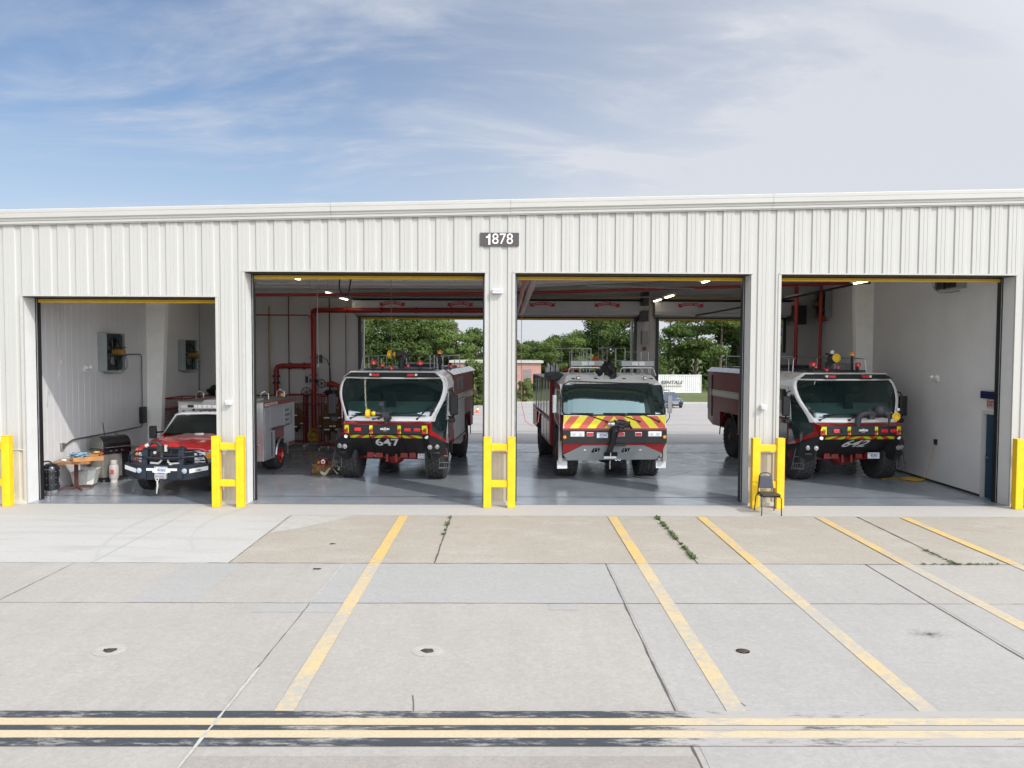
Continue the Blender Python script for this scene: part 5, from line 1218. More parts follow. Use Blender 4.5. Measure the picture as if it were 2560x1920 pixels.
    m = MB(); m.tube([(-1.42, .42, 1.2), (-1.44, .35, 2.4), (-1.38, .33, 2.66), (-1.2, .36, 2.76), (-.7, .40, 2.74), (.4, .42, 2.70), (1.0, .40, 2.70), (1.05, .38, 2.62)], .016, 6); m.build('hose_line', black, T, smooth=True)
    for x0, z0 in ((-.62, 2.74), (-.2, 2.73), (.6, 2.7), (-1.05, 2.76)): m = MB(); m.tube([(x0, .40, z0), (x0+.01, .38, z0-.08)], .006, 5); m.build('hose_tie', black, T)
    # head lights, red lights, plate
    for x0, x1 in ((-1.22, -.84), (.90, 1.27)):
        m = MB(); m.box(x0, x1, -.055, -.03, 1.275, 1.415); h = m.build('headlight', mat('lamp_bezel', (.72, .72, .68), .3), T, bevel=.012)
        for k in (0, 1):
            a = x0 + .02 + k * (x1-x0-.04)/2; b = a + (x1-x0-.04)/2 - .01
            m = MB(); m.box(a, b, -.066, -.05, 1.295, 1.395); m.build('lens', lens_white, h, bevel=.01)
            m = MB(); xc = (a+b)/2; m.tube([(xc + .045*math.cos(t), -.068, 1.345 + .033*math.sin(t)) for t in [2*PI*q/12 for q in range(12)]], .006, 5, True); m.box(xc-.02, xc+.02, -.07, -.064, 1.335, 1.355); m.build('reflector_ring', mat('lens_grey', (.32, .34, .35), .2), h)
    for x in (-.68, .17, .64):
        m = MB(); m.box(x-.10, x+.09, -.055, -.03, 1.28, 1.395); h = m.build('warning_light', chrome, T, bevel=.01); m = MB(); m.box(x-.085, x+.075, -.07, -.055, 1.295, 1.385); m.build('lens', lens_red, h, bevel=.012)
    for x in (-1.37, 1.36): m = MB(); m.cyl((x, -.045, 1.265), (x, -.03, 1.265), .045, n=16); m.build('side_marker', lens_amber, T)
    m = MB(); m.box(-.50, -.20, -.05, -.035, 1.24, 1.385); pl = m.build('number_plate', mat('plate_white', (.62, .66, .70), .4), T, bevel=.004)
    text('03342', 'lettering', letter_navy, .085, (-.325, -.052, 1.31), FR, pl, ext=.001, w=.19, bold=.002)
    m = MB(); m.box(-.485, -.455, -.053, -.05, 1.355, 1.372); m.box(-.25, -.215, -.053, -.05, 1.355, 1.372); m.box(-.43, -.28, -.053, -.05, 1.36, 1.368); m.box(-.43, -.28, -.053, -.05, 1.252, 1.259); m.build('plate_marks', letter_navy, pl)
    m = MB(); m.box(-.50, -.20, -.05, -.03, 1.14, 1.235); m.build('plate_bracket', blackm, T)
    # lower bumper openings: tow shackles, winch
    for x in (-.50, .32):
        a = (lambda z: yl(z) - .006)
        m = MB(); m.slab([(x-.12, a(.83), .83), (x+.07, a(.83), .83), (x+.12, a(.94), .94), (x-.07, a(.94), .94)], .005, (0, -1, 0)); o = m.build('tow_opening', MATS['gap_black'], F)
        m = MB(); m.tube([(x-.03, a(.93)-.01, .93), (x-.05, a(.88)-.02, .88), (x-.035, a(.83)-.03, .835), (x, a(.82)-.035, .82), (x+.035, a(.83)-.03, .835), (x+.05, a(.88)-.02, .88), (x+.03, a(.93)-.01, .93)], .011, 6); m.build('shackle', alu, o)
    m = MB(); m.box(-.26, .10, .12, .2, .72, .83); m.build('winch_opening', MATS['gap_black'], F)
    m = MB(); m.box(-.28, .06, .08, .22, .66, .72); m.box(-.105, -.085, .08, .2, .72, .84); m.build('winch_shelf', mat('pale_shelf', (.6, .6, .58), .4), F)
    m = MB(); m.cyl((-.10, .15, .60), (-.10, .15, .40), .012); m.cyl((-.10, .15, .46), (-.10, .15, .36), .028, .01); m.build('winch_hook', alu, F)
    m = MB()
    for x in (.08, .17): m.tube([(x + .038*math.cos(t), .2, .625 + .032*math.sin(t)) for t in [2*PI*k/14 for k in range(14)]], .010, 5, True)
    m.build('shackle_ring', alu, F)
    for x in (-.80, .72): m = MB(); m.box(x-.03, x+.03, yl(.9)-.008, yl(.9), .885, .905); m.build('reflector', lens_white, F)
    # front nozzle on a black arm
    m = MB(); m.slab([(-.22, .10, .84), (-.08, .10, .84), (.02, -.1, 1.30), (.05, -.12, 1.56), (-.12, -.12, 1.56), (-.12, -.1, 1.25)], .14, (0, -1, 0)); m.blob((.12, -.15, 1.62), (.26, .13, .11), n=10, amp=.6, fr=3., seed=8); m.blob((-.02, -.15, 1.48), (.12, .1, .12), n=8, amp=.4, seed=3)
    m.tube([(.1, -.2, 1.66), (.3, -.22, 1.62), (.42, -.2, 1.50)], .03, 6); m.box(.0, .28, -.12, -.04, 1.02, 1.08)
    nz_ = m.build('front_nozzle', black, T, smooth=True)
    m = MB(); m.lathe([(.07, 0), (.075, .03), (.06, .05), (.075, .08), (.075, .16), (.05, .18)], (-.22, -.18, 1.63), axis='X', n=20); m.build('nozzle_tip', alu, nz_, smooth=True)
    # wipers
    for x in (-.95, -.05, .60): wiper(T, (x + .72 - (.0 if x < .5 else .12), -.01, 1.68), (x + .2, .03, 1.86), ((x - .26, .035, 1.90), (x + .36, .035, 1.895)))
    # roof nozzle under a black cover
    m = MB(); m.blob((.0, 1.0, 3.05), (.20, .18, .24), n=12, amp=.5, fr=2.5, seed=5); m.blob((-.24, .9, 3.0), (.17, .15, .10), n=9, amp=.5, fr=2.5, seed=9); m.blob((.08, .85, 2.85), (.12, .12, .17), n=9, amp=.4, seed=1); m.cyl((0, 1., 2.9), (0, 1., 3.0), .12)
    rn = m.build('roof_nozzle', mat('black_cover', (.012, .012, .014), .55, bump=.4, bscale=30), T, smooth=True)
    m = MB(); m.tube([(-.46, .72, 3.0), (-.38, .68, 2.86), (-.30, .68, 2.80), (-.22, .7, 2.9), (-.2, .72, 2.98)], .014, 5); m.tube([(-.2, .68, 2.94), (-.32, .66, 2.80)], .018, 5); m.build('cover_strap', mat('pale_strap', (.55, .55, .52), .6), rn)
    # roof rails
    for xa, xb in ((-1.14, -.26), (.33, 1.26)):
        m = MB(); m.tube([(xa - .06, .85, 2.88), (xa, .9, 3.08), (xa + .05, .9, 3.12), (xb - .05, .9, 3.12), (xb, .9, 3.08), (xb + .05, .85, 2.90)], .018, 6)
        for k in (.35, .65, .9): m.cyl((xa + (xb-xa)*k, .9, 2.9), (xa + (xb-xa)*k, .9, 3.12), .009, n=6)
        m.build('roof_rail', steel, T)
    # ladder cages and light bars behind the cab
    def cage(x0, x1, y0, y1, z0, z1, n, nm='roof_cage'):
        m = MB()
        for y in (y0, y1): m.tube([(x0, y, z0), (x0, y, z1), (x1, y, z1), (x1, y, z0)], .014, 5)
        for x in (x0, x1): m.tube([(x, y0, z1), (x, y1, z1)], .012, 5); m.tube([(x, y0, (z0+z1)/2), (x, y1, (z0+z1)/2)], .010, 5)
        for k in range(1, n): x = x0 + (x1-x0)*k/n; m.cyl((x, y0, z0), (x, y0, z1), .010, n=5)
        m.build(nm, steel, T)
    cage(-1.10, -.20, 3.0, 4.6, 2.9, 3.66, 3); cage(-.86, -.42, 2.4, 3.0, 2.9, 3.55, 2); cage(.30, .86, 3.0, 4.6, 2.9, 3.68, 2); cage(.93, 1.46, 2.4, 3.4, 2.9, 3.56, 2)
    for xa in (-.95, .55):
        m = MB(); m.box(xa, xa + .98, 2.0, 2.25, 3.14, 3.30); lb = m.build('floodlight_bar', mat('light_bar_grey', (.33, .35, .36), .35, metal=.4), T, bevel=.01)
        m = MB(); m.box(xa + .32, xa + .50, 1.985, 2.0, 3.165, 3.275); m.box(xa + .53, xa + .70, 1.985, 2.0, 3.165, 3.275); m.build('floodlight', lens_white, lb)
        m = MB(); m.cyl((xa + .1, 2.12, 2.9), (xa + .1, 2.12, 3.14), .012, n=5); m.cyl((xa + .88, 2.12, 2.9), (xa + .88, 2.12, 3.14), .012, n=5); m.build('bar_post', steel, lb)
    # cab sides
    for s in (-1, 1):
        def side(pts, nm, mt, off=0., par=None, th=.03):
            m = MB(); m.slab([(s*(1.42 + off), y, z) for y, z in pts], th, (-s, 0, 0)); return m.build(nm, mt, par or T)
        C = side([(0.0, 1.09), (.35, .95), (.35, 1.5), (2.35, 1.5), (2.35, 2.70), (.60, 2.62), (.40, 1.86), (.0, 1.5)], 'cab_side', maroon)
        side([(.55, 1.8), (1.2, 1.8), (1.2, 2.52), (.72, 2.52)], 'side_window', glass_side, .006, C); side([(1.3, 1.8), (2.2, 1.8), (2.2, 2.52), (1.3, 2.52)], 'rear_window', glass_side, .006, C)
        m = MB(); m.tube([(s*1.44, .55, 2.5), (s*1.58, .42, 2.52), (s*1.60, .40, 2.3), (s*1.60, .40, 1.75), (s*1.46, .5, 1.5), (s*1.46, .52, 1.3)], .016, 6); ma = m.build('mirror_arm', steel, T, smooth=True)
        m = MB(); m.box(*sorted((s*1.545, s*1.665)), .36, .44, 1.88, 2.38); m.build('mirror', mat('mirror_shell', (.55, .57, .58), .2, metal=.7), ma, bevel=.02)
        m = MB(); m.tube([(s*1.47, .32, .60), (s*1.47, .34, 1.4)], .03, 6); m.tube([(s*1.47, .32, 1.0), (s*1.47, .34, 2.2)], .012, 6); m.box(*sorted((s*1.40, s*1.50)), .28, .40, .55, 1.12); m.build('grab_post', mat('step_post', (.33, .32, .31), .4, metal=.4), T)
        m = MB(); m.box(*sorted((s*1.24, s*1.52)), .42, .50, .34, .56); m.build('mud_flap', mat('white_flap', (.62, .63, .64), .5), T, bevel=.005)
        m = MB(); m.box(*sorted((s*1.27, s*1.47)), .34, .50, .57, .64); m.build('step', grey_paint, T)
        m = MB(); m.tube([(s*1.40, 1.4 + .80*math.cos(t), .72 + .80*math.sin(t)) for t in [PI*k/14 for k in range(15)]], .04, 6); m.build('fender', black, T)
        m = MB(); m.slab([(s*1.40, .62, 1.08), (s*1.40, .66, .8), (s*.95, .66, .8), (s*.95, .62, 1.08)], .04, (0, 1, 0)); m.build('wheel_house', black, T)
        wheel(T, s*1.16, 1.45, .70, .60, s, dirty_rim, n=26); wheel(T, s*1.2, 6.1, .70, .60, s, dirty_rim, n=26)
    m = MB(); m.box(-.5, -.3, .7, 8.2, .62, .95); m.box(.3, .5, .7, 8.2, .62, .95); m.box(-1., 1., 2.3, 5.2, .7, 1.1); m.cyl((-1.1, 1.45, .66), (1.1, 1.45, .66), .11); m.blob((0, 1.45, .62), (.3, .25, .27), n=8, amp=0); m.box(-.3, .3, 2., 2.4, .35, .8); m.build('chassis', blackm, T)
    # body with mirror-dark lockers
    m = MB(); m.box(-1.5, 1.5, 2.45, 5.2, .75, 2.72); m.box(-1.5, 1.5, 5.203, 7.0, 1.55, 2.72); m.box(-1.5, 1.5, 7.003, 8.6, .85, 2.72); Bd = m.build('body', maroon, T, bevel=.015)
    dk = mat('polished_dark_locker', (.045, .045, .04), .06, metal=.6)
    for s in (-1, 1):
        for y0_, y1_ in ((2.55, 3.35), (3.40, 4.25), (4.30, 5.15), (5.3, 6.1), (6.15, 6.95), (7.1, 8.5)):
            m = MB(); m.box(*sorted((s*1.49, s*1.515)), y0_, y1_, 1.62, 2.66); m.build('locker_door', dk, Bd)
            m = MB(); m.box(*sorted((s*1.515, s*1.53)), y0_ - .04, y0_ + .0, 1.62, 2.66); m.build('locker_frame', steel, Bd)
        for y0_, y1_ in ((2.6, 3.4), (3.5, 4.3), (4.4, 5.1)):
            m = MB(); m.box(*sorted((s*1.49, s*1.512)), y0_, y1_, .85, 1.45); m.build('lower_locker', mat('deep_red_locker', (.16, .012, .014), .3, coat=.4), Bd)
        m = MB(); m.tube([(s*1.55, 2.6, 1.52), (s*1.55, 7.5, 1.52)], .02, 6); m.build('rub_rail', steel, Bd)
    m = MB(); m.box(-1.45, -1.05, 1.9, 3.4, 2.74, 2.92); m.slab([(-1.62, 1.5, 2.72), (-1.1, 1.5, 2.76), (-1.1, 3.2, 2.80), (-1.62, 3.2, 2.76)], .16, (0, 0, 1)); m.build('rolled_awning', mat('black_vinyl', (.015, .015, .018), .55), T, bevel=.02)
    m = MB()
    for k in range(9): m.box(-1.46 + k*.05, -1.43 + k*.05, 4.0 + .1*(k % 3), 4.5, 2.72, 3.05 + .05*((k*7) % 4))
    m.build('fold_ladder', steel, T)
    m = MB()
    for k in range(5): m.tube([(-.95 + .1*k, 2.6, 2.80 + .03*k), (-.3, 3.0, 2.84 + .03*k), (.9, 2.7, 2.80)], .03, 6)
    m.blob((-.5, 3.4, 2.85), (.5, .4, .12), n=8, amp=.4, seed=6); m.build('hose_bed', blackm, T)
    m = MB(); m.blob((-.8, 3.2, 2.98), (.25, .2, .06), n=7, amp=.5, seed=2); m.blob((.15, 4.2, 3.2), (.14, .12, .2), n=7, amp=.5, seed=2); m.build('orange_straps', mat('orange_strap', (.5, .12, .03), .6), T)
    return T
tchev = chevron_truck((2.97, 3.1), 2.9)
# ------------------------------------------------------------------ brush truck (pickup chassis with utility body)
def brush_truck(loc, rz):
    T = empty('brush_truck', (*loc, 0), rz, 'red pickup style brush truck with navy grille guard and silver utility body', 'truck')
    # hood: lofted sections front to back
    def surf(name, rows, mt, par=T, smooth=True, th=.02, bevel=0):
        m = MB()
        for a, b in zip(rows, rows[1:]):
            for i in range(len(a) - 1): m.face([a[i], a[i+1], b[i+1], b[i]])
        o = m.build(name, mt, par, fix=False, smooth=smooth)
        import bmesh
        bm = bmesh.new(); bm.from_mesh(o.data); bmesh.ops.remove_doubles(bm, verts=bm.verts, dist=.0005); bmesh.ops.recalc_face_normals(bm, faces=bm.faces); bm.to_mesh(o.data); bm.free()
        if th: md = o.modifiers.new('thick', 'SOLIDIFY'); md.thickness = th
        return o
    def row(y, w, zc, zs, ze): return [(-w, y, ze), (-w*.98, y, zs), (-w*.82, y, zs + (zc-zs)*.72), (-w*.45, y, zc - .01), (-w*.3, y, zc + .01), (0, y, zc), (w*.3, y, zc + .01), (w*.45, y, zc - .01), (w*.82, y, zs + (zc-zs)*.72), (w*.98, y, zs), (w, y, ze)]
    surf('hood', [row(.42, .84, 1.12, 1.08, 1.06), row(.46, .90, 1.18, 1.11, 1.06), row(.7, .97, 1.25, 1.15, 1.0), row(1.1, 1.02, 1.31, 1.18, .95), row(1.55, 1.03, 1.335, 1.19, .95), row(1.9, 1.03, 1.35, 1.20, .95)], red_bright)
    m = MB(); m.box(-.80, .80, .44, .5, .60, 1.10); gr = m.build('grille', black, T)
    m = MB()
    for z in (.74, .86, .98): m.box(-.56, .56, .415, .44, z-.03, z+.03)
    m.box(-.58, -.5, .41, .44, .62, 1.06); m.box(.5, .58, .41, .44, .62, 1.06); m.build('grille_bars', mat('grille_dark_grey', (.05, .055, .06), .35, metal=.5), gr)
    for x in (-.33, .3): m = MB(); m.box(x-.10, x+.10, .40, .42, .88, .94); m.build('grille_light', mat('unlit_red_lens', (.12, .005, .006), .2), gr)
    # headlights
    for s in (-1, 1):
        m = MB(); m.slab([(s*.57, .40, 1.09), (s*.95, .50, 1.10), (s*1.0, .66, 1.10), (s*.97, .58, .62), (s*.90, .46, .60), (s*.57, .41, .62)], .04, (0, 1, 0)); h = m.build('headlight', mat('lamp_bezel_grey', (.45, .46, .47), .25, metal=.5), T)
        for z0, z1 in ((.87, 1.06), (.65, .83)):
            m = MB(); m.slab([(s*.60, .385, z0), (s*.84, .44, z0), (s*.84, .44, z1), (s*.60, .385, z1)], .012, (0, -1, 0)); m.build('lens', lens_white, h)
            m = MB(); xc, zc = s*.72, (z0+z1)/2; m.tube([(xc + .075*math.cos(t), .39, zc + .065*math.sin(t)) for t in [2*PI*k/14 for k in range(14)]], .011, 5, True); m.box(xc-.03, xc+.03, .375, .40, zc-.03, zc+.02); m.build('reflector', mat('lens_grey2', (.25, .27, .28), .15, metal=.6), h)
        m = MB(); m.slab([(s*.86, .44, .88), (s*.95, .49, .90), (s*.97, .52, 1.06), (s*.86, .44, 1.0)], .015, (0, -1, 0)); m.build('turn_lamp', lens_amber, h)
        # fender with arch
        m = MB(); pts = [(.62, 1.10), (1.0, 1.17), (1.9, 1.2), (1.9, .55), (1.72, .55)] + [(1.12 + .52*math.cos(t), .42 + .52*math.sin(t)) for t in [R(a) for a in range(15, 171, 15)]] + [(.55, .55)]
        m.slab([(s*1.035, y, z) for y, z in pts], .04, (-s, 0, 0)); m.build('fender', red_bright, T)
        m = MB(); m.tube([(s*1.05, 1.12 + .53*math.cos(t), .42 + .53*math.sin(t)) for t in [R(a) for a in range(0, 176, 12)]], .035, 6); m.build('fender_flare', mat('flare_grey', (.14, .15, .16), .5), T)
        wheel(T, s*.94, 1.12, .42, .27, s, red_bright if s > 0 else dirty_rim, chunky=False)
    # windscreen, cab
    A = lambda x, y, z: (x, y, z)
    surf('windscreen', [[(u*1.0, 1.93 + .06*u*u, 1.345) for u in (-1, -.66, -.33, 0, .33, .66, 1)], [(u*.94, 2.2 + .06*u*u, 1.58) for u in (-1, -.66, -.33, 0, .33, .66, 1)], [(u*.87, 2.45 + .05*u*u, 1.79) for u in (-1, -.66, -.33, 0, .33, .66, 1)]], wind_d, th=0)
    for s in (-1, 1):
        m = MB(); m.slab([(s*.99, 1.97, 1.34), (s*1.035, 2.05, 1.34), (s*.93, 2.55, 1.82), (s*.86, 2.48, 1.82)], .04, (0, 1, 0)); m.build('pillar', white_paint, T)
        m = MB(); m.slab([(s*1.03, 1.9, 1.2), (s*1.03, 2.05, 1.36), (s*1.03, 3.25, 1.36), (s*1.03, 3.25, .5), (s*1.03, 1.9, .5)], .03, (-s, 0, 0)); d = m.build('door', red_bright, T)
        m = MB(); m.slab([(s*1.025, 2.1, 1.37), (s*.94, 2.58, 1.80), (s*.94, 3.2, 1.80), (s*1.025, 3.22, 1.37)], .01, (-s, 0, 0)); m.build('side_window', glass_side, d)
        # tow mirrors
        m = MB(); m.tube([(s*1.02, 2.05, 1.38), (s*1.22, 1.98, 1.36)], .025, 6); ar = m.build('mirror_arm', black, T)
        m = MB(); m.box(*sorted((s*1.18, s*1.37)), 1.92, 2.02, 1.20, 1.54); m.build('mirror', black, ar, bevel=.03)
    surf('cab_roof', [[(x, 2.46, z) for x, z in ((-.92, 1.80), (-.72, 1.835), (0, 1.85), (.72, 1.835), (.92, 1.80))], [(x, 2.6, z) for x, z in ((-.94, 1.82), (-.74, 1.87), (0, 1.885), (.74, 1.87), (.94, 1.82))], [(x, 3.2, z) for x, z in ((-.96, 1.83), (-.76, 1.885), (0, 1.90), (.76, 1.885), (.96, 1.83))]], white_paint, th=.03)
    m = MB(); m.box(-.82, .82, 3.18, 3.22, 1.0, 1.84); m.box(-.9, .9, 1.95, 3.2, .9, .95); m.build('cab_liner', cabin_m, T)
    m = MB(); m.box(-.85, .85, 1.98, 2.3, 1.18, 1.30); m.build('dashboard', mat('dash_dark2', (.05, .055, .06), .7), T)
    for x in (-.42, .42): m = MB(); m.box(x-.24, x+.24, 2.7, 2.82, .95, 1.60); m.box(x-.12, x+.12, 2.72, 2.80, 1.61, 1.72); m.build('seat', seat_m, T, bevel=.03)
    m = MB(); m.box(-.12, .12, 1.93, 2.0, 1.352, 1.36); m.build('windscreen_paper', letter_white, T)
    m = MB()
    for x in (-.74, -.26, 0, .26, .74): m.blob((x, 2.62, 1.89), (.045, .04, .022), n=7, amp=0)
    m.build('marker_light', mat('amber_dull', (.2, .06, .02), .3), T)
    # light bar and console on the roof
    m = MB(); m.prism([(-.90, 1.98), (-.80, 1.945), (.80, 1.945), (.90, 1.98), (.88, 2.03), (.76, 2.065), (-.76, 2.065), (-.88, 2.03)], 'Y', 2.75, 3.0); lb = m.build('light_bar', mat('light_bar_shell', (.50, .50, .47), .3, coat=.4), T, bevel=.008)
    m = MB()
    for k in range(8): x = -.47 + k*.135; m.box(x-.05, x+.05, 2.738, 2.75, 1.975, 2.055)
    m.build('lamp', lens_white, lb)
    m = MB()
    for s in (-1, 1): m.box(*sorted((s*.55, s*.60)), 2.85, 2.9, 1.88, 1.955)
    m.box(-.68, -.5, 2.738, 2.75, 1.98, 2.05); m.build('bar_foot', blackm, lb)
    m = MB(); m.slab([(-.45, 3.02, 2.06), (1.0, 3.02, 2.06), (1.0, 3.1, 2.17), (-.36, 3.1, 2.17)], .9, (0, 1, 0)); m.slab([(-.3, 3.6, 2.17), (.3, 3.6, 2.17), (.3, 3.7, 2.26), (-.2, 3.7, 2.24)], .5, (0, 1, 0)); m.build('roof_console', mat('console_tan', (.46, .45, .40), .5), T)
    # grille guard and bumper
    m = MB()
    bp_ = [(-1.12, .42), (-1.05, .16), (-.62, -.06), (-.45, -.10), (.45, -.10), (.62, -.06), (1.05, .16), (1.12, .42)]
    for (a, b) in zip(bp_, bp_[1:]):
        m.add([(a[0], a[1], .44 if abs(a[0]) < .9 else .52), (b[0], b[1], .44 if abs(b[0]) < .9 else .52), (b[0], b[1], .80), (a[0], a[1], .80), (a[0]*.98, a[1]+.2, .46), (b[0]*.98, b[1]+.2, .46), (b[0]*.98, b[1]+.22, .82), (a[0]*.98, a[1]+.22, .82)],
              [(0, 1, 2, 3), (3, 2, 6, 7), (4, 5, 1, 0), (5, 4, 7, 6)])
    Bm = m.build('bumper', navy, T, fix=True)
    g = MB()
    for s in (-1, 1):
        g.slab([(s*.38, -.14, .48), (s*.52, -.14, .48), (s*.52, .0, 1.20), (s*.38, .0, 1.24)], .12, (0, 1, 0))
        g.tube([(s*.48, -.05, .98), (s*.70, .02, .99), (s*.92, .16, 1.0), (s*.96, .2, .92), (s*.97, .24, .78)], .026, 8)
        g.tube([(s*.48, .0, 1.10), (s*.72, .1, 1.10), (s*.80, .14, 1.06), (s*.82, .12, .98)], .022, 8)
    g.tube([(-.45, .0, 1.19), (0, -.02, 1.205), (.45, .0, 1.19)], .036, 8); g.tube([(-.45, -.06, .97), (0, -.1, .96), (.45, -.06, .97)], .034, 8)
    g.build('grille_guard', navy, T, smooth=True)
    refl = mat('white_reflective_tape', (.68, .69, .68), .35)
    m = MB()
    for s in (-1, 1):
        a, b = Vector((s*.66, -.045, .60)), Vector((s*1.04, .145, .66)); u = Vector((0, 0, .10)); o_ = Vector((0, -.012, 0))
        m.slab([a + o_, b + o_, b + u + o_, a + u + o_], .006, (0, -1, 0))
    m.box(-.38, .38, -.112, -.104, .66, .72); tp = m.build('reflective_tape', refl, Bm)
    m = MB(); m.slab([(.80, .0, .665), (.86, .025, .69), (.92, .06, .675), (.86, .03, .655)], .004, (0, -1, 0)); m.build('tape_emblem', mat('emblem_dark', (.05, .05, .06), .5), tp)
    for s in (-1, 1):
        m = MB(); m.cyl((s*.56, -.11, .66), (s*.56, -.04, .66), .065, n=18); fl = m.build('fog_lamp', chrome, Bm, smooth=True); m = MB(); m.lathe([(.055, 0), (.04, -.012), (.01, -.016)], (s*.56, -.11, .66), axis='Y', n=16); m.build('lens', mat('blue_tint_lens', (.35, .45, .6), .1, coat=1.), fl)
    m = MB(); m.box(-.17, .15, -.135, -.12, .60, .76); pl = m.build('number_plate', MATS['plate_white'], Bm, bevel=.004)
    text('03262', 'lettering', letter_navy, .09, (.01, -.138, .68), FR, pl, ext=.001, w=.2, bold=.002)
    m = MB(); m.box(-.155, -.12, -.138, -.135, .735, .75); m.box(.1, .135, -.138, -.135, .735, .75); m.box(-.09, .08, -.138, -.135, .74, .748); m.box(-.09, .08, -.138, -.135, .61, .618); m.build('plate_marks', letter_navy, pl)
    m = MB(); m.box(-.22, .22, -.13, -.112, .62, .72); m.build('plate_backing', refl, Bm)
    m = MB(); m.box(-.15, .15, -.18, -.10, .47, .59); m.build('winch_fairlead', alu, Bm, bevel=.01)
    m = MB(); m.cyl((-.1, -.185, .51), (.1, -.185, .51), .018); m.cyl((-.1, -.185, .555), (.1, -.185, .555), .018); m.build('fairlead_roller', chrome, Bm)
    m = MB(); m.tube([(-.06 + .035*math.cos(t), -.21, .47 + .035*math.sin(t)) for t in [2*PI*k/14 for k in range(14)]], .013, 6, True); m.tube([(-.06, -.21, .43), (-.055, -.21, .30), (-.075, -.21, .18), (-.08, -.21, .12)], [.02, .022, .016, .01], 8); m.build('winch_strap', mat('pale_hook_strap', (.5, .5, .47), .5), Bm, smooth=True)
    # front monitor on its pipework
    m = MB(); m.tube([(-.30, -.05, .84), (-.10, -.06, .83), (-.03, -.05, .90), (-.03, -.03, 1.0)], .03, 10); m.tube([(.12, -.02, .98), (.13, -.04, .86), (.2, -.05, .82), (.42, -.05, .84)], .026, 10); m.cyl((.2, -.05, .76), (.2, -.05, .84), .05)
    pw = m.build('monitor_pipe', mat('pale_pipe_paint', (.45, .45, .42), .35, metal=.3), T, smooth=True)
    m = MB(); m.cyl((-.03, -.03, 1.0), (-.03, -.03, 1.14), .055, n=14); m.box(-.12, .02, -.1, .04, 1.12, 1.27); m.tube([(-.03, -.03, 1.22), (-.1, -.04, 1.32), (-.22, -.05, 1.35), (-.32, -.06, 1.29)], [.05, .05, .04, .04], 12); m.tube([(.14, 0, 1.0), (.2, 0, 1.15), (.12, 0, 1.32), (-.05, 0, 1.38), (-.22, -.02, 1.30)], .014, 6)
    m.build('monitor', mat('monitor_black', (.025, .025, .027), .4), pw, smooth=True)
    m = MB(); m.cyl((-.32, -.06, 1.29), (-.40, -.07, 1.25), .042, .05, n=14); m.cyl((-.16, -.12, 1.10), (-.16, -.08, 1.10), .035, n=14); m.box(.05, .11, -.06, -.02, 1.12, 1.28); m.build('gauge', mat('pale_metal', (.6, .58, .52), .3, metal=.4), pw)
    # utility body
    silver = mat('brushed_silver_body', (.46, .46, .45), .33, metal=.75, var=.12, vscale=3)
    m = MB()
    w = 1.23
    m.box(-w, w, 3.32, 4.25, .42, 2.09); m.box(-w, w, 4.252, 5.40, .98, 2.09); m.box(-w, w, 5.402, 6.0, .62, 2.09); B = m.build('utility_body', silver, T, bevel=.01)
    m = MB(); m.slab([(w-.01, 3.30, 2.09), (w+.03, 3.30, 2.06), (w+.03, 6.0, 2.06), (w-.01, 6.0, 2.09)], .0, (0,0,1)) if False else m.box(-w-.02, w+.02, 3.3, 6.02, 2.09, 2.12); m.build('body_deck', mat('deck_grey', (.20, .19, .17), .8), B)
    for s in (-1, 1):
        X = s * (w + .001)
        m = MB(); m.box(*sorted((X, X + s*.02)), 3.34, 6.0, 1.95, 2.08); rl = m.build('scroll_rail', maroon, B)
        m = MB(); m.box(*sorted((X + s*.02, X + s*.025)), 3.38, 4.4, 1.975, 2.055)
        m.build('scroll_tape', mat('gold_scroll', (.6, .55, .45), .3), rl)
        m = MB()
        for k in range(6): m.tube([(X + s*.028, 3.45 + .15*k, 1.99), (X + s*.028, 3.52 + .15*k, 2.04), (X + s*.028, 3.58 + .15*k, 2.0)], .008, 4)
        m.build('scroll_line', maroon, rl)
        for y0, y1, z0, z1 in ((3.40, 3.80, .55, 1.92), (3.84, 4.95, 1.32, 1.92), (4.99, 5.95, .75, 1.92), (3.86, 4.22, .55, 1.26)):
            m = MB(); m.box(*sorted((X, X + s*.018)), y0, y1, z0, z1); m.build('compartment_door', shutter_grey, B, bevel=.006)
        m = MB(); m.box(*sorted((X, X + s*.022)), 4.26, 4.95, .98, 1.24); m.box(*sorted((X, X + s*.02)), 5.42, 5.98, .64, .74); m.build('red_panel', maroon, B)
        m = MB(); m.tube([(X + s*.05, 3.95, 1.28), (X + s*.05, 4.9, 1.28)], .03, 8); m.tube([(X + s*.03, 3.9, 1.2), (X + s*.03, 3.9, .5)], .012, 5); m.build('grab_tube', blackm, B)
        m = MB(); m.tube([(X, 4.83 + .50*math.cos(t), .44 + .52*math.sin(t)) for t in [R(a) for a in range(-5, 186, 12)]], .03, 6); m.build('wheel_arch', steel, B)
        m = MB()
        for k in range(4): m.box(*sorted((X + s*.0185, X + s*.0215)), 5.08, 5.42 + .1*(k % 2), 1.72 - .15*k, 1.78 - .15*k)
        m.box(*sorted((X + s*.0185, X + s*.0215)), 5.60, 5.66, 1.3, 1.82); m.build('door_lettering_smudge', mat('dark_grey_stencil', (.10, .11, .13), .5), B)
        wheel(T, s*.96, 4.83, .42, .48, s, red_bright, chunky=False)
        m = MB(); m.lathe([(.235, s*.12), (.235, s*.235), (.20, s*.245), (.15, s*.16), (.09, s*.18), (.07, s*.26), (.01, s*.27)], (s*.96, 4.83, .42), axis='X', n=24); m.build('wheel_disc', red_bright, T, smooth=True)
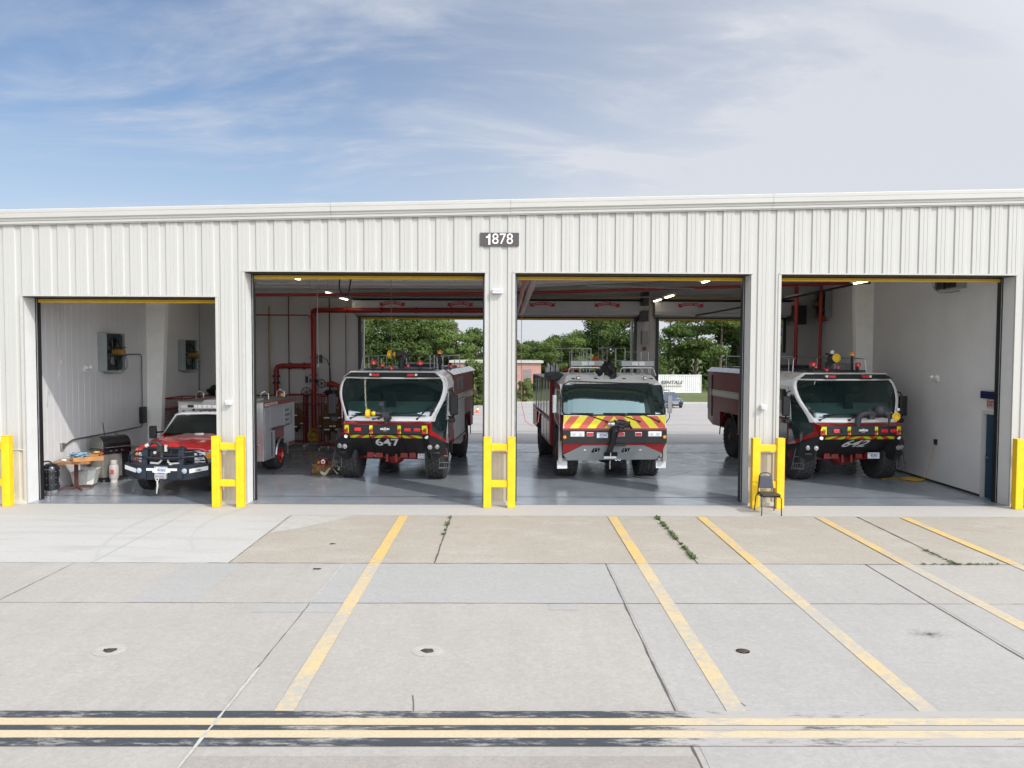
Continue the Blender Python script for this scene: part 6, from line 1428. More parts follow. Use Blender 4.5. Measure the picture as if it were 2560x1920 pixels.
        for y in (4.15, 5.5):
            m = MB(); m.tube([(s*1.08, y, 2.1), (s*1.08, y, 2.30), (s*.96, y + .02, 2.36), (s*.86, y, 2.30), (s*.86, y, 2.1)], .02, 8); m.build('hand_rail', chrome, B, smooth=True)
    m = MB(); m.box(-.95, .95, 3.28, 3.32, 1.0, 1.9); m.box(.98, 1.12, 3.295, 3.318, .5, 1.95); m.build('body_front_plate', silver, B)
    m = MB(); m.cyl((1.08, 3.26, .86), (1.08, 3.32, .86), .035, n=12); m.build('latch', chrome, B)
    beacon(T, 1.0, 5.6, 2.10, .08, .1, lens_amber)
    m = MB(); m.box(-.42, -.30, .5, 5.9, .42, .58); m.box(.30, .42, .5, 5.9, .42, .58); m.cyl((-.8, 1.12, .42), (.8, 1.12, .42), .06); m.cyl((-.8, 4.83, .42), (.8, 4.83, .42), .07); m.build('chassis', blackm, T)
    return T
brush = brush_truck((-8.27, .84), -3.6)
# ------------------------------------------------------------------ folding chair... stacking chair by the guard
def chair(loc, rz):
    T = empty('chair', (*loc, 0), rz, 'black padded stacking chair in front of the yellow guard on the apron', 'chair')
    fr = mat('chair_bronze_frame', (.05, .045, .038), .4, metal=.4); vin = mat('chair_black_vinyl', (.022, .022, .026), .38, bump=.3, bscale=80)
    h = .2
    m = MB(); m.tube([(-h+.02, .24, .40), (-h+.03, .26, .5), (-.145, .30, .70), (-.13, .32, .80), (-.10, .325, .845), (-.05, .33, .862), (.05, .33, .862), (.10, .325, .845), (.13, .32, .80), (.145, .30, .70), (h-.03, .26, .5), (h-.02, .24, .40)], .012, 8); m.build('back_frame', fr, T, smooth=True)
    for s in (-1, 1):
        m = MB(); m.tube([(s*(h-.01), .22, .41), (s*(h+.01), .28, .34), (s*(h+.02), .36, 0)], .0125, 8); m.build('leg', fr, T, smooth=True)
        m = MB(); m.tube([(s*(h-.02), -.10, .405), (s*(h+.0), -.20, .40), (s*(h+.01), -.225, .36), (s*(h+.015), -.24, 0)], .0125, 8); m.build('leg', fr, T, smooth=True)
    m = MB(); m.tube([(-h, -.18, .40), (-h, .24, .40), (h, .24, .40), (h, -.18, .40)], .011, 6, True); m.build('seat_frame', fr, T)
    m = MB(); m.prism([(-.205, -.21), (.205, -.21), (.215, -.1), (.19, .22), (-.19, .22), (-.215, -.1)], 'Z', .412, .465); m.build('seat', vin, T, bevel=.022)
    m = MB(); m.slab([(-.165, .275, .53), (.165, .275, .53), (.125, .315, .80), (-.125, .315, .80)], .04, (0, -1, 0)); m.build('backrest', mat('chair_back_fabric', (.05, .053, .07), .5, bump=.3, bscale=90), T, bevel=.014)
    return T
chair((5.85, -.92), -3)

# ------------------------------------------------------------------ left bay: smoker, table, tray, bin, grill
bl = mat('black_enamel', (.012, .013, .015), .22, coat=.6, var=.2)
T = empty('smoker', (-11.07, .98, 0), 0, 'black drum shaped meat smoker standing on short legs at the left door jamb', 'smoker')
T.scale = (.9, .9, .84)
m = MB(); m.lathe([(.15, .17), (.20, .2), (.215, .28), (.215, .62), (.21, .66), (.215, .68), (.215, .78), (.20, .85), (.14, .93), (.05, .96)], n=28); m.build('drum', bl, T, smooth=True)
m = MB()
for k in range(3): t = 2*PI*k/3 - 1.2; m.slab([(.17*math.cos(t)-.015, .17*math.sin(t), 0), (.17*math.cos(t)+.015, .17*math.sin(t), 0), (.17*math.cos(t)+.015, .17*math.sin(t), .24), (.17*math.cos(t)-.015, .17*math.sin(t), .24)], .012, (0, 1, 0))
m.build('leg', alu, T)
m = MB()
for z in (.35, .55, .73):
    for k in range(12): t = 2*PI*k/12; m.blob((.217*math.cos(t), .217*math.sin(t), z), (.009, .009, .009), n=4, amp=0)
m.build('rivet', alu, T)
m = MB(); m.tube([(-.12 + .16*math.cos(t), -.06 + .10*math.sin(t), .94 + .06*math.sin(t)) for t in [2*PI*k/24 for k in range(24)]], .022, 6, True); m.build('grate_ring', blackm, T)
m = MB(); m.tube([(.215, -.05, .42), (.25, -.05, .42), (.25, -.05, .52), (.215, -.05, .52)], .01, 6); m.tube([(-.05, -.215, .80), (-.05, -.25, .80), (.05, -.25, .80), (.05, -.215, .80)], .01, 6); m.build('handle', steel, T)

wood = mat('varnished_wood', (.30, .13, .045), .4, var=.3, vscale=14); wood_t = mat('pale_table_top', (.42, .31, .21), .5, var=.15, vscale=8); dark_w = mat('reddish_brown_steel', (.10, .03, .02), .4, var=.3)
T = empty('pedestal_table', (-10.98, 1.95, 0), 12, 'wooden pedestal table with four splayed feet between the smoker and the grill', 'table')
m = MB(); m.box(-.42, .42, -.42, .42, .70, .745); m.build('tabletop', wood_t, T, bevel=.006)
m = MB(); m.box(-.435, .435, -.435, -.42, .69, .75); m.box(-.435, -.42, -.42, .42, .69, .75); m.box(.42, .435, -.42, .42, .69, .75); m.build('table_edge', wood, T)
m = MB(); m.box(-.04, .04, -.04, .04, .05, .70); m.build('column', dark_w, T)
for a in (45, 135, 225, 315):
    m = MB(); c, s_ = math.cos(R(a-12)), math.sin(R(a-12)); m.slab([(.03*c - .02*s_, .03*s_ + .02*c, .035), (.40*c - .02*s_, .40*s_ + .02*c, .02), (.40*c + .02*s_, .40*s_ - .02*c, .02), (.03*c + .02*s_, .03*s_ - .02*c, .035)], .035, (0, 0, 1)); m.cyl((.38*c, .38*s_, 0), (.38*c, .38*s_, .03), .02); m.build('foot', dark_w, T)
T = empty('wooden_tray', (-10.70, 1.90, .752), 36, 'shallow wooden drawer tray standing on the pedestal table', 'tray')
m = MB(); m.box(-.33, .36, -.30, -.275, 0, .11); m.box(-.33, .36, .22, .245, 0, .11); m.box(-.33, -.305, -.275, .22, 0, .11); m.box(.335, .36, -.275, .22, 0, .11); m.box(-.305, .335, -.275, .22, 0, .02); m.build('tray', mat('orange_wood', (.42, .20, .07), .35, var=.25, vscale=12), T)
m = MB(); random.seed(4)
m.blob((0, 0, 0), (.20, .14, .07), n=14, amp=.8, fr=2.8, seed=12)
tag(m.build('crumpled_cloth', mat('blue_grey_cloth', (.07, .16, .24), .8, col2=(.35, .5, .6), vscale=9), None, smooth=True, loc=(-10.84, 1.84, .88)), 'crumpled blue and white cloth lying in the wooden tray', 'cloth')
m = MB(); m.blob((0, 0, 0), (.06, .05, .03), n=8, amp=.3, seed=2); tag(m.build('rag', mat('red_rag', (.45, .06, .06), .8), None, smooth=True, loc=(-10.46, 2.2, .885)), 'small red rag on the edge of the wooden tray', 'rag')
m = MB(); m.blob((0, 0, 0), (.07, .05, .03), n=8, amp=.25, seed=6); tag(m.build('napkin', letter_white, None, smooth=True, loc=(-11.1, 1.60, .79)), 'small white crumpled napkin at the table corner', 'napkin')
T = empty('storage_bin', (-11.02, 2.5, 0), 10, 'dirty white plastic bin with a torn bag behind the table column', 'bin')
pb = mat('dirty_white_plastic', (.55, .54, .50), .6, var=.2, vscale=8)
m = MB(); m.add([(-.26, -.16, .04), (.22, -.16, .04), (.22, .16, .04), (-.26, .16, .04), (-.31, -.20, .36), (.30, -.20, .42), (.30, .20, .44), (-.31, .20, .36)], [(0, 1, 2, 3), (0, 1, 5, 4), (1, 2, 6, 5), (2, 3, 7, 6), (3, 0, 4, 7)]); o = m.build('bin_wall', pb, T, fix=False); o.modifiers.new('thick', 'SOLIDIFY').thickness = .01
m = MB(); m.tube([(-.31, -.20, .36), (.30, -.20, .42), (.31, .20, .44), (-.31, .20, .36)], .014, 6, True); m.build('rim', pb, T)
m = MB(); m.slab([(.08, -.23, .06), (.24, -.24, .05), (.33, -.22, .46), (.12, -.23, .44)], .02, (0, 1, 0)); m.blob((.12, -.1, .45), (.18, .12, .05), n=8, amp=.6, seed=3); m.build('torn_bag', mat('white_bag', (.68, .67, .63), .55, bump=.5, bscale=20), T)

ss = mat('grill_stainless', (.38, .37, .34), .3, metal=.7, var=.15, vscale=5)
T = empty('gas_grill', (-10.86, 3.35, 0), 58, 'black lidded gas grill with grey steel cabinet and side shelves on castors', 'gas grill')
T.scale = (.82, 1, 1.04)
m = MB(); m.box(-.38, .30, -.26, .30, .10, .72); m.build('cabinet', ss, T, bevel=.012)
m = MB(); m.box(-.40, .62, -.30, .32, .07, .12); m.build('base_shelf', black, T)
m = MB(); m.box(.31, .60, -.24, .28, .12, .72); m.build('cabinet_door', black, T, bevel=.01)
m = MB(); m.box(-.40, .62, -.29, .31, .72, .86); m.build('firebox', bl, T, bevel=.015)
m = MB(); pr_ = [(-.29, .865), (-.29, .96)] + [(-.29 + .30 - .30*math.cos(R(a)), .96 + .22*math.sin(R(a))) for a in range(10, 171, 16)] + [(.31, .96), (.31, .865)]
m.prism(pr_, 'X', -.38, .60); m.build('lid', bl, T, bevel=.01, smooth=False)
m = MB(); m.prism([(y*1.01, z+.003) for y, z in pr_], 'X', -.395, -.375); m.build('lid_end', mat('grill_grey_end', (.13, .13, .12), .45, var=.2), T)
m = MB(); m.tube([(-.3, -.30, .90), (-.3, -.36, .90), (.5, -.36, .90), (.5, -.30, .90)], .014, 8); m.build('lid_handle', chrome, T)
m = MB(); m.box(-.72, -.41, -.27, .27, .76, .79); m.box(.63, .92, -.25, .25, .76, .85); m.build('side_shelf', ss, T, bevel=.01)
m = MB(); m.tube([(-.74, -.28, .775), (-.41, -.29, .775)], .01, 6); m.tube([(-.74, -.28, .775), (-.74, .28, .775)], .01, 6); m.build('towel_rail', chrome, T)
m = MB()
for x in (-.1, .1, .3): m.cyl((x, -.29, .79), (x, -.33, .79), .025, n=12)
m.build('knob', chrome, T)
for x, y in ((-.34, -.24), (.54, -.24), (-.34, .26), (.54, .26)):
    m = MB(); m.cyl((x-.015, y, .035), (x+.015, y, .035), .035, n=14); m.box(x-.02, x+.02, y-.01, y+.01, .03, .075); m.build('castor', steel, T)
m = MB(); m.tube([(.05, .32, .9), (.0, .36, 1.2), (-.05, .38, 1.55)], .014, 5); tag(m.build('broom_handle', mat('dark_broom', (.06, .06, .065), .5), None, loc=(-11.1, 3.3, 0)), 'dark thin broom handle leaning on the wall behind the gas grill', 'broom')
T = empty('gas_bottle', (-10.52, 2.98, 0), 0, 'small white propane bottle standing at the front of the gas grill', 'gas bottle')
m = MB(); m.lathe([(.10, .10), (.12, .13), (.12, .42), (.10, .48), (.04, .51), (.035, .54)], n=20); m.build('tank', mat('propane_white', (.55, .52, .49), .4, var=.1), T, smooth=True)
m = MB(); m.lathe([(.085, .50), (.085, .60), (.078, .60), (.078, .50)], n=20); m.lathe([(.09, .0), (.09, .105)], n=20); m.build('collar', MATS['propane_white'], T)
m = MB(); m.slab([(-.04, -.122, .24), (.05, -.122, .24), (.05, -.122, .36), (-.04, -.122, .36)], .003, (0, -1, 0)); m.build('sticker', mat('red_sticker', (.5, .1, .08), .5), T)
m = MB(); m.lathe([(.13, 0), (.15, .02), (.15, .34), (.13, .37)], n=20); tag(m.build('black_bucket', bl, None, smooth=True, loc=(-10.2, 4.4, 0)), 'black bucket between the gas grill and the red brush truck', 'bucket')
m = MB(); m.blob((0, 0, .012), (.09, .06, .025), n=8, amp=.2, seed=3); tag(m.build('sponge', mat('yellow_sponge', (.70, .50, .02), .8), None, smooth=True, loc=(-10.95, 2.93, .81)), 'yellow sponge on the left shelf of the gas grill', 'sponge')

# ------------------------------------------------------------------ turnout gear on the floor
coat_m = mat('tan_turnout_cloth', (.20, .12, .045), .85, var=.35, vscale=9, bump=.6, bscale=30); trim_t = mat('dull_reflective_trim', (.45, .42, .30), .5)
T = empty('turnout_gear', (-5.20, 4.55, 0), 0, 'heap of tan turnout trousers with pale trim under the fire helmet', 'turnout gear')
m = MB(); m.blob((-.12, .0, .16), (.24, .2, .19), n=16, amp=.55, fr=2.2, seed=1, flat=.005); m.blob((.1, .02, .18), (.17, .17, .16), n=14, amp=.5, fr=2.5, seed=2, flat=.005); m.blob((-.30, -.08, .08), (.09, .09, .09), n=10, amp=.4, seed=5, flat=.005); m.build('trousers', coat_m, T, smooth=True)
m = MB(); m.slab([(-.14, -.205, .16), (.10, -.24, .05), (.05, -.25, .0), (-.06, -.24, .02)], .02, (0, -1, .1)); m.slab([(.02, -.2, .06), (.16, -.2, .22), (.20, -.18, .20), (.08, -.22, .01)], .02, (0, -1, 0)); m.build('trim', trim_t, T)
T = empty('fire_helmet', (-5.24, 4.5, .31), 8, 'dark red fire helmet with white shield on the heap of turnout gear', 'helmet')
m = MB(); m.lathe([(.135, 0), (.135, .04), (.12, .10), (.08, .15), (.02, .17)], n=20); m.lathe([(.135, .0), (.185, -.012), (.185, .0), (.135, .012)], n=24); m.build('shell', mat('helmet_red', (.25, .012, .015), .25, coat=.6), T, smooth=True)
m = MB(); m.slab([(-.05, -.14, .02), (.05, -.14, .02), (.06, -.145, .10), (0, -.13, .155), (-.06, -.145, .10)], .01, (0, -1, 0)); m.build('shield', letter_white, T)
m = MB(); m.slab([(-.025, -.152, .045), (.025, -.152, .045), (.025, -.152, .09), (-.025, -.152, .09)], .004, (0, -1, 0)); m.box(-.135, -.09, -.12, -.10, .03, .07); m.build('shield_mark', mat('helmet_black', (.02, .02, .02), .4), T)
m = MB(); m.slab([(-.16, -.10, .02), (-.10, -.135, .02), (-.10, -.125, .09), (-.15, -.09, .09)], .006, (-.5, -1, 0)); m.build('tetrahedron', lens_amber, T)
T = empty('fire_boots', (-4.80, 4.55, 0), 0, 'black rubber fire boots with pale pull tabs beside the turnout heap', 'boots')
m = MB(); m.blob((.0, 0, .08), (.24, .16, .09), n=12, amp=.35, seed=3, flat=.005); m.tube([(.02, .05, .1), (.06, .08, .24), (.08, .08, .36)], [.09, .085, .08], 12); m.tube([(-.1, .02, .08), (-.06, .05, .2), (-.10, .06, .28)], [.08, .08, .07], 12); m.tube([(.05, -.08, .06), (.2, -.1, .05), (.30, -.12, .05)], [.08, .07, .05], 10); m.build('boot', rubber, T, smooth=True)
m = MB(); m.slab([(-.02, -.16, .14), (.14, -.16, .10), (.16, -.14, .22), (.02, -.13, .24)], .03, (0, -1, .3)); m.slab([(-.16, -.14, .18), (-.13, -.16, .18), (.02, -.2, .03), (-.02, -.2, .03)], .02, (0, -1, 0)); m.build('pull_tab', trim_t, T)

# ------------------------------------------------------------------ gear lockers along the rear wall, coats inside
lk = mat('locker_red_wire', (.17, .012, .014), .45, var=.2)
def locker(x, y, rz, w, d, h, lab, mesh=True, z0=.18):
    T = empty('gear_locker', (x, y, 0), rz, lab, 'gear locker', 'red wire gear lockers along the back of the station')
    m = MB()
    for a in (-w/2, w/2):
        for b in (-d/2, d/2): m.cyl((a, b, .08), (a, b, h), .022, n=6)
    for z in (z0, h): m.tube([(-w/2, -d/2, z), (w/2, -d/2, z), (w/2, d/2, z), (-w/2, d/2, z)], .02, 5, True)
    m.build('frame', lk, T)
    m = MB()
    for a in (-w/2, w/2):
        for k in range(1, int(h/.11)): m.cyl((a, -d/2, k*.11 + .1), (a, d/2, k*.11 + .1), .004, n=4, cap=False) if k*.11+.1 < h else None
        for k in range(1, int(d/.1)): m.cyl((a, -d/2 + k*.1, z0), (a, -d/2 + k*.1, h), .004, n=4, cap=False)
    for k in range(1, int(w/.1)): m.cyl((-w/2 + k*.1, d/2, z0), (-w/2 + k*.1, d/2, h), .004, n=4, cap=False)
    for k in range(1, int(h/.12)): m.cyl((-w/2, d/2, z0 + k*.12), (w/2, d/2, z0 + k*.12), .004, n=4, cap=False) if z0 + k*.12 < h else None
    m.build('wire_mesh', lk, T)
    for q in (z0, h - .34): m = MB(); m.box(-w/2, w/2, -d/2, d/2, q - .01, q + .01); m.build('shelf', lk, T)
    m = MB()
    for a in (-w/2, w/2): m.cyl((a, -d/2, .0), (a, -d/2, .09), .025, n=8); m.cyl((a, d/2, 0), (a, d/2, .09), .025, n=8)
    m.build('castor', steel, T)
    return T
def coat(x, y, rz, lab, seed, h=1.45):
    T = empty('turnout_coat', (x, y, h), rz, lab, 'turnout coat', 'turnout coats hanging in the gear lockers')
    m = MB(); m.blob((0, 0, -.42), (.22, .10, .44), n=14, amp=.35, fr=2.2, seed=seed); m.tube([(-.15, 0, -.08), (-.27, -.03, -.4), (-.26, -.05, -.68)], [.07, .065, .06], 8); m.tube([(.15, 0, -.08), (.27, -.03, -.4), (.26, -.05, -.68)], [.07, .065, .06], 8)
    m.build('cloth', mat('coat_dark_tan', (.10, .055, .025), .85, var=.3), T, smooth=True)
    m = MB()
    for z in (-.30, -.72): m.box(-.10, .10, -.155, -.14, z, z+.045)
    for s in (-1, 1): m.box(s*.26-.05, s*.26+.05, -.125, -.11, -.60, -.56)
    m.build('reflective_band', mat('bright_reflective_band', (.8, .78, .7), .3), T)
    m = MB(); m.cyl((0, 0, 0), (0, 0, .12), .008); m.build('hook', steel, T)
locs = [(-7.75, 11.2, 0, .62, .5, 1.92, 'red wire gear locker directly behind the rear corner of the brush truck'), (-7.1, 11.25, 0, .60, .45, 1.92, 'red wire gear locker holding a yellow fan on its floor'),
        (-6.15, 10.2, -12, .82, .75, 1.93, 'wide red wire gear locker nearest truck 647 with dark bags on top'), (-9.0, 10.8, 0, .9, .5, 1.9, 'red wire gear locker hidden behind the brush truck body'),
        (-10.2, 10.5, 0, 1.2, .6, 1.93, 'red wire gear locker behind the light bar of the brush truck'), (-11.05, 9.0, 0, .75, 1.6, 1.93, 'red wire gear locker against the left wall beside the cream column')]
for a in locs: locker(*a[:6], a[6])
for i, (x, y, l) in enumerate(((-7.75, 11.1, 'turnout coat with bright bands in the locker behind the brush truck corner'), (-6.35, 10.05, 'turnout coat hanging left in the wide locker'), (-5.98, 10.1, 'turnout coat hanging right in the wide locker'), (-6.4, 10.45, 'turnout coat at the back of the wide locker'))):
    coat(x, y, 8 * (i - 1), l, i + 3)
m = MB(); m.blob((0, 0, 0), (.42, .3, .11), n=10, amp=.4, seed=4); m.blob((.28, 0, .05), (.14, .18, .08), n=8, amp=.4, seed=7); tag(m.build('gear_bag', black, None, smooth=True, loc=(-6.1, 10.2, 2.05)), 'black duffel bag on top of the wide gear locker near truck 647', 'bag')
m = MB(); m.blob((0, 0, 0), (.38, .3, .22), n=10, amp=.3, seed=8); m.blob((.2, -.1, -.1), (.3, .2, .2), n=8, amp=.4, seed=9); tag(m.build('gear_bag', black, None, smooth=True, loc=(-10.35, 10.3, 2.08)), 'black duffel bag on a locker behind the brush truck light bar', 'bag')
T = empty('yellow_blower', (-7.1, 11.15, .2), 0, 'yellow blower fan on the floor of a red gear locker', 'blower')
m = MB(); m.tube([(.19*math.cos(t), -.1, .25 + .19*math.sin(t)) for t in [2*PI*k/18 for k in range(18)]], .03, 6, True); m.box(-.2, .2, -.1, .1, 0, .12); m.build('shroud', mat('dim_yellow_plastic', (.35, .22, .01), .5), T)
m = MB(); m.cyl((0, -.12, .25), (0, .1, .25), .08, n=12)
for k in range(4): t = PI*k/4; m.cyl((-.18*math.cos(t), -.12, .25-.18*math.sin(t)), (.18*math.cos(t), -.12, .25+.18*math.sin(t)), .008, n=5)
m.build('motor', MATS['dim_yellow_plastic'], T)
# ------------------------------------------------------------------ behind the station
brick = bpy.data.materials.new('painted_brick'); brick.use_nodes = True
nt = brick.node_tree; N = nt.nodes; L = nt.links; b = N['Principled BSDF']; b.inputs['Roughness'].default_value = .85
tb = N.new('ShaderNodeTexCoord'); mp = N.new('ShaderNodeMapping'); mp.inputs['Rotation'].default_value = (R(90), 0, 0)
L.new(tb.outputs['Object'], mp.inputs['Vector'])
bt = N.new('ShaderNodeTexBrick'); bt.inputs['Scale'].default_value = 2.2; bt.inputs['Color1'].default_value = (.40, .17, .14, 1); bt.inputs['Color2'].default_value = (.47, .24, .20, 1); bt.inputs['Mortar'].default_value = (.45, .33, .29, 1); bt.inputs['Mortar Size'].default_value = .03
L.new(mp.outputs['Vector'], bt.inputs['Vector']); L.new(bt.outputs['Color'], b.inputs['Base Color']); MATS['painted_brick'] = brick
G = -1.9
T = empty('brick_building', (-1.5, 85.5, G), 0, 'low pink brick building with white flat roof edge beyond the parking lot', 'building')
m = MB(); m.box(-5.5, 6.1, 0, 9, 0, 3.85); m.build('wall', brick, T)
m = MB(); m.box(-5.8, 6.4, -.3, 9.3, 3.85, 4.15); m.build('roof_edge', trim_white, T)
for x in (4.3, 1.2, -2.2):
    m = MB(); m.box(x-.55, x+.55, -.03, .02, 1.55, 3.0); w_ = m.build('window', mat('window_shutter_grey', (.22, .17, .18), .5), T)
    m = MB()
    for k in range(8): m.box(x-.5, x+.5, -.05, -.03, 1.62+.17*k, 1.68+.17*k)
    m.build('louvre', mat('louvre_grey', (.34, .29, .29), .5), w_)
    m = MB(); m.box(x-.62, x+.62, -.08, .0, 1.45, 1.55); m.build('sill', trim_white, w_)
# shipping container
T = empty('shipping_container', (21.2, 86.3, G), 0, 'white corrugated shipping container lettered RENTALS on the grass', 'container')
cm = mat('container_white', (.66, .66, .63), .5, var=.1, vscale=2)
m = MB(); pr_ = []
x = -4.4; hx = 4.4
while x < hx - .01:
    pr_ += [(x, 0), (x + .07, 0), (x + .12, .06), (x + .19, .06), (x + .24, 0)]; x += .275
pr_ = [p for p in pr_ if p[0] < hx] + [(hx, 0)]
for (a, ya), (b_, yb_) in zip(pr_, pr_[1:]): m.face([(a, ya, .15), (b_, yb_, .15), (b_, yb_, 2.25), (a, ya, 2.25)])
m.build('side_panel', cm, T, fix=False)
m = MB(); m.box(-hx, hx, .07, 2.4, .16, 2.28); m.build('inner_box', cm, T)
m = MB(); m.box(-hx-.05, hx+.05, -.03, .09, 2.25, 2.38); m.box(-hx-.05, hx+.05, -.03, .09, 0, .15); m.box(hx-.0, hx+.12, -.04, 2.44, 0, 2.38); m.box(-hx-.12, -hx, -.04, 2.44, 0, 2.38); m.build('frame', cm, T)
m = MB(); m.box(hx+.12, hx+.14, .1, 2.3, .1, 2.3); 
for y in (.6, 1.0, 1.4, 1.8): m.cyl((hx+.17, y, .1), (hx+.17, y, 2.3), .025, n=6)
m.build('door_end', mat('container_door', (.45, .52, .56), .5), T)
text('RENTALS', 'lettering', mat('container_letter', (.10, .10, .10), .6), .62, (.55, -.035, 1.35), FR, T, bold=.012, shear=.3, ext=.01, w=2.9)
m = MB(); m.box(-.7, 1.95, -.045, -.03, .92, .97); m.build('underline', mat('dull_yellow_line', (.5, .38, .08), .6), T); m = MB(); m.box(-.7, 1.95, -.045, -.03, .82, .86); m.build('underline', MATS['container_letter'], T)
# parked car
def car(loc, rz):
    gz0 = gz(loc[1])
    T = empty('parked_car', (loc[0], loc[1], gz0), rz, 'dark blue saloon car parked facing the camera by the container', 'car')
    T.rotation_euler[0] = -math.atan(.037)
    body = mat('dark_blue_car_paint', (.012, .02, .05), .15, coat=1.)
    rows = []
    for y, w, zs, zt in ((0, .70, .42, .62), (.08, .84, .38, .72), (.4, .90, .35, .80), (1.25, .92, .35, .92), (3.6, .92, .35, .96), (4.4, .88, .38, .92), (4.6, .75, .45, .75)):
        rows.append([(-w, y, zs), (-w*1.0, y, (zs+zt)/2), (-w*.9, y, zt), (0, y, zt + .05), (w*.9, y, zt), (w, y, (zs+zt)/2), (w, y, zs)])
    m = MB()
    for a, b_ in zip(rows, rows[1:]):
        for i in range(6): m.face([a[i], a[i+1], b_[i+1], b_[i]])
    m.face(rows[0]); m.face(rows[-1][::-1]); bd = m.build('body', body, T, smooth=True)
    m = MB()
    gr = [(-.80, 1.35, .93), (.80, 1.35, .93), (.62, 2.0, 1.36), (-.62, 2.0, 1.36)]; rr = [(-.78, 3.9, .96), (.78, 3.9, .96), (.60, 3.2, 1.34), (-.60, 3.2, 1.34)]
    m.face(gr); wd = m.build('windscreen', mat('car_glass', (.03, .05, .08), .05, coat=1.), T, fix=False)
    m = MB(); m.face(rr); m.face([gr[0], gr[3], rr[3], rr[0]]); m.face([gr[1], gr[2], rr[2], rr[1]]); m.build('side_window', MATS['car_glass'], T, fix=False)
    m = MB(); m.slab([(-.62, 2.0, 1.355), (.62, 2.0, 1.355), (.60, 3.2, 1.345), (-.60, 3.2, 1.345)], .03, (0, 0, 1)); m.build('roof', body, T, bevel=.02)
    m = MB(); m.box(-.40, .40, -.03, .0, .42, .64); g = m.build('grille', mat('grille_chrome_grey', (.35, .37, .40), .3, metal=.6), T)
    m = MB()
    for k in range(9): m.box(-.36 + .09*k - .015, -.36 + .09*k + .015, -.04, -.03, .44, .62)
    m.build('grille_bar', black, g)
    for s in (-1, 1):
        m = MB(); m.slab([(s*.46, .02, .55), (s*.76, .10, .56), (s*.82, .2, .72), (s*.46, .04, .68)], .03, (0, -1, 0)); m.build('headlight', mat('car_lens', (.45, .5, .52), .15), T)
        m = MB(); m.box(*sorted((s*.86, s*1.0)), 1.45, 1.58, .9, 1.02); m.build('mirror', body, T, bevel=.02)
        for y in (.85, 3.75): wheel(T, s*.82, y, .32, .2, s, steel, chunky=False)
    m = MB(); m.box(-.75, .75, -.01, .06, .2, .36); m.build('front_skirt', black, T)
    return T
car((14.8, 51.4), 4)
# traffic cone
T = empty('traffic_cone', (-2.06, 40.4, gz(40.4)), 0, 'orange traffic cone on the lot behind truck 647', 'traffic cone')
m = MB(); m.lathe([(.15, .02), (.15, .04), (.13, .05), (.03, .48), (.02, .48)], n=18); m.build('cone', mat('cone_orange', (.75, .12, .02), .5), T, smooth=True)
m = MB(); m.box(-.19, .19, -.19, .19, 0, .025); m.build('base', MATS['cone_orange'], T); m = MB(); m.lathe([(.101, .2), (.076, .32)], n=18); m.build('collar', lens_white, T)

# ------------------------------------------------------------------ trees
bark = mat('pine_bark', (.11, .085, .065), .9, var=.3, vscale=3)
def leaf_mat(name, c1, c2):
    m = bpy.data.materials.new(name); m.use_nodes = True; nt = m.node_tree; N = nt.nodes; L = nt.links; b = N['Principled BSDF']; b.inputs['Roughness'].default_value = .75; b.inputs['Specular IOR Level'].default_value = .15
    oi = N.new('ShaderNodeObjectInfo'); tc = N.new('ShaderNodeTexCoord'); n = N.new('ShaderNodeTexNoise'); n.inputs['Scale'].default_value = .7; n.inputs['Detail'].default_value = 5; L.new(tc.outputs['Object'], n.inputs['Vector'])
    a = N.new('ShaderNodeMath'); a.operation = 'MULTIPLY_ADD'; L.new(oi.outputs['Random'], a.inputs[0]); a.inputs[1].default_value = .35; L.new(n.outputs['Fac'], a.inputs[2])
    r = N.new('ShaderNodeValToRGB'); r.color_ramp.elements[0].position = .4; r.color_ramp.elements[1].position = .95; r.color_ramp.elements[0].color = (*c1, 1); r.color_ramp.elements[1].color = (*c2, 1)
    L.new(a.outputs[0], r.inputs['Fac']); L.new(r.outputs['Color'], b.inputs['Base Color'])
    tr = N.new('ShaderNodeBsdfTranslucent'); L.new(r.outputs['Color'], tr.inputs['Color']); mx = N.new('ShaderNodeMixShader'); mx.inputs[0].default_value = .38
    L.new(b.outputs[0], mx.inputs[1]); L.new(tr.outputs[0], mx.inputs[2]); L.new(mx.outputs[0], N['Material Output'].inputs[0]); return m
pine_leaf = leaf_mat('pine_needles', (.065, .11, .028), (.165, .23, .062)); oak_leaf = leaf_mat('oak_leaves', (.045, .08, .022), (.12, .175, .05)); pale_leaf = leaf_mat('pale_leaves', (.10, .14, .04), (.20, .24, .09))
def leaves(m, c, rad, n, s, rnd):
    for _ in range(n):
        d = Vector((rnd.gauss(0, 1), rnd.gauss(0, 1), rnd.gauss(0, 1))).normalized() * (rnd.random() ** .45)
        k = 1 + .35 * noise.noise(d * 2 + c)
        p = c + Vector((d.x*rad[0]*k, d.y*rad[1]*k, d.z*rad[2]*k))
        nn = (d + Vector((rnd.uniform(-.7, .7), rnd.uniform(-.7, .7), rnd.uniform(-.2, .9)))).normalized(); a = nn.orthogonal().normalized(); q = Matrix.Rotation(rnd.uniform(0, 6.28), 3, nn); a = q @ a; b_ = nn.cross(a)
        u = s * rnd.uniform(.6, 1.35); v = u * rnd.uniform(.45, .8)
        m.face([p - a*u, p - b_*v*.8 + a*u*.1, p + a*u, p + b_*v])
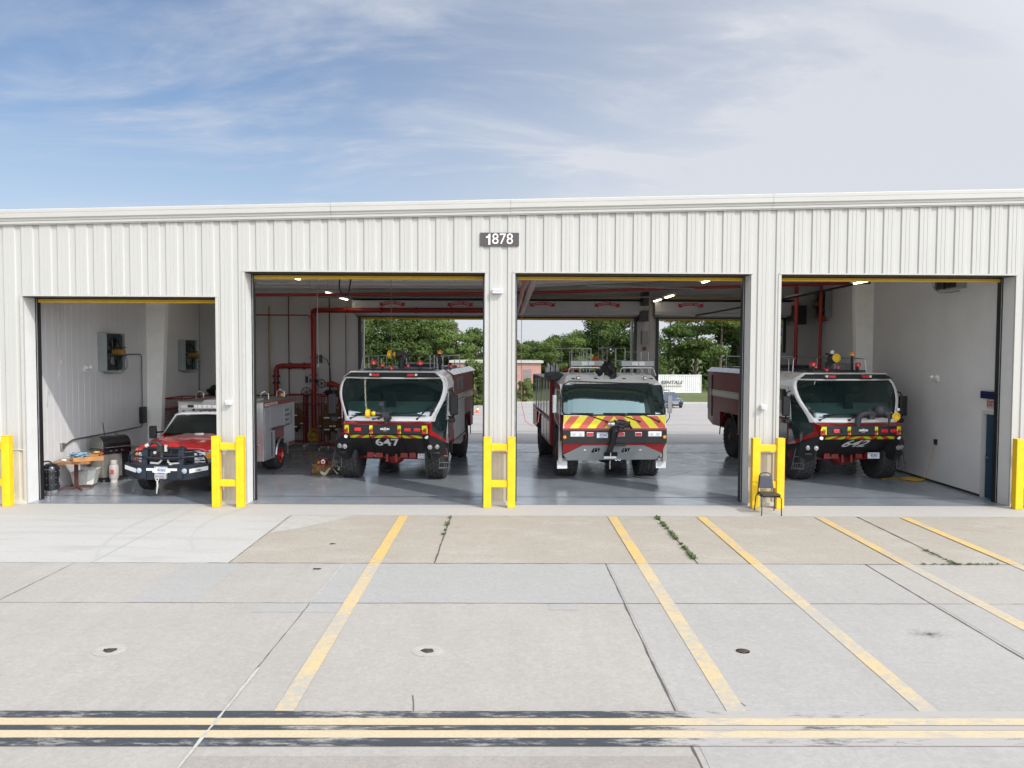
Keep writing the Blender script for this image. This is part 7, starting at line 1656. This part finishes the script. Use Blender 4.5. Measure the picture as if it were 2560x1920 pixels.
def tree_proto(kind, seed, H):
    rnd = random.Random(seed); m = MB(); t = MB(); 
    T = empty({'pine': 'pine_tree', 'oak': 'oak_tree', 'pale': 'pale_tree'}[kind], (0, 0, 0))
    if kind == 'pine':
        bend = rnd.uniform(-.5, .5); t.tube([(0, 0, 0), (bend*.3, 0, H*.35), (bend*.8, .1, H*.7), (bend, 0, H*.95)], [.24, .19, .13, .05], 8)
        for k in range(rnd.randint(13, 17)):
            f = rnd.uniform(.42, 1.0); z = H * f; a = rnd.uniform(0, 6.28); r = H * .24 * (1.25 - abs(f - .68)*1.4) * rnd.uniform(.4, 1.05)
            if f > .93: r *= .3
            c = Vector((bend*f + r*math.cos(a), r*math.sin(a), z + rnd.uniform(-.2, .3)))
            t.tube([(bend*f*.95, 0, z - r*.35), (c.x*.6 + bend*.3, c.y*.6, z - r*.12), tuple(c)], [.07, .05, .02], 5)
            sz = H * rnd.uniform(.075, .13); leaves(m, c, (sz*1.5, sz*1.5, sz*.66), 430, .165, rnd)
    else:
        t.tube([(0, 0, 0), (.1, 0, H*.25), (-.1, .1, H*.55), (0, 0, H*.85)], [.32, .25, .15, .05], 8)
        n = 30 if kind == 'oak' else 22
        for k in range(n):
            f = rnd.uniform(.14, .92); a = rnd.uniform(0, 6.28); r = H * .36 * math.sin(PI * min(1, (f - .02) * .98 + .05)) ** .7 * rnd.uniform(.3, 1.)
            c = Vector((r*math.cos(a), r*math.sin(a), H*f)); t.tube([(0, 0, max(H*.15, H*f - r*.7)), tuple(c * .7 + Vector((0, 0, H*f*.25))), tuple(c)], [.09, .05, .02], 5)
            sz = H * rnd.uniform(.10, .17); leaves(m, c, (sz*1.15, sz*1.15, sz*.95), 520, .175, rnd)
    m.build('crown', {'pine': pine_leaf, 'oak': oak_leaf, 'pale': pale_leaf}[kind], T, fix=False); t.build('trunk', bark, T, smooth=True)
    return T
protos = {('pine', i): tree_proto('pine', 20+i, 10.) for i in range(4)}
protos.update({('oak', i): tree_proto('oak', 50+i, 10.) for i in range(3)}); protos.update({('pale', 0): tree_proto('pale', 80, 6.)})
used = set()
def plant(kind, i, x, y, h, lab, rz=None):
    p = protos[(kind, i)]; base = 6. if kind == 'pale' else 10.
    o = p if (kind, i) not in used else copy_tree(p); used.add((kind, i))
    o.location = (x, y, G); s = h / base; o.scale = (s, s, s); o.rotation_euler[2] = R(rz if rz is not None else random.uniform(0, 360))
    tag(o, lab, 'tree', 'trees beyond the parking lot'); return o
random.seed(21)
# px columns (X at about 118 m): dense oaks at left, loose pines in the middle, tall oaks at right
D = 104
spec = [ # kind, idx, x, y(+), height, label
 ('oak', 0, -21.5, 96, 12.6, 'tall dense tree at the left edge of the view behind truck 647'), ('oak', 1, -17.6, 99, 12.2, 'dense dark green tree second from the left behind truck 647'),
 ('oak', 2, -13.6, 97, 11.6, 'broad dense tree above the roof nozzle of truck 647'), ('oak', 0, -10.2, 101, 11.0, 'round dense tree above the red beacons of truck 647'),
 ('pine', 0, -7.0, 95, 10.6, 'flat topped pine above the amber beacon of truck 647'), ('pine', 1, -4.2, 97, 10.2, 'pine with open crown just left of the middle pillar'),
 ('pine', 2, -1.0, 100, 9.8, 'pine directly behind the middle pillar'), ('pine', 3, 1.4, 93, 8.0, 'short pine with bare lower trunk above the brick building'),
 ('pine', 0, 4.2, 97, 8.4, 'pine with layered crown right of the brick building roof'), ('oak', 1, 7.4, 103, 9.9, 'dark round tree between pines behind the chevron truck ladders'),
 ('pine', 1, 6.6, 94, 8.6, 'bright green pine behind the left light bar of the chevron truck'), ('pine', 3, 9.6, 96, 9.2, 'pine above the roof nozzle of the chevron truck'),
 ('oak', 2, 11.4, 104, 10.2, 'dark tree behind the right light bar of the chevron truck'), ('oak', 0, 14.0, 97, 12.0, 'tall tree left of the rear pillar reaching the door header'),
 ('pale', 0, 10.4, 88, 6.2, 'paler leafy tree low behind the chevron truck'), ('oak', 1, 17.5, 99, 12.8, 'tall tree hidden behind the rear pillar'),
 ('oak', 2, 20.2, 96, 9.6, 'bright leafy tree right of the rear pillar above the container'), ('pine', 2, 24.6, 103, 12.4, 'tall dark pine above the right end of the container'),
 ('pine', 0, 27.8, 99, 12.0, 'large pine with layered branches above the right hand truck'), ('pine', 3, 31.0, 97, 12.6, 'tall pine at the right side of the third bay view'),
 ('oak', 0, 34.5, 100, 12.8, 'dense tree seen past the pillar of the right hand bay'), ('pine', 1, 38.5, 98, 13, 'pine glimpsed beside the right rear doorway'), ('oak', 1, 43., 99, 13, 'dense tree far right behind the station'),
 ('oak', 1, -26, 98, 12.5, 'dense tree far left behind the station'), ('oak', 2, -31, 97, 12.5, 'dense tree furthest left behind the station')]
for k, i, x, y, h, lab in spec: plant(k, i, x, y, h * (.82 if -5 < x < 13 else .93), lab)
plant('pale', 0, -2.9, 58, 4.6, 'small leafy tree beside the lot, seen right of truck 647'); plant('pale', 0, 2.2, 66, 2.6, 'bushy small tree in front of the brick building')
# distant wood behind the single trees
m = MB(); rnd = random.Random(9)
for k in range(90):
    x = -75 + k * 1.9 + rnd.uniform(-.8, .8); c = Vector((x, 118 + rnd.uniform(-4, 6), 0)); h = rnd.uniform(5.0, 7.2)
    for j in range(5): leaves(m, c + Vector((rnd.uniform(-1, 1), rnd.uniform(-1, 1), G + h * (.12 + .2*j))), (1.9, 1.5, 1.2), 85, .38, rnd)
tag(m.build('distant_wood', leaf_mat('distant_leaves', (.035, .065, .02), (.09, .13, .04)), None, fix=False), 'dark continuous wood behind the separate trees', 'wood', None, 'stuff')
m = MB()
for k in range(60):
    x = -60 + k * 2.2 + rnd.uniform(-1, 1); c = Vector((x, 91 + rnd.uniform(-2, 5), G + .7)); leaves(m, c, (1.5, 1., .9), 110, .22, rnd)
tag(m.build('undergrowth', oak_leaf, None, fix=False), 'low undergrowth along the foot of the trees', 'undergrowth', None, 'stuff')
# ------------------------------------------------------------------ keep the tree at thing > part > sub-part
def depth(o):
    d = 1
    while o.parent is not None: o = o.parent; d += 1
    return d
for _ in range(4):
    for o in list(S.objects):
        if depth(o) >= 3 and len(o.children):
            p = o.parent; o.matrix_basis = p.matrix_basis @ o.matrix_basis; o.parent = p.parent
            for q in o.children: pass
